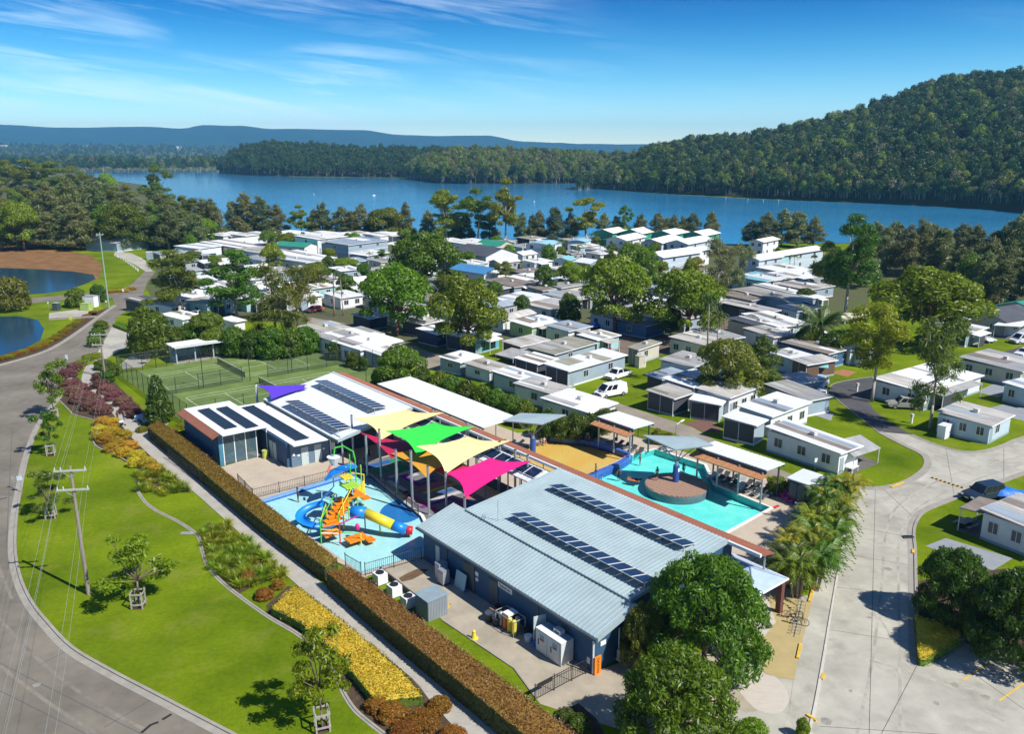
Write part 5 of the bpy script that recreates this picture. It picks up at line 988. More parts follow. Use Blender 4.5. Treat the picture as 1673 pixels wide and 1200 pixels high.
# left bank bushland
row('gum', [(-24, 334, 262, 74), (14, 334, 260, 70), (52, 336, 258, 74), (88, 336, 262, 72), (122, 338, 270, 60), (150, 336, 284, 42), (178, 332, 280, 34, 'round', 'lime'), (210, 338, 300, 36), (258, 346, 267, 58, 'gum', 'olive')], 'olive', '% gum of the high back file on the left bank', 'gums on the left bank')
rnd = random.Random(4); mid = []
for i in range(24):
    x = -20 + i * 15.6; mid.append((x + rnd.uniform(-5, 5), 376 + rnd.uniform(-8, 14), 300 + max(0, x - 120) * .13 + rnd.uniform(-10, 14), rnd.uniform(38, 54)) + (('gum', 'olive') if rnd.random() < .25 else ('casuarina', 'casu')))
row('casuarina', mid, 'casu', '% tree in the middle file of left bank bushland', 'bushland trees on the left bank')
near = []
for i in range(21):
    x = -16 + i * 17.0; near.append((x + rnd.uniform(-5, 5), 405 + rnd.uniform(-5, 5), 340 + rnd.uniform(-10, 16), rnd.uniform(38, 52)) + (('round', 'mid') if rnd.random() < .2 else ('casuarina', 'casu')))
near.append((206, 408, 328, 78, 'round', 'mid')); near.append((40, 410, 325, 60, 'round', 'bright'))
row('casuarina', near, 'casu', '% tree in the front file of left bank bushland above the reeds', 'bushland trees on the left bank')
# bushes behind the tennis court and along the pavilion
row('bush', [(286, 578, 530, 44), (312, 574, 524, 44), (340, 572, 506, 60, 'round', 'mid'), (352, 580, 534, 46), (386, 582, 530, 50), (416, 584, 536, 46), (446, 586, 530, 50), (474, 584, 534, 46), (500, 578, 530, 46)], 'mid', '% bush of the dark screen behind the tennis shelter', 'bushes behind the tennis court', 'bush')
row('bush', [(622, 640, 600, 40), (690, 648, 596, 46), (715, 655, 604, 44), (740, 662, 612, 44), (764, 668, 618, 44), (788, 675, 626, 42), (812, 682, 634, 44), (836, 690, 642, 42), (858, 697, 650, 40)], 'mid', '% bush of the hedge between long pavilion and camp road', 'bushes behind the long pavilion', 'bush')
row('bush', [(896, 716, 668, 42), (918, 719, 676, 40), (940, 720, 672, 42), (962, 716, 674, 40), (984, 708, 664, 40), (1004, 700, 668, 34)], 'dark', '% bush of the screen behind the sandy pool', 'bushes behind the sandy pool', 'bush')
row('bush', [(548, 588, 556, 28), (576, 600, 572, 24), (594, 606, 580, 20)], 'dark', '% small bush between tennis fence and white vans', 'bushes by the white vans', 'bush')
row('bush', [(1268, 806, 776, 34), (1296, 806, 778, 30)], 'yellow', '% golden bush behind the pink chairs', 'golden bushes by the pump shed', 'bush')
row('bush', [(1075, 725, 700, 26), (1092, 728, 706, 20)], 'yellow', '% golden bush behind the small open pavilion', 'golden bushes by the small pavilion', 'bush')
row('bush', [(922, 1190, 1160, 46), (945, 1205, 1168, 44)], 'dark', '% dark shrub in the bed outside the service gate', 'shrubs by the gate', 'shrub')
row('bush', [(1230, 1208, 1176, 50), (1310, 1206, 1172, 24)], 'lime', '% clipped shrub at the bottom edge near the bike bay', 'shrubs at the bottom edge', 'shrub')
row('bush', [(1320, 580, 530, 56), (1362, 590, 540, 56), (1396, 580, 538, 40)], 'dark', '% dark bush below the feathery date palm', 'bushes around the date palm', 'bush')
# young street trees in timber guards
CAGE = mat('weathered_timber', (.34, .31, .27), .85, .25, 3.0, stretch=(1, 1, .3))
def guard(px, py, label):
    t = thing('tree_guard', label, 'tree guard', G(px, py), random.uniform(.1, .5), 'timber tree guards on the lawn')
    for x in (-.42, .42):
        for y in (-.42, .42): b = MB(); b.box(x - .05, x + .05, y - .05, y + .05, 0, 1.5); b.build('post', CAGE, t)
    for z in (.35, 1.25):
        for (x0, x1, y0, y1) in ((-.48, .48, -.5, -.47), (-.48, .48, .47, .5), (-.5, -.47, -.47, .47), (.47, .5, -.47, .47)): b = MB(); b.box(x0, x1, y0, y1, z, z + .14); b.build('rail', CAGE, t)
    b = MB(); b.box(-.46, .46, -.46, .46, 0, .06); b.build('mulch', MULCH, t)
for px, by, ty, w, lf, lb in ((90, 684, 582, 64, 'mid', 'farthest young street tree beside the purple shrubs'), (84, 744, 670, 54, 'mid', 'second young street tree down the lawn'), (84, 846, 768, 76, 'olive', 'thin yellowish young tree left of the power pole'), (227, 992, 866, 140, 'lime', 'bright young tree with open crown right of the power pole'), (527, 1192, 1008, 132, 'lime', 'nearest young tree overhanging the golden hedge')):
    tree('young', px, by, ty, w, lf, lb, nv=5); guard(px, by, 'timber guard around the ' + lb.split(' beside')[0].split(' down')[0].split(' left')[0].split(' right')[0].split(' overhanging')[0])
# ================================================================== PALMS
FROND = leafmat('palm_frond', (.09, .18, .014), (.21, .32, .025), .45); FROND2 = leafmat('palm_frond_yellow', (.26, .30, .02), (.44, .42, .03), .45); FRONDD = leafmat('palm_frond_dark', (.06, .12, .016), (.13, .19, .03), .4)
def frond(V, F, base, az, L, rise, droop, w=.5, n=9):
    ca, sa = math.cos(az), math.sin(az); P = []
    for i in range(n + 1):
        t = i / n; r = L * t * (1 - .12 * t); z = rise * math.sin(min(1, t * 1.15) * math.pi * .5) - droop * t * t; P.append((base[0] + ca * r, base[1] + sa * r, base[2] + z))
    for i in range(1, n + 1):
        t = i / n; lw = w * (math.sin(math.pi * min(1, t * .9 + .12)) + .1); a, q = P[i - 1], P[i]
        for s in (-1, 1):
            tip = (q[0] - sa * s * lw + ca * lw * .55, q[1] + ca * s * lw + sa * lw * .55, q[2] - lw * .42); k = len(V)
            m_ = ((a[0] + q[0]) / 2, (a[1] + q[1]) / 2, (a[2] + q[2]) / 2 + .02); V += [a, m_, tip, tip]; F.append((k, k + 1, k + 2))
            k = len(V); V += [m_, q, (tip[0] + ca * .12, tip[1] + sa * .12, tip[2] + .04)]; F.append((k, k + 1, k + 2))
    for i in range(n):
        k = len(V); a, q = P[i], P[i + 1]; V += [a, q, (q[0] - sa * .03, q[1] + ca * .03, q[2]), (a[0] - sa * .03, a[1] + ca * .03, a[2])]; F.append((k, k + 1, k + 2, k + 3))
def palm_mesh(kind, seed):
    r = random.Random(seed); V, F = [], []; tb = MB()
    if kind == 'clump':
        for s_ in range(9):
            a = r.uniform(0, 6.28); d = r.uniform(.1, .8); hb = r.uniform(1.6, 3.2); top = (d * 1.5 * math.cos(a), d * 1.5 * math.sin(a), hb); tb.tube((d * .6 * math.cos(a), d * .6 * math.sin(a), 0), top, .07, 6, 0, .05)
            for k in range(11): frond(V, F, top, r.uniform(0, 6.28), r.uniform(1.6, 2.4), r.uniform(.7, 1.6), r.uniform(.7, 1.7), .34)
    elif kind == 'date':
        tb.tube((0, 0, 0), (0, 0, 3.2), .45, 10, 0, .38)
        for k in range(58): frond(V, F, (0, 0, 3.2), r.uniform(0, 6.28), r.uniform(2.6, 3.8), r.uniform(.2, 2.6), r.uniform(.6, 2.2), .36, 11)
    else:
        tb.tube((0, 0, 0), (.15, .1, 5), .2, 8, 0, .15); tb.tube((.15, .1, 5), (.3, .2, 10), .15, 8, 0, .11)
        for k in range(26): frond(V, F, (.3, .2, 10), r.uniform(0, 6.28), r.uniform(2.2, 3.2), r.uniform(.1, 1.8), r.uniform(.8, 2.6), .34)
    me = bpy.data.meshes.new('fronds'); me.from_pydata(V, [], F); me.update(); return me, tb.mesh('trunk', mat('palm_trunk', (.33, .27, .20), .9, .25, 4), smooth=True)
PAL = {}
def palm(kind, px, by, ty, label, leaf=FROND, sx=1.0, seed=0, group=None):
    k = (kind, seed, leaf.name)
    if k not in PAL: a, q = palm_mesh(kind, seed); a.materials.append(leaf); PAL[k] = (a, q)
    h0 = dict(clump=4.2, date=5.4, tall=11.2)[kind]; hh = H(px, by, ty); t = thing(dict(clump='cane_palm', date='date_palm', tall='tall_palm')[kind], label, 'palm', G(px, by), random.uniform(0, 6.28), group); s_ = hh / h0; t.scale = (s_ * sx, s_ * sx, s_)
    link('trunk', PAL[k][1], t); link('fronds', PAL[k][0], t)
cl = [(1304, 978, 902, FROND), (1330, 964, 884, FROND), (1288, 962, 890, FRONDD), (1344, 928, 850, FROND), (1316, 930, 858, FROND2), (1352, 896, 822, FROND), (1330, 894, 824, FROND2), (1362, 862, 796, FROND2), (1340, 866, 800, FROND), (1376, 832, 772, FROND2), (1354, 838, 778, FROND), (1300, 940, 872, FROND2)]
cl.sort(key=lambda q: -q[1])
for i, (px, by, ty, lf) in enumerate(cl): palm('clump', px, by, ty, ('nearest' if i == 0 else 'farthest' if i == len(cl) - 1 else ORD[i] + ' nearest') + ' cane palm of the clump between pool deck and concrete road', lf, 1.0, i % 4, 'cane palms beside the road')
palm('date', 1337, 578, 498, 'feathery date palm standing among dark bushes', FRONDD, 1.0, 1)
palm('tall', 546, 517, 436, 'left one of two coconut palms behind the camp road', FRONDD, .9, 2); palm('tall', 561, 516, 444, 'right one of two coconut palms behind the camp road', FRONDD, .9, 3)
palm('tall', 1153, 632, 476, 'left tall thin palm beside the grey roofed cabin', FRONDD, .62, 4); palm('tall', 1166, 652, 500, 'right tall thin palm beside the grey roofed cabin', FRONDD, .5, 5)
palm('tall', 915, 426, 392, 'palm right of the blue curved roof house', FROND, 1.2, 2); palm('tall', 1297, 450, 416, 'palm beside the right hand white villas', FROND, 1.1, 3); palm('tall', 944, 428, 398, 'palm in front of the second curved roof house', FROND2, 1.3, 5); palm('tall', 967, 412, 380, 'slim palm left of the first teal villa', FROND, .9, 4); palm('tall', 606, 436, 412, 'yellowish palm below the blue grey cabin', FROND2, 1.2, 4)
# ================================================================== SHRUBS, TUSSOCKS, HEDGES
LM.update(purple=leafmat('leaf_purple', (.15, .075, .05), (.36, .16, .15), .3), gold=leafmat('leaf_gold', (.46, .33, .02), (.78, .57, .05), .4), orange=leafmat('leaf_orange', (.17, .14, .012), (.46, .22, .022), .3))
def shrub_row(items, leaf, name, what, group, hm):
    items = sorted(items, key=lambda q: q[1])
    for i, (px, py, w) in enumerate(items):
        cm, tm, h0 = variant('bush', leaf, i, 3); s_ = w / PX(px, py) / 3.7; lab = ('farthest' if i == 0 else 'nearest' if i == len(items) - 1 else ORD[i] + ' farthest'); t = thing(name, what.replace('%', lab), 'shrub', G(px, py), random.uniform(0, 6.28), group); t.scale = (s_, s_, hm / h0); link('crown', cm, t)
shrub_row([(122, 606, 30), (112, 616, 34), (113, 634, 38), (131, 641, 40), (139, 654, 40), (152, 661, 38), (130, 658, 34), (146, 669, 36), (168, 676, 38), (120, 645, 30), (160, 668, 34)], 'purple', 'purple_shrub', '% purple leaved shrub in the bed left of the footpath', 'purple shrubs left of the path', 1.5)
shrub_row([(162, 622, 28), (164, 634, 32), (174, 643, 34), (188, 653, 36), (201, 662, 36), (212, 674, 40), (222, 682, 32)], 'purple', 'purple_shrub', '% purple leaved shrub in the bed right of the footpath', 'purple shrubs right of the path', 1.5)
shrub_row([(133, 598, 26), (147, 588, 30), (158, 586, 20)], 'yellow', 'yellow_green_shrub', '% yellow green shrub at the top of the footpath', 'shrubs at the top of the path', 1.2)
shrub_row([(168, 694, 32), (186, 696, 32), (163, 708, 32), (182, 711, 34), (200, 716, 34), (172, 722, 32), (192, 730, 34), (212, 734, 34), (204, 745, 34), (224, 750, 34), (240, 762, 34), (222, 762, 30), (252, 772, 30), (160, 718, 26), (182, 738, 28)], 'gold', 'golden_shrub', '% golden shrub of the block below the purple bed', 'golden shrubs beside the path', 1.2)
shrub_row([(405, 948, 28), (432, 978, 36), (455, 962, 26), (640, 1172, 60), (690, 1188, 70), (720, 1160, 44), (660, 1205, 60), (615, 1160, 44), (740, 1212, 60)], 'orange', 'orange_tipped_shrub', '% orange tipped shrub in the bed beside the kerb edging', 'orange tipped shrubs', .9)
shrub_row([(4, 588, 26), (26, 581, 26), (48, 574, 26), (68, 566, 26), (88, 556, 24), (104, 545, 22), (118, 535, 20), (130, 526, 18), (142, 518, 18), (152, 512, 16)], 'orange', 'border_shrub', '% low reddish shrub of the border between pond and road', 'low shrubs by the ponds', .7)
shrub_row([(14, 585, 24), (38, 577, 24), (58, 570, 24), (78, 561, 22), (96, 550, 22), (111, 540, 20), (124, 530, 18)], 'yellow', 'border_shrub', '% low yellow green shrub of the border between pond and road', 'low yellow shrubs by the ponds', .7)
shrub_row([(182, 478, 26), (200, 477, 26), (214, 474, 20)], 'gold', 'golden_shrub', '% golden shrub on the round island in the left road', 'golden shrubs on the island', .9)
shrub_row([(296, 700, 22), (312, 696, 18), (300, 712, 14), (284, 706, 18), (232, 706, 22)], 'yellow', 'garden_shrub', '% small shrub beside the terracotta edged blue wall', 'small shrubs by the playroom', .8)
shrub_row([(156, 566, 30), (160, 552, 30), (166, 538, 28)], 'mid', 'island_shrub', '% dense upright shrub on the traffic island', 'shrubs on the traffic island', 2.0)
shrub_row([(170, 604, 34), (182, 614, 34), (176, 625, 28)], 'dark', 'corner_bush', '% dense bush behind the tennis court corner fence', 'bushes at the tennis corner', 2.0)
# grass tussocks
def tussock_mesh(seed):
    r = np.random.default_rng(seed); n = 170; a = r.uniform(0, 6.28, n); tl = r.uniform(.15, 1.15, n); L = r.uniform(.55, .95, n); V, F = [], []
    for i in range(n):
        ca, sa = math.cos(a[i]), math.sin(a[i]); w = .022; p0 = np.array([ca * .08, sa * .08, 0]); d1 = np.array([ca * math.sin(tl[i] * .7), sa * math.sin(tl[i] * .7), math.cos(tl[i] * .7)]); d2 = np.array([ca * math.sin(tl[i] * 1.5), sa * math.sin(tl[i] * 1.5), math.cos(tl[i] * 1.5)])
        sd = np.array([-sa, ca, 0]) * w; m_ = p0 + d1 * L[i] * .6; e = m_ + d2 * L[i] * .45; k = len(V); V += [p0 - sd, p0 + sd, m_ + sd, m_ - sd, e]; F += [(k, k + 1, k + 2, k + 3), (k + 3, k + 2, k + 4)]
    me = bpy.data.meshes.new('blades'); me.from_pydata([tuple(v) for v in V], [], F); me.materials.append(leafmat('tussock_blade', (.20, .27, .012), (.40, .47, .03), .45)); me.update(); return me
TU = [tussock_mesh(k) for k in range(4)]
def tussocks(poly, n, what, group, s_=1.0):
    rr_ = random.Random(n); pts = []; xs = [p[0] for p in poly]; ys = [p[1] for p in poly]
    def inside(x, y):
        k = False
        for i in range(len(poly)):
            (x1, y1), (x2, y2) = poly[i], poly[i - 1]
            if (y1 > y) != (y2 > y) and x < (x2 - x1) * (y - y1) / (y2 - y1) + x1: k = not k
        return k
    tries = 0
    while len(pts) < n and tries < 8000:
        tries += 1; x, y = rr_.uniform(min(xs), max(xs)), rr_.uniform(min(ys), max(ys))
        if not inside(x, y): continue
        p = G(x, y)
        if all((p - q[0]).length > .95 * s_ for q in pts): pts.append((p, y, x))
    pts.sort(key=lambda q: q[1])
    for i, (p, y, x) in enumerate(pts):
        lab = 'farthest' if i == 0 else 'nearest' if i == len(pts) - 1 else (ORD[i] + ' farthest'); t = thing('grass_tussock', what.replace('%', lab), 'grass tussock', p, rr_.uniform(0, 6.28), group); k = rr_.uniform(.85, 1.35) * s_; t.scale = (k * 1.15, k * 1.15, k * .85); link('blades', TU[i % 4], t)
tussocks([(224, 772), (262, 766), (288, 788), (312, 806), (270, 812), (226, 806)], 24, '% strappy tussock below the golden shrubs', 'tussocks in the upper bed')
tussocks([(332, 866), (368, 860), (418, 900), (468, 945), (446, 956), (392, 962), (352, 935), (335, 905)], 46, '% strappy tussock in the bed between lawn edging and path', 'tussocks in the lower bed')
# clipped hedges
def hedge(name, label, near, far, h, leaf_top, leaf_side, dens=16, leaf=.075, blossom=None, cat='hedge'):
    lump = .2 if 'golden' in name else .06
    t = thing(name, label, cat, (0, 0, 0)); b = MB(); N_, F_ = smooth_line(near, 4), smooth_line(far, 4)
    for i in range(len(N_) - 1):
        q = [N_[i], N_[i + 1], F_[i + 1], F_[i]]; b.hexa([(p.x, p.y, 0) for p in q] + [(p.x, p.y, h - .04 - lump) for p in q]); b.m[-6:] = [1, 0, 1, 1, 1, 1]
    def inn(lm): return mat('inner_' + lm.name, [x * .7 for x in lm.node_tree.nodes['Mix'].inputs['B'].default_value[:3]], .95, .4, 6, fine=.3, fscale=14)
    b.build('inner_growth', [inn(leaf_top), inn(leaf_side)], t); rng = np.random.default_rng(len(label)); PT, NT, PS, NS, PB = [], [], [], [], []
    for i in range(len(N_) - 1):
        a, q, e, f = (np.array(x) for x in (N_[i], N_[i + 1], F_[i + 1], F_[i])); area = np.linalg.norm(np.cross(q - a, f - a)); n = max(4, int(area * dens * 9)); uu, vv = rng.uniform(0, 1, n), rng.uniform(0, 1, n)
        p = a + np.outer(uu, q - a) + np.outer(vv, f - a) + np.outer(uu * vv, e - q - f + a); p[:, 2] = h + rng.normal(0, .05, n) + lump * (np.sin(p[:, 0] * 1.9 + p[:, 1]) + np.sin(p[:, 1] * 2.3 - p[:, 0] * .7 + 1)) * .5; PT.append(p); NT.append(np.tile([0, 0, 1.0], (n, 1)))
        for s0, s1, o_ in ((a, q, f), (f, e, a)):
            L = np.linalg.norm(s1 - s0); n = max(4, int(L * h * dens * 6)); uu = rng.uniform(0, 1, n); p = s0 + np.outer(uu, s1 - s0); p[:, 2] = h * rng.uniform(0, 1, n); nn = s0 - o_; nn[2] = 0; nn /= np.linalg.norm(nn); p += nn * rng.normal(.02, .05, n)[:, None]; PS.append(p); NS.append(np.tile(nn, (n, 1)))
        if blossom:
            n = int(np.linalg.norm(e - f) * 26); uu = rng.uniform(0, 1, n); p = f + np.outer(uu, e - f) + rng.normal(0, .11, (n, 3)); p[:, 2] = h + rng.normal(-.02, .12, n); PB.append(p)
    for end in (0, -1):
        a, f = np.array(N_[end]), np.array(F_[end]); n = max(6, int(np.linalg.norm(f - a) * h * dens * 2)); uu = rng.uniform(0, 1, n); p = a + np.outer(uu, f - a); p[:, 2] = h * rng.uniform(0, 1, n); d = np.array(N_[end] - N_[1 if end == 0 else -2]); d /= np.linalg.norm(d); PS.append(p + d * .04); NS.append(np.tile(d, (n, 1)))
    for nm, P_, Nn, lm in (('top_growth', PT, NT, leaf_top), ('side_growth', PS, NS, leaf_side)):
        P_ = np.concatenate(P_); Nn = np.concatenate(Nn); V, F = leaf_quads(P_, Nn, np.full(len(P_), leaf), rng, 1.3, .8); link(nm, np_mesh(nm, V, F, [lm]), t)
    if blossom:
        P_ = np.concatenate(PB); V, F = leaf_quads(P_, np.tile([0, 0, 1.0], (len(P_), 1)), np.full(len(P_), leaf * .7), rng, 1.0, .8); link('blossom', np_mesh('blossom', V, F, [blossom]), t)
    return t
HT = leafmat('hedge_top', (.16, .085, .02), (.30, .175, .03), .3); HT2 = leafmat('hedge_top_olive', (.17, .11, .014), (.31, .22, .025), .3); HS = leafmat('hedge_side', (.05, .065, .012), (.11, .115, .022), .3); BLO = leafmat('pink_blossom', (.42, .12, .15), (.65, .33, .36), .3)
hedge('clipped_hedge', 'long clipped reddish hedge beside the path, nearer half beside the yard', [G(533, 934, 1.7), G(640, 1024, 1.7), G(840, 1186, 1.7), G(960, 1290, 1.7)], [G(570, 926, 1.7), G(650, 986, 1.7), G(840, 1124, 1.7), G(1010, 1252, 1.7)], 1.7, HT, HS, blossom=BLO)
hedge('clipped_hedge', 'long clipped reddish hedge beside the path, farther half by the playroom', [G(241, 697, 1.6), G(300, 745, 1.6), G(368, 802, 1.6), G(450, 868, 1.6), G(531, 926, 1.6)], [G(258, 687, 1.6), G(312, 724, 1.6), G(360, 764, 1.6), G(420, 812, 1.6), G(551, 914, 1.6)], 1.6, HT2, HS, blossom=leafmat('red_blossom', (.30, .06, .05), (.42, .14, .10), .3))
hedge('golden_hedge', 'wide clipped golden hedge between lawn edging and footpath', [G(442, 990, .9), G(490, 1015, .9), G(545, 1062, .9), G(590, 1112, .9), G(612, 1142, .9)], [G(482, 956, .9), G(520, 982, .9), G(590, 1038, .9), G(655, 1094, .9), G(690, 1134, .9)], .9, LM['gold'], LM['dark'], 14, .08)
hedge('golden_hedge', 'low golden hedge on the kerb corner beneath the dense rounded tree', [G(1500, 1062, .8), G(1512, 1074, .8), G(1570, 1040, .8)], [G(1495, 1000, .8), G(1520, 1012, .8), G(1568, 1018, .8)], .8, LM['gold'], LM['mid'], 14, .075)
hedge('low_hedge', 'low green hedge on the lawn corner beside the left drive', [G(184, 530, .6), G(210, 540, .6)], [G(194, 526, .6), G(216, 534, .6)], .6, LM['bright'], LM['mid'], 10, .12)
# ================================================================== CABINS AND VANS
WC_ = dict(white=(.72, .73, .72), cream=(.58, .54, .44), paleblue=(.46, .56, .62), bluegrey=(.30, .38, .44), teal=(.10, .36, .38), paleteal=(.34, .55, .56), dark=(.055, .06, .07), blue=(.05, .14, .28), navy=(.02, .04, .09), grey=(.36, .37, .37), brown=(.14, .085, .06), lime=(.5, .6, .3), green=(.03, .33, .20), wood=(.36, .30, .22), red=(.25, .05, .03))
RC_ = dict(white=((.76, .77, .76), .06), grey=((.36, .36, .35), .3), weathered=((.50, .48, .44), .35), brown=((.25, .21, .17), .35), dark=((.085, .09, .10), .25), navy=((.03, .05, .10), .2), green=((.03, .24, .16), .15), blue=((.06, .22, .42), .12), skyblue=((.26, .50, .62), .1), teal=((.22, .50, .55), .1), bluegrey=((.30, .36, .42), .2), olive=((.33, .32, .25), .3))
def wm(k): return mat('cabin_wall_' + k, WC_[k], .65, .07, .7, obj_rand=.06)
def rm(k): c_, v_ = RC_[k]; return mat('cabin_roof_' + k, c_, .55, v_, .6, obj_rand=.08, fine=.06, fscale=3, stretch=(1, .3, 1))
WINF = mat('window_frame', (.66, .67, .67), .5, .05); PANE = mat('window_pane', (.035, .05, .065), .12, .3, .8, spec=.7); CDOOR = mat('cabin_door', (.30, .36, .40), .5, .1)
ACM = mat('air_conditioner', (.55, .55, .53), .6, .1)
WMESH = {}
def window(parent, x, y, z, w_, h_, face):
    """frame with recessed pane; face 0 front(-y) 1 right(+x) 2 left(-x)"""
    k = (round(w_, 1), round(h_, 1))
    if k not in WMESH:
        b = MB(); t = .07; ww, hh = k
        b.box(-ww / 2, ww / 2, -.05, .03, 0, t); b.box(-ww / 2, ww / 2, -.05, .03, hh - t, hh); b.box(-ww / 2, -ww / 2 + t, -.05, .03, t, hh - t); b.box(ww / 2 - t, ww / 2, -.05, .03, t, hh - t); b.box(-.03, .03, -.045, .03, t, hh - t)
        q = MB(); q.box(-ww / 2 + t, ww / 2 - t, -.012, .02, t, hh - t); WMESH[k] = (b.mesh('window', WINF), q.mesh('pane', PANE))
    a, p = WMESH[k]; o = link('window', a, parent, (x, y, z), (0, R(90), R(-90))[face]); link('pane', p, o); return o
PLACED = []
def cabin(c0, cr, cl, h, wall, roof, label, front=None, style='skillion', side_wall=None, wins=(2, 1), group=None, name='cabin', cat='cabin', door=True, two=False, ac=True, over=.3, wleft=None, up=.0):
    """c0 nearest bottom corner, cr right end of the right face, cl left end of the left face (photo pixels on the ground)"""
    P0, Pr, Pl = G(*c0), G(*cr), G(*cl); d = Pr - P0; L = d.length; e = Pl - P0; a1 = math.atan2(d.y, d.x); a2 = math.atan2(e.y, e.x) - math.pi / 2
    a2 = a1 + ((a2 - a1 + math.pi) % (2 * math.pi) - math.pi); wgt = L / (L + e.length); ang = a1 * wgt + a2 * (1 - wgt); D = e.length; L = max(L, 1.2); D = max(D, 1.2)
    t = thing(name, label, cat, P0, ang, group); PLACED.append((P0 + Vector((math.cos(ang) * L / 2 - math.sin(ang) * D / 2, math.sin(ang) * L / 2 + math.cos(ang) * D / 2, 0)), max(L, D) / 2))
    # local frame: x along right face (away to the right), y along left face (away to the left)
    W, Rf = wm(wall), rm(roof); b = MB(); b.box(0, L, 0, D, 0.0, h); b.build('wall', W, t)
    sb = MB(); sb.box(-.015, L + .015, -.015, D + .015, 0.0, .28); sb.build('base_skirt', wm('bluegrey' if wall != 'bluegrey' else 'white'), t)
    if side_wall:   # left face panelled in another material (mesh annex, timber, dark sheet for a shaded open front)
        q = MB(); q.box(-.04, -.003, .06, D - .06, .3, h - .1); q.build('annex_or_shade_panel', wm(side_wall), t)
        for y in (.0, D * .5, D - .06): q = MB(); q.box(-.07, -.001, y, y + .06, .0, h - .02); q.build('corner_post', wm('white'), t)
    o = over
    if style == 'gable':
        zr = h + min(L, D) * .17; lx = L >= D; q = MB()
        if lx: A = [(-o, -o, h), (L + o, -o, h), (L + o, D / 2, zr), (-o, D / 2, zr)]; B_ = [(L + o, D + o, h), (-o, D + o, h), (-o, D / 2, zr), (L + o, D / 2, zr)]
        else: A = [(-o, D + o, h), (-o, -o, h), (L / 2, -o, zr), (L / 2, D + o, zr)]; B_ = [(L + o, -o, h), (L + o, D + o, h), (L / 2, D + o, zr), (L / 2, -o, zr)]
        q.slab(A, .1); q.slab(B_, .1); q.build('roof', Rf, t); g = MB()
        if lx:
            for x in (0.0, L - .06): g = MB(); g.prism([(.0, h - .02), (D, h - .02), (D / 2, zr - .12)], 0, .06, axis='y'); g.v[-6:] = [(x + yy, xx, zz) for (xx, yy, zz) in g.v[-6:]]; g.build('gable', W, t)
        else:
            for y in (0.0, D - .06): g = MB(); g.prism([(.0, h - .02), (L, h - .02), (L / 2, zr - .12)], y, y + .06, axis='y'); g.build('gable', W, t)
    elif style == 'curved':
        q = MB(); n = 10; pr = [(-o + (D + 2 * o) * i / n, h + .9 * math.sin(math.pi * (.08 + .84 * i / n)) - .2) for i in range(n + 1)]
        for i in range(n): (y0, z0), (y1, z1) = pr[i], pr[i + 1]; q.slab([(-o, y0, z0), (L + o, y0, z0), (L + o, y1, z1), (-o, y1, z1)], .1)
        q.build('roof', Rf, t); g = MB(); pg = [(0, h - .01)] + [(max(0, min(D, y)), z - .1) for y, z in pr] + [(D, h - .01)]
        for x in (0, L - .05): g = MB(); k = len(g.v); m_ = len(pg); g.v += [(x, y, z) for y, z in pg] + [(x + .05, y, z) for y, z in pg]; g.f += [tuple(range(k, k + m_))[::-1], tuple(range(k + m_, k + 2 * m_))] + [(k + i, k + (i + 1) % m_, k + m_ + (i + 1) % m_, k + m_ + i) for i in range(m_)]; g.m += [0] * (m_ + 2); g.build('gable', W, t)
    else:
        q = MB(); dz = .16 + .03 * D; q.slab([(-o, -o, h + .1), (L + o, -o, h + .1), (L + o, D + o, h + .1 + dz), (-o, D + o, h + .1 + dz)], .12)
        n = int((L + 2 * o) / .55)
        for i in range(1, n): x = -o + (L + 2 * o) * i / n; q.slab([(x - .03, -o + .02, h + .125), (x + .03, -o + .02, h + .125), (x + .03, D + o - .02, h + .125 + dz), (x - .03, D + o - .02, h + .125 + dz)], .02)
        q.build('roof', Rf, t); q = MB(); q.box(-o - .03, L + o + .03, -o - .09, -o - .01, h - .06, h + .08); q.build('gutter', wm('white'), t)
        rq = random.Random(len(PLACED) * 7 + int(L * 10))
        if L * D > 16:
            for _ in range(2):
                xa = rq.uniform(0, L * .7); xb = xa + rq.uniform(.9, L * .28); ya = rq.choice([-o, D * .35]); q = MB(); z = lambda y: h + .128 + dz * (y + o) / (D + 2 * o); q.slab([(xa, ya, z(ya)), (xb, ya, z(ya)), (xb, D + o - .1, z(D + o - .1)), (xa, D + o - .1, z(D + o - .1))], .02); q.build('roof_sheet', rm(rq.choice(['white', 'grey', 'weathered', 'olive', 'brown', 'bluegrey'])), t)
            if wins[0] and not front and rq.random() < .55 and group != 'white roofed villas by the lake' and style == 'skillion' and not two:
                xa = rq.uniform(.1, .35) * L; xb = rq.uniform(.65, .95) * L; dp = rq.uniform(1.4, 2.2); q = MB(); q.slab([(xa, -dp, h - .38), (xb, -dp, h - .38), (xb, -.02, h - .14), (xa, -.02, h - .14)], .07); q.build('annex_roof', rm(rq.choice(['white', 'grey', 'weathered', 'bluegrey'])), t)
                for x in (xa + .08, xb - .08): q = MB(); q.box(x - .04, x + .04, -dp + .05, -dp + .13, 0, h - .44); q.build('annex_post', wm('white'), t)
                if rq.random() < .6: q = MB(); q.box(xa + .15, (xa + xb) / 2, -dp + .07, -dp + .1, .1, h - .5); q.build('annex_screen', wm(rq.choice(['dark', 'bluegrey', 'brown'])), t)
        if ac and L * D > 12: q = MB(); x, y = L * .55, D * .5; z = h + .1 + dz * .5 + .02; q.box(x - .35, x + .35, y - .3, y + .3, z, z + .5); q.build('roof_cooler', ACM, t)
    hz_ = 2.6 if two else 0
    if two: q = MB(); q.box(-.02, L + .02, -.02, D + .02, 2.55, 2.7); q.build('floor_band', wm('white'), t)
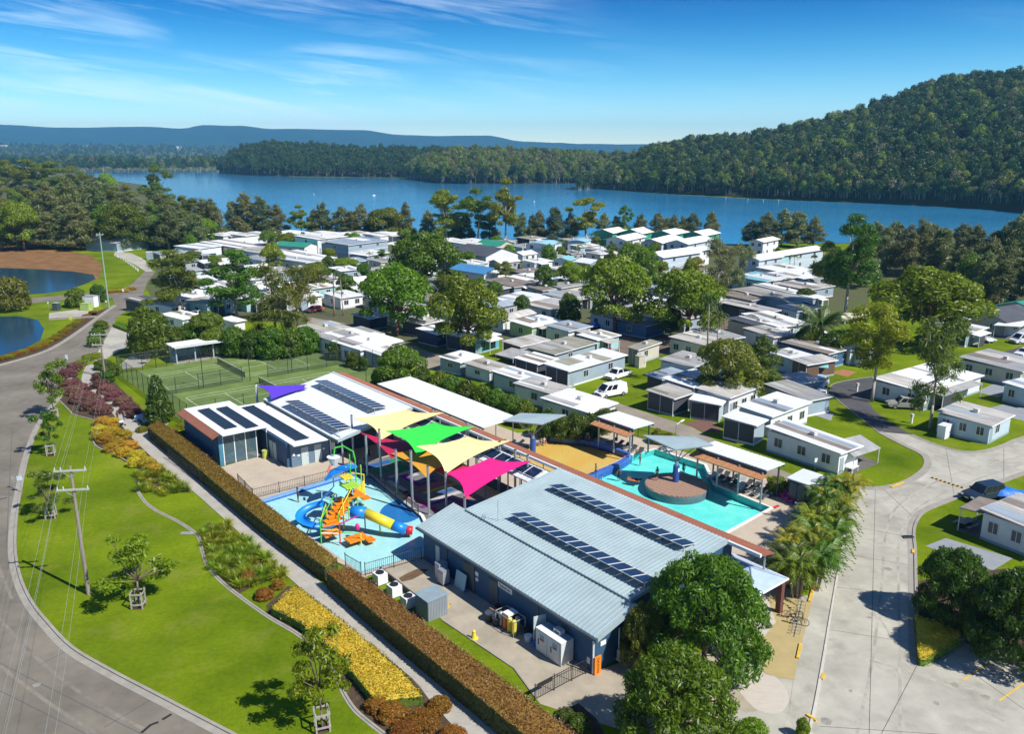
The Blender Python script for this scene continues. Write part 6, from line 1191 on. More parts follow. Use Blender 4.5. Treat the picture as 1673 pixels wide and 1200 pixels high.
    for k in range(2 if two else 1):
        z = .95 + hz_ * k; hh = min(1.25, (h if not two else 2.6) - 1.3)
        for i in range(wins[0]): window(t, L * (i + .5 + (.18 if door and wins[0] > 1 else 0)) / (wins[0] + (.3 if door else 0)), 0, z, min(1.3, L / (wins[0] + .6) * .62), hh, 0)
        if not side_wall:
            for i in range(wins[1]): window(t, 0, D * (i + .5) / wins[1], z, min(1.2, D / (wins[1] + .5) * .55), hh, 2)
        window(t, L, D * .5, z, min(1.0, D * .4), hh, 1)
    if door and L > 2.5: q = MB(); q.box(L * .04 + .1, L * .04 + .85, -.035, -.003, .1, 2.0); dd = q.build('door', CDOOR, t); q = MB(); q.box(L * .04 + .74, L * .04 + .8, -.07, -.036, 1.0, 1.08); q.build('handle', STEEL, dd)
    return t
def leanto(px_list, zs, m, label, posts=True, group=None, name='carport', cat='carport', back=None):
    """open roof sheet on posts: four ground pixels (near-left, near-right, far-right, far-left) and four heights"""
    P = [G(*p) for p in px_list]; o = P[0]; t = thing(name, label, cat, o, 0, group); q = MB(); L = [(p.x - o.x, p.y - o.y, z) for p, z in zip(P, zs)]; q.slab(L, .1); q.build('roof', m, t)
    if posts:
        for (x, y, z) in L: q = MB(); ctr = sum((Vector(l) for l in L), Vector()) / 4; k = Vector((x, y, 0)).lerp(Vector((ctr.x, ctr.y, 0)), .06); q.tube((k.x, k.y, 0), (k.x, k.y, z - .05), .05, 6); q.build('post', wm('white'), t)
    q = MB(); q.face([(x, y, .03) for x, y, z in L]); q.build('floor', mat('carport_floor', (.13, .12, .11), .9), t)
    return t
# near camp
cabin((928, 634), (1017, 605), (895, 624), 2.7, 'bluegrey', 'white', 'long pale blue cabin with white roof and dark mesh end beside the white van', 'bare', side_wall='dark', wins=(2, 1))
cabin((878, 621), (900, 610), (850, 611), 2.6, 'dark', 'white', 'dark mesh annex with white roof left of the long pale blue cabin', wins=(0, 0), door=False, ac=False, side_wall='dark')
cabin((905, 604), (968, 583), (866, 594), 2.6, 'bluegrey', 'olive', 'greenish grey roofed van behind the long pale blue cabin', wins=(1, 1))
leanto([(808, 600), (838, 608), (880, 592), (846, 586)], [2.3, 2.3, 2.5, 2.5], rm('grey'), 'grey ribbed carport roof left of the greenish roofed van')
cabin((850, 592), (888, 579), (830, 584), 2.8, 'brown', 'weathered', 'brown walled van with streaked roof behind the grey carport', wins=(1, 0), ac=False)
cabin((928, 567), (963, 558), (893, 559), 3.0, 'white', 'bluegrey', 'white boxy cabin with blue grey roof left of the pale teal cabin', wins=(2, 1), door=False)
cabin((975, 580), (1010, 571), (945, 573), 2.7, 'paleteal', 'white', 'pale teal cabin with white roof behind the white ute', wins=(1, 2))
cabin((1041, 597), (1075, 584), (1027, 594), 2.7, 'cream', 'olive', 'old caravan with wooden lean-to and weathered roof in the grass', side_wall='wood', wins=(1, 0), name='caravan', cat='caravan')
cabin((1155, 591), (1182, 581), (1096, 578), 2.8, 'cream', 'weathered', 'cream cabin with two wide windows left of the tall palm trunks', wins=(1, 3))
cabin((1130, 628), (1166, 613), (1078, 618), 2.8, 'white', 'grey', 'white walled van with stained grey roof beside the tall palm trunks', wins=(2, 1))
cabin((1080, 642), (1114, 629), (1061, 635), 2.1, 'dark', 'bluegrey', 'low dark mesh lean-to with blue grey roof facing the grass', wins=(0, 0), door=False, ac=False)
cabin((1099, 681), (1128, 669), (1060, 669), 2.6, 'dark', 'weathered', 'dark mesh annex with cream and brown streaked roof nearest the road', wins=(0, 0), door=False, ac=False, side_wall='dark')
cabin((1130, 666), (1172, 648), (1088, 652), 3.0, 'bluegrey', 'white', 'pale roofed van behind the streaked roof annex', wins=(1, 0), ac=False)
cabin((1174, 691), (1190, 684), (1126, 687), 2.5, 'paleblue', 'white', 'white roofed open shed with table beside the red brown paving', wins=(0, 0), door=False, ac=False, side_wall='dark')  # dark left panel stands for the shaded interior behind the open front
cabin((1189, 684), (1234, 664), (1140, 670), 3.0, 'white', 'weathered', 'white cabin with patchy roof behind the open shed', wins=(3, 0))
cabin((1231, 729), (1250, 720), (1180, 718), 2.7, 'bluegrey', 'white', 'white roofed annex with dark panels beside the resort road', wins=(0, 0), door=False, ac=False, side_wall='dark')
cabin((1257, 717), (1317, 692), (1206, 702), 3.0, 'white', 'white', 'long white cabin with three tall dark windows', wins=(3, 0), door=False)
cabin((1368, 777), (1392, 762), (1257, 736), 2.7, 'white', 'white', 'long white caravan with blue stripe beside the big lawn corner', wins=(0, 3), name='caravan', cat='caravan')
leanto([(1392, 776), (1436, 758), (1402, 742), (1358, 757)], [2.2, 2.0, 2.5, 2.8], rm('grey'), 'sloping grey veranda sheet at the end of the striped caravan', name='veranda', cat='veranda')
cabin((1613, 727), (1646, 708), (1530, 706), 2.5, 'paleblue', 'weathered', 'low blue white van with weathered roof on the corner lawn', wins=(1, 3))
cabin((1716, 926), (1770, 895), (1603, 880), 2.7, 'white', 'weathered', 'white cabin at the right edge with cream weathered roof', wins=(1, 3))
leanto([(1562, 868), (1608, 882), (1640, 862), (1594, 849)], [2.5, 2.6, 2.6, 2.5], rm('brown'), 'brown iron veranda beside the white cabin at the right edge', name='veranda', cat='veranda')
cabin((1664, 634), (1704, 618), (1568, 612), 2.6, 'cream', 'grey', 'long cream cabin with brown windows and grey iron roof at right', wins=(1, 3))
cabin((1690, 670), (1724, 656), (1644, 655), 2.6, 'paleblue', 'white', 'white and pale blue van at the right edge beside grey slabs', wins=(1, 2), name='caravan', cat='caravan')
cabin((1508, 672), (1592, 640), (1430, 650), 2.7, 'white', 'white', 'long white cabin behind the thin gum with a parked grey car', wins=(2, 2))
cabin((1576, 568), (1604, 556), (1512, 556), 2.6, 'bluegrey', 'white', 'white roofed carport cabin below the huge dome tree', wins=(1, 1), side_wall='dark')
cabin((1545, 548), (1570, 540), (1530, 543), 2.6, 'cream', 'weathered', 'small flat cabin behind the white roofed carport cabin', wins=(1, 1))
cabin((1640, 550), (1692, 540), (1566, 534), 3.0, 'grey', 'dark', 'grey house with dark roof and white veranda at right', wins=(2, 2), style='gable')
leanto([(1620, 553), (1664, 556), (1690, 544), (1640, 541)], [2.7, 2.7, 2.8, 2.8], rm('white'), 'white veranda roof in front of the grey house', name='veranda', cat='veranda')
cabin((1700, 535), (1730, 524), (1617, 521), 2.9, 'grey', 'green', 'green roofed shed at the right edge below the casuarinas', wins=(1, 3), style='gable')
cabin((1350, 604), (1382, 592), (1280, 586), 2.7, 'blue', 'brown', 'blue walled van with rusty brown roof near the date palm', wins=(2, 1))
cabin((1387, 598), (1404, 590), (1330, 571), 2.8, 'white', 'navy', 'white walled van with navy roof below the dark bushes', wins=(1, 3), ac=False)
cabin((1316, 622), (1352, 611), (1303, 614), 2.6, 'brown', 'weathered', 'brown slatted shed with a teal awning', wins=(0, 0), door=False, ac=False, side_wall='brown')
leanto([(1332, 618), (1352, 620), (1350, 606), (1328, 606)], [1.9, 1.9, 2.6, 2.6], rm('teal'), 'small sloping teal awning on the brown shed', posts=False, name='awning', cat='awning')
cabin((1295, 613), (1318, 604), (1262, 602), 2.6, 'paleblue', 'white', 'small pale blue van left of the brown slatted shed', wins=(1, 1))
cabin((1318, 682), (1336, 670), (1264, 656), 2.4, 'bluegrey', 'grey', 'grey trailer tent with red bundle on top beside the white sedan', wins=(0, 2), door=False, ac=False)
cabin((1300, 648), (1330, 640), (1280, 636), 2.0, 'grey', 'weathered', 'low grey shed beside the blue wagon', wins=(0, 0), door=False, ac=False)
cabin((1055, 554), (1080, 545), (1006, 543), 2.6, 'blue', 'brown', 'dark blue shed with stained roof and blue tarpaulin end', wins=(0, 1), door=False)
cabin((1002, 542), (1020, 536), (970, 533), 2.7, 'paleblue', 'brown', 'pale blue cabin with two dark windows behind the dark tree trunk', wins=(0, 2), door=False)
cabin((900, 526), (940, 514), (862, 517), 2.6, 'white', 'weathered', 'white van with rust red annex in mid camp', wins=(1, 2), ac=False)
cabin((857, 517), (889, 502), (815, 508), 2.7, 'white', 'white', 'white roofed van with dark mesh front in mid camp', side_wall='dark', wins=(2, 0))
cabin((822, 545), (862, 530), (811, 539), 2.6, 'white', 'weathered', 'arched white caravan beside the lime striped van', wins=(2, 1), style='curved', name='caravan', cat='caravan')
cabin((869, 557), (910, 545), (842, 547), 2.7, 'lime', 'white', 'white roofed van with lime green stripe and bikes against it', wins=(2, 1))
cabin((840, 487), (866, 479), (804, 476), 2.7, 'bluegrey', 'brown', 'blue grey van with brown roof behind the dark mesh one', wins=(1, 2))
cabin((812, 491), (824, 486), (788, 485), 2.6, 'dark', 'weathered', 'dark brown open van shelter between trees in mid camp', wins=(0, 0), door=False, ac=False)
cabin((791, 467), (804, 460), (758, 455), 3.2, 'white', 'blue', 'white hall with steel blue gable roof in mid camp', wins=(1, 1), style='gable')
cabin((794, 438), (826, 430), (761, 427), 3.6, 'white', 'dark', 'white house with dark slate gable roof and three windows', wins=(1, 3), style='gable', door=False)
cabin((768, 415), (790, 408), (750, 409), 3.2, 'white', 'white', 'white box cabin with flat roof beside the dark roofed house', wins=(1, 1))
cabin((814, 416), (828, 411), (788, 411), 2.8, 'cream', 'green', 'cream cabin with green gable roof near the lake', wins=(1, 2), style='gable')
cabin((897, 425), (912, 419), (862, 422), 5.0, 'white', 'skyblue', 'two storey white house with curved blue roof', wins=(1, 2), style='curved', two=True, name='house', cat='house')
cabin((955, 411), (966, 407), (927, 410), 3.4, 'white', 'skyblue', 'smaller white house with curved blue roof left of the villas', wins=(1, 2), style='curved', name='house', cat='house')
cabin((930, 441), (940, 437), (903, 439), 2.8, 'white', 'teal', 'white cabin with teal roof below the curved blue ones', wins=(1, 2), style='gable')
# villas beside the lake
def villa(c0, cr, cl, label, wall='teal', h=5.2): return cabin(c0, cr, cl, h, wall, 'white', label, wins=(2, 2), style='gable', two=True, group='white roofed villas by the lake', name='villa', cat='villa', over=.6)
for q in (((1000, 403), (1018, 397), (977, 400), 'leftmost teal villa of the back row under a white roof', 'green'), ((1048, 404), (1066, 398), (1016, 401), 'second teal villa of the back row under a white roof', 'green'), ((1098, 406), (1116, 400), (1068, 403), 'third teal villa of the back row under a white roof', 'green'), ((1150, 408), (1168, 402), (1118, 405), 'rightmost teal villa of the back row under a white roof', 'green'),
          ((1022, 417), (1046, 409), (994, 414), 'leftmost white villa of the middle row behind the domed tree', 'white'), ((1080, 422), (1106, 412), (1050, 419), 'white and blue villa at the centre of the middle row', 'paleblue'), ((1122, 424), (1150, 414), (1098, 420), 'right hand villa of the middle row with a dark balcony', 'paleblue'),
          ((1082, 449), (1120, 437), (1068, 443), 'nearest villa with blue wall and white balcony left of the grey trees', 'paleblue'), ((1128, 440), (1150, 432), (1108, 437), 'villa with white balcony half hidden by the thin grey tree', 'white'),
          ((1238, 454), (1262, 446), (1216, 449), 'leftmost teal villa of the right hand terrace', 'paleblue'), ((1262, 448), (1286, 440), (1244, 444), 'second teal villa of the right hand terrace', 'paleteal'), ((1290, 443), (1330, 432), (1272, 439), 'rightmost teal villa of the right hand terrace', 'paleblue'), ((1245, 420), (1268, 414), (1224, 418), 'white villa with a pale gable nearest the lake at right', 'white')):
    villa(*q[:4], q[4], 5.2)
# left camp
cabin((192, 412), (214, 405), (175, 405), 3.2, 'bluegrey', 'grey', 'grey roofed house at the far left beside the gravel drive', wins=(1, 1), style='gable', name='house', cat='house')
cabin((258, 398), (282, 392), (232, 393), 3.4, 'bluegrey', 'bluegrey', 'blue grey roofed cabin right of the far left house', wins=(1, 1))
cabin((262, 404), (284, 398), (236, 401), 2.8, 'white', 'white', 'low white carport cabin below the blue grey roofed one', wins=(1, 1))
cabin((305, 394), (322, 389), (280, 391), 2.8, 'cream', 'white', 'cream roofed cabin among the garden trees at left', wins=(1, 1))
for i, (a, q, e, lb) in enumerate((((366, 402), (390, 396), (356, 399), 'leftmost white balcony cabin of the lakeside row'), ((402, 402), (432, 396), (391, 399), 'second white balcony cabin of the lakeside row'), ((470, 400), (496, 394), (448, 397), 'third cabin of the lakeside row, half hidden by lime trees'), ((528, 402), (550, 396), (504, 398), 'fourth cabin of the lakeside row with blue grey panel'), ((572, 402), (602, 396), (557, 398), 'fifth cabin of the lakeside row behind a tiny lime tree'), ((622, 402), (650, 396), (609, 398), 'sixth cabin of the lakeside row with skillion roof'))):
    cabin(a, q, e, 3.8, 'white' if i != 3 else 'paleblue', 'white', lb, wins=(2, 1), group='balcony cabins along the lake', ac=False)
cabin((326, 422), (342, 416), (308, 417), 3.2, 'white', 'white', 'plain white shed with bright roof at left', wins=(0, 0), door=False, ac=False)
cabin((348, 414), (358, 410), (338, 411), 2.8, 'paleblue', 'blue', 'little blue roofed shed right of the plain white one', wins=(1, 1), ac=False)
cabin((398, 420), (440, 410), (362, 409), 2.8, 'cream', 'white', 'wide cream roofed van group below the lakeside row', wins=(2, 1))
cabin((430, 428), (452, 421), (404, 421), 2.7, 'white', 'weathered', 'white van in front of the wide cream roofed group', wins=(1, 1))
cabin((520, 415), (549, 408), (505, 409), 5.2, 'white', 'white', 'two storey white cabin with black balcony', wins=(2, 1), two=True)
cabin((498, 418), (508, 414), (462, 413), 3.0, 'white', 'green', 'long white cabin with bright green roof', wins=(0, 3), style='gable')
cabin((570, 425), (606, 414), (557, 418), 5.0, 'bluegrey', 'bluegrey', 'blue grey two storey cabin with long dark window', wins=(2, 1), two=True)
cabin((500, 446), (512, 441), (455, 438), 3.0, 'white', 'grey', 'long white van with grey edged roof below the green roofed cabin', wins=(1, 3))
cabin((512, 440), (532, 434), (470, 428), 2.8, 'white', 'white', 'white roofed van behind the grey edged one', wins=(1, 2))
cabin((600, 432), (622, 425), (584, 428), 2.7, 'bluegrey', 'white', 'small white roofed van below the blue grey cabin', wins=(1, 1))
cabin((428, 440), (450, 433), (412, 435), 2.7, 'white', 'bluegrey', 'small bluish van left of the lower lime tree', wins=(1, 1))
cabin((318, 507), (348, 498), (296, 500), 2.8, 'paleblue', 'white', 'white roofed van seen under the left spreading tree', wins=(1, 1))
cabin((340, 519), (378, 509), (316, 512), 2.9, 'paleteal', 'olive', 'greenish walled van with grey roof beneath the spreading tree', wins=(2, 1))
cabin((282, 520), (294, 514), (250, 511), 2.6, 'white', 'grey', 'grey roofed white van behind the large rounded bush', wins=(1, 1))
cabin((230, 512), (256, 506), (214, 507), 2.5, 'dark', 'dark', 'dark low shelter beside the left drive', wins=(0, 0), door=False, ac=False)
cabin((300, 542), (325, 534), (276, 534), 2.5, 'white', 'white', 'white roofed van behind the bushes of the tennis court', wins=(1, 1))
cabin((384, 545), (398, 541), (366, 540), 2.3, 'white', 'white', 'little white roofed shed behind the tennis bushes', wins=(0, 0), door=False, ac=False)
cabin((520, 568), (563, 556), (502, 557), 2.7, 'white', 'weathered', 'white van with grey roof at the top of the tennis court', wins=(1, 1))
cabin((552, 584), (615, 566), (532, 572), 2.7, 'white', 'grey', 'white van with flat grey roof beside the tennis court', wins=(1, 1))
cabin((590, 598), (642, 579), (565, 583), 2.8, 'white', 'white', 'white roofed van with door facing the tennis court', wins=(1, 1))
cabin((622, 603), (650, 592), (604, 592), 2.4, 'bluegrey', 'white', 'small blue grey shed with white roof next to the tennis court', wins=(0, 0), door=False, ac=False)
cabin((604, 541), (626, 534), (586, 534), 2.5, 'dark', 'bluegrey', 'dark carport with bluish roof beyond the camp road', wins=(0, 0), door=False, ac=False)
cabin((690, 553), (714, 544), (668, 545), 2.7, 'dark', 'weathered', 'dark open van shelter with pale roof under the clumpy tree', wins=(0, 0), door=False)
cabin((778, 580), (818, 570), (728, 571), 2.7, 'teal', 'white', 'teal cabin with white roof behind the clumpy tree trunk', wins=(2, 0), side_wall='dark')
cabin((715, 568), (734, 561), (690, 559), 2.5, 'navy', 'white', 'navy mesh annex left of the teal cabin', wins=(0, 0), door=False, ac=False)
cabin((752, 614), (784, 603), (722, 606), 2.2, 'bluegrey', 'white', 'white roofed van half sunk behind the pavilion hedge', wins=(1, 1))
cabin((800, 627), (826, 618), (764, 616), 2.1, 'white', 'weathered', 'pale roofed van behind the middle of the pavilion hedge', wins=(1, 1))
cabin((868, 652), (890, 642), (812, 634), 2.4, 'paleblue', 'white', 'white flat roofed van beside the road behind the hedge', wins=(1, 1))
cabin((905, 672), (930, 660), (845, 655), 2.4, 'white', 'weathered', 'cream and grey roofed van behind the winged canopy', wins=(1, 1))
cabin((962, 702), (1000, 684), (890, 680), 2.3, 'white', 'white', 'broad white roofed van at the end of the pavilion hedge', wins=(1, 1))
# right-centre rows
for a, q, e, h_, wl, rf, lb in (((1250, 478), (1276, 468), (1202, 470), 2.8, 'paleteal', 'teal', 'teal sided van with white porch under the thin trees'), ((1262, 476), (1286, 466), (1240, 468), 2.8, 'cream', 'white', 'cream carport van right of the teal sided one'), ((1280, 462), (1308, 454), (1250, 454), 2.8, 'white', 'white', 'flat white roofed van below the villa terrace'), ((1310, 472), (1332, 464), (1286, 464), 2.7, 'brown', 'white', 'van with brown porch right of the flat white one'),
                                ((1318, 492), (1340, 482), (1282, 482), 2.7, 'bluegrey', 'weathered', 'grey van with two part roof beside the dark low tree'), ((1326, 506), (1334, 502), (1238, 486), 2.7, 'paleblue', 'white', 'long white roofed blue van in the right rows'), ((1290, 514), (1312, 506), (1206, 494), 2.7, 'bluegrey', 'grey', 'long grey roofed van with dark carport in the right rows'), ((1226, 510), (1250, 502), (1182, 500), 2.6, 'grey', 'brown', 'brown roofed low van left of the dark carport'),
                                ((1252, 530), (1262, 524), (1180, 514), 2.5, 'dark', 'weathered', 'dark open carport with cream edge in the right rows'), ((1300, 530), (1326, 520), (1284, 522), 2.8, 'paleblue', 'navy', 'small white walled shed with navy roof near the date palm'), ((1250, 560), (1268, 550), (1206, 543), 2.7, 'cream', 'dark', 'first of three joined vans left of the date palm, dark roofed'), ((1278, 556), (1294, 546), (1236, 536), 2.7, 'paleblue', 'white', 'second of three joined vans left of the date palm, white roofed'), ((1180, 578), (1200, 570), (1140, 562), 2.5, 'grey', 'grey', 'grey flat roofed van behind the cream windowed cabin'), ((1262, 574), (1282, 566), (1226, 560), 2.6, 'white', 'weathered', 'white walled van behind the drooping olive tree')):
    cabin(a, q, e, h_, wl, rf, lb, wins=(2, 1))
# the rest of the camp, cabin by cabin on the free sites
rnd = random.Random(12); fill = []
wl_c = ['white', 'white', 'paleblue', 'cream', 'bluegrey', 'grey', 'paleteal']; rf_c = ['white', 'white', 'weathered', 'grey', 'bluegrey', 'brown', 'white']
def onroad(x, y): return 505 < y < 560 and x < 620
rows_ = [(404, 400, 1000), (416, 420, 1070), (428, 280, 1060), (441, 300, 1060), (455, 300, 1160), (470, 320, 1190), (486, 350, 1180), (502, 380, 1180), (520, 580, 1170), (540, 640, 1170)]
for yb, xa, xb in rows_:
    x = xa
    while x < xb:
        y = yb + rnd.uniform(-4, 4); k = PX(x, y); L, D = rnd.uniform(6, 10), rnd.uniform(4.5, 7.5); ctr = G(x, y)
        if not onroad(x, y) and all((ctr - p).length > r + max(L, D) * .55 for p, r in PLACED): fill.append((x, y, L, D))
        x += k * 5.5
        if fill and fill[-1][0] == x - k * 5.5:
            PLACED.append((ctr, max(L, D) / 2)); x += k * 5
rowsd = {}
for f in fill:
    rb_ = min(rows_, key=lambda r: abs(r[0] - f[1]))[0]; rowsd.setdefault(rb_, []).append(f)
rn = ['row nearest the lake', 'second row from the lake', 'third row from the lake', 'fourth row from the lake', 'fifth row from the lake', 'sixth row from the lake', 'seventh row from the lake', 'eighth row from the lake', 'ninth row from the lake', 'tenth row from the lake']
for ri, (yb, items) in enumerate(sorted(rowsd.items())):
    items.sort()
    for i, (x, y, L, D) in enumerate(items):
        a_ = R(rnd.choice([44, 40, 46, 38])); p = G(x, y); d = Vector((math.cos(a_), math.sin(a_), 0)); e = Vector((-math.sin(a_), math.cos(a_), 0)); p0 = p - d * L * .5 - e * D * .5
        wl, rf = rnd.choice(wl_c), rnd.choice(rf_c); od = 'only' if len(items) == 1 else 'leftmost' if i == 0 else 'rightmost' if i == len(items) - 1 else ORD[i] + ' from left'
        cabin(PJ(p0), PJ(p0 + d * L), PJ(p0 + e * D), rnd.uniform(2.5, 2.9), wl, rf, f'{wl} small van with {rf} roof, {od} in the {rn[ri]}', wins=(2, 1), group='small vans filling the camp', style='gable' if rnd.random() < .15 else 'skillion', side_wall='dark' if rnd.random() < .3 else None, door=rnd.random() < .6)
# small trees squeezed between the vans
rnd = random.Random(21); spots = []
for k in range(900):
    x, y = rnd.uniform(290, 1180), rnd.uniform(402, 530); p = G(x, y)
    if len(spots) < 46 and not onroad(x, y) and all((p - q).length > r + 1.2 for q, r in PLACED) and all((p - G(a_, b_)).length > 9 for a_, b_ in spots): spots.append((x, y))
spots.sort()
for i, (x, y) in enumerate(spots):
    k = PX(x, y); w_ = rnd.uniform(3.5, 6.5) * k; lf = rnd.choice(['bright', 'lime', 'mid', 'mid', 'yellow', 'olive']); hh = rnd.uniform(4, 7.5); b_ = G(x, y)
    tree(rnd.choice(['round', 'bush', 'gum', 'round']), x, y, PJ((b_.x, b_.y, hh))[1], w_, lf, ('leftmost' if i == 0 else 'rightmost' if i == len(spots) - 1 else ORD[i] + ' from left') + ' small garden tree standing between the vans', 'tree', 'garden trees between the vans', 3)
# ================================================================== TENNIS
TURF = mat('tennis_turf', (.125, .19, .055), .95, .18, .35, bump=.2, bscale=10, world=True, spec=.05, col2=(.175, .245, .075), fine=.08, fscale=3)
LINEW = mat('court_line', (.52, .58, .42), .9, .1, 2)
ct = flat('tennis_court', [cp([(-3.2, 61.5), (26.2, 61.5), (26.2, 90.5), (-3.2, 90.5)])], TURF, .012, kind='structure')
def court(u0, v0, nm):
    L, Wd = 19.8, 9.1
    def ln(a, b, w_=.05):
        bb = MB(); P = [c(*a), c(*b)]; ribbon(bb, P, -w_, w_, .011, .017); bb.build('court_marking', LINEW, ct)
    ln((u0, v0), (u0, v0 + Wd)); ln((u0 + L, v0), (u0 + L, v0 + Wd))
    for v in (v0, v0 + 1.14, v0 + Wd - 1.14, v0 + Wd): ln((u0, v), (u0 + L, v))
    for u in (u0 + 4.57, u0 + L - 4.57): ln((u, v0 + 1.14), (u, v0 + Wd - 1.14))
    ln((u0 + 4.57, v0 + Wd / 2), (u0 + L - 4.57, v0 + Wd / 2))
    t = cthing('tennis_net', nm, 'tennis net', u0 + L / 2, v0 + Wd / 2, 0, 'tennis nets')
    for s in (-1, 1): b = MB(); b.tube((0, s * 5.1, 0), (0, s * 5.1, .92), .05, 8); b.build('post', DSTEEL, t, sc=S)
    b = MB(); b.box(-.008, .008, -5.05, 5.05, .05, .82); b.build('netting', alphamat('net_mesh', (.02, .03, .03), .55), t, sc=S); b = MB(); b.box(-.02, .02, -5.05, 5.05, .821, .9); b.build('tape', WHITE, t, sc=S)
court(-.2, 77.8, 'dark tennis net on the far court nearest the shelter'); court(.2, 63.7, 'dark tennis net on the near court behind the hall roof')
flat('court_marking', [], LINEW, .02) if False else None
CHAIN = alphamat('chain_mesh', (.03, .045, .04), .30); CHAIN2 = alphamat('chain_mesh_light', (.05, .07, .06), .16)
def mesh_fence(name, pts, h, label, step=2.5, cat='fence', m=None, rail=True, r=.035, group=None):
    """posts with wire panels along resort-grid points (old units)"""
    o = pts[0]; t = cthing(name, label, cat, o[0], o[1], 0, group); m = m or CHAIN
    for a, q in zip(pts[:-1], pts[1:]):
        d = Vector((q[0] - a[0], q[1] - a[1], 0)); n = max(1, round(d.length / step)); A_ = Vector((a[0] - o[0], a[1] - o[1], 0))
        for i in range(n + (1 if q == pts[-1] else 0)): p = A_ + d * (i / n); b = MB(); b.tube((p.x, p.y, 0), (p.x, p.y, h), r, 6); b.build('post', BLACKF, t, sc=S)
        for i in range(n):
            p0, p1 = A_ + d * (i / n), A_ + d * ((i + 1) / n); b = MB(); b.face([(p0.x, p0.y, .03), (p1.x, p1.y, .03), (p1.x, p1.y, h - .03), (p0.x, p0.y, h - .03)]); b.build('mesh_panel', m, t, sc=S)
            if rail: b = MB(); b.tube((p0.x, p0.y, h - .02), (p1.x, p1.y, h - .02), r * .6, 5); b.build('rail', BLACKF, t, sc=S)
    return t
mesh_fence('tennis_fence', [(-3.2, 61.5), (-3.2, 90.5)], 2.6, 'tall black chain wire fence on the path side of the tennis courts')
mesh_fence('tennis_fence', [(-3.2, 90.5), (26.2, 90.5)], 2.6, 'tall black chain wire fence in front of the tennis shelter', 3.2, m=CHAIN2)
mesh_fence('tennis_fence', [(26.2, 90.5), (26.2, 61.5)], 2.6, 'tall black chain wire fence between courts and white vans', 3.2, m=CHAIN2)
mesh_fence('tennis_fence', [(-3.2, 61.5), (26.2, 61.5)], 2.6, 'tall black chain wire fence between near court and hall', 3.2, m=CHAIN2)
mesh_fence('dividing_fence', [(-3.0, 75.4), (8.6, 75.4)], 2.2, 'black wire fence between the two courts, left half', 3.0)
mesh_fence('dividing_fence', [(12.2, 75.4), (24.0, 75.4)], 2.2, 'black wire fence between the two courts, right half', 3.0)
for u, v, lb in ((3.6, 76.0, 'tall black light pole beside the left dividing fence'), (9.6, 75.2, 'tall black light pole at the net end between the courts'), (16.0, 76.0, 'tall black light pole beside the right dividing fence'), (2.0, 90.8, 'tall black light pole left of the tennis shelter')):
    b1 = MB(); b1.tube((0, 0, 0), (0, 0, 4.6), .05, 8); b2 = MB(); b2.box(-.12, .12, -.12, .12, 4.6, 4.72); cobj('court_light_pole', lb, 'light pole', u, v, [('pole', b1, BLACKF), ('lamp_head', b2, BLACKF)], 'court light poles')
t = cthing('tennis_shelter', 'open players shelter with pale blue skillion roof beside the tennis courts', 'shelter', 4.9, 90.9)
roof_part('roof', t, -.3, 2.55, 8.5, 2.55, -.9, 3.4, ROOFW, ribs=.5, rib_h=.03)
for u in (.1, 2.8, 5.5, 8.1):
    for v in (.1, 3.0): b = MB(); b.box(u - .08, u + .08, v - .08, v + .08, 0, 2.47); b.build('post', wm('paleblue'), t, sc=S)
b = MB(); b.box(.1, 8.1, 3.06, 3.12, .0, 1.5); b.build('back_wall', wm('bluegrey'), t, sc=S); b = MB(); b.box(.0, .06, .1, 3.0, 0, 1.0); b.build('side_wall', wm('bluegrey'), t, sc=S); b = MB(); b.box(8.14, 8.2, .1, 3.0, 0, 1.0); b.build('side_wall', wm('bluegrey'), t, sc=S)
b = MB(); b.box(-.3, 8.5, -.2, 3.3, 0, .04); b.build('slab', PATHC, t, sc=S)
for k, u in enumerate((1.4, 4.1, 6.8)):
    b1 = MB(); b1.box(-.8, .8, -.18, .18, .38, .43); b2 = MB(); b2.box(-.7, -.62, -.15, .15, .04, .38); b3 = MB(); b3.box(.62, .7, -.15, .15, .04, .38)
    cobj('bench', ('left', 'middle', 'right')[k] + ' dark bench inside the tennis shelter', 'bench', 4.9 + u, 93.2, [('seat', b1, BLACKF), ('leg', b2, DSTEEL), ('leg', b3, DSTEEL)], 'benches in the tennis shelter')
b1 = MB(); b1.box(-.45, .45, -.05, .05, .8, 1.7); b2 = MB(); b2.tube((0, 0, 0), (0, 0, .8), .05, 6)
cobj('basketball_board', 'black board on a post beside the small paved area', 'board', 1.6, 93.6, [('board', b1, BLACKF), ('post', b2, STEEL)])
# ================================================================== POOL AND YARD FENCES
def picket_fence(name, pts, h, label, cat='fence', m=BLACKF, step=2.2, gap=.16, group=None, pr=.012):
    o = pts[0]; t = cthing(name, label, cat, o[0], o[1], 0, group)
    for a, q in zip(pts[:-1], pts[1:]):
        d = Vector((q[0] - a[0], q[1] - a[1], 0)); n = max(1, round(d.length / step)); A_ = Vector((a[0] - o[0], a[1] - o[1], 0))
        for i in range(n + (1 if q == pts[-1] else 0)): p = A_ + d * (i / n); b = MB(); b.tube((p.x, p.y, 0), (p.x, p.y, h + .06), .035, 6); b.build('post', m, t, sc=S)
        for z in (.12, h - .08): b = MB(); b.tube((A_.x, A_.y, z), (A_.x + d.x, A_.y + d.y, z), .022, 5); b.build('rail', m, t, sc=S)
        b = MB(); k = int(d.length / gap)
        for i in range(1, k): p = A_ + d * (i / k); b.tube((p.x, p.y, .1), (p.x, p.y, h), pr, 4, cap=False)
        b.build('picket', m, t, sc=S, kind='stuff')
    return t
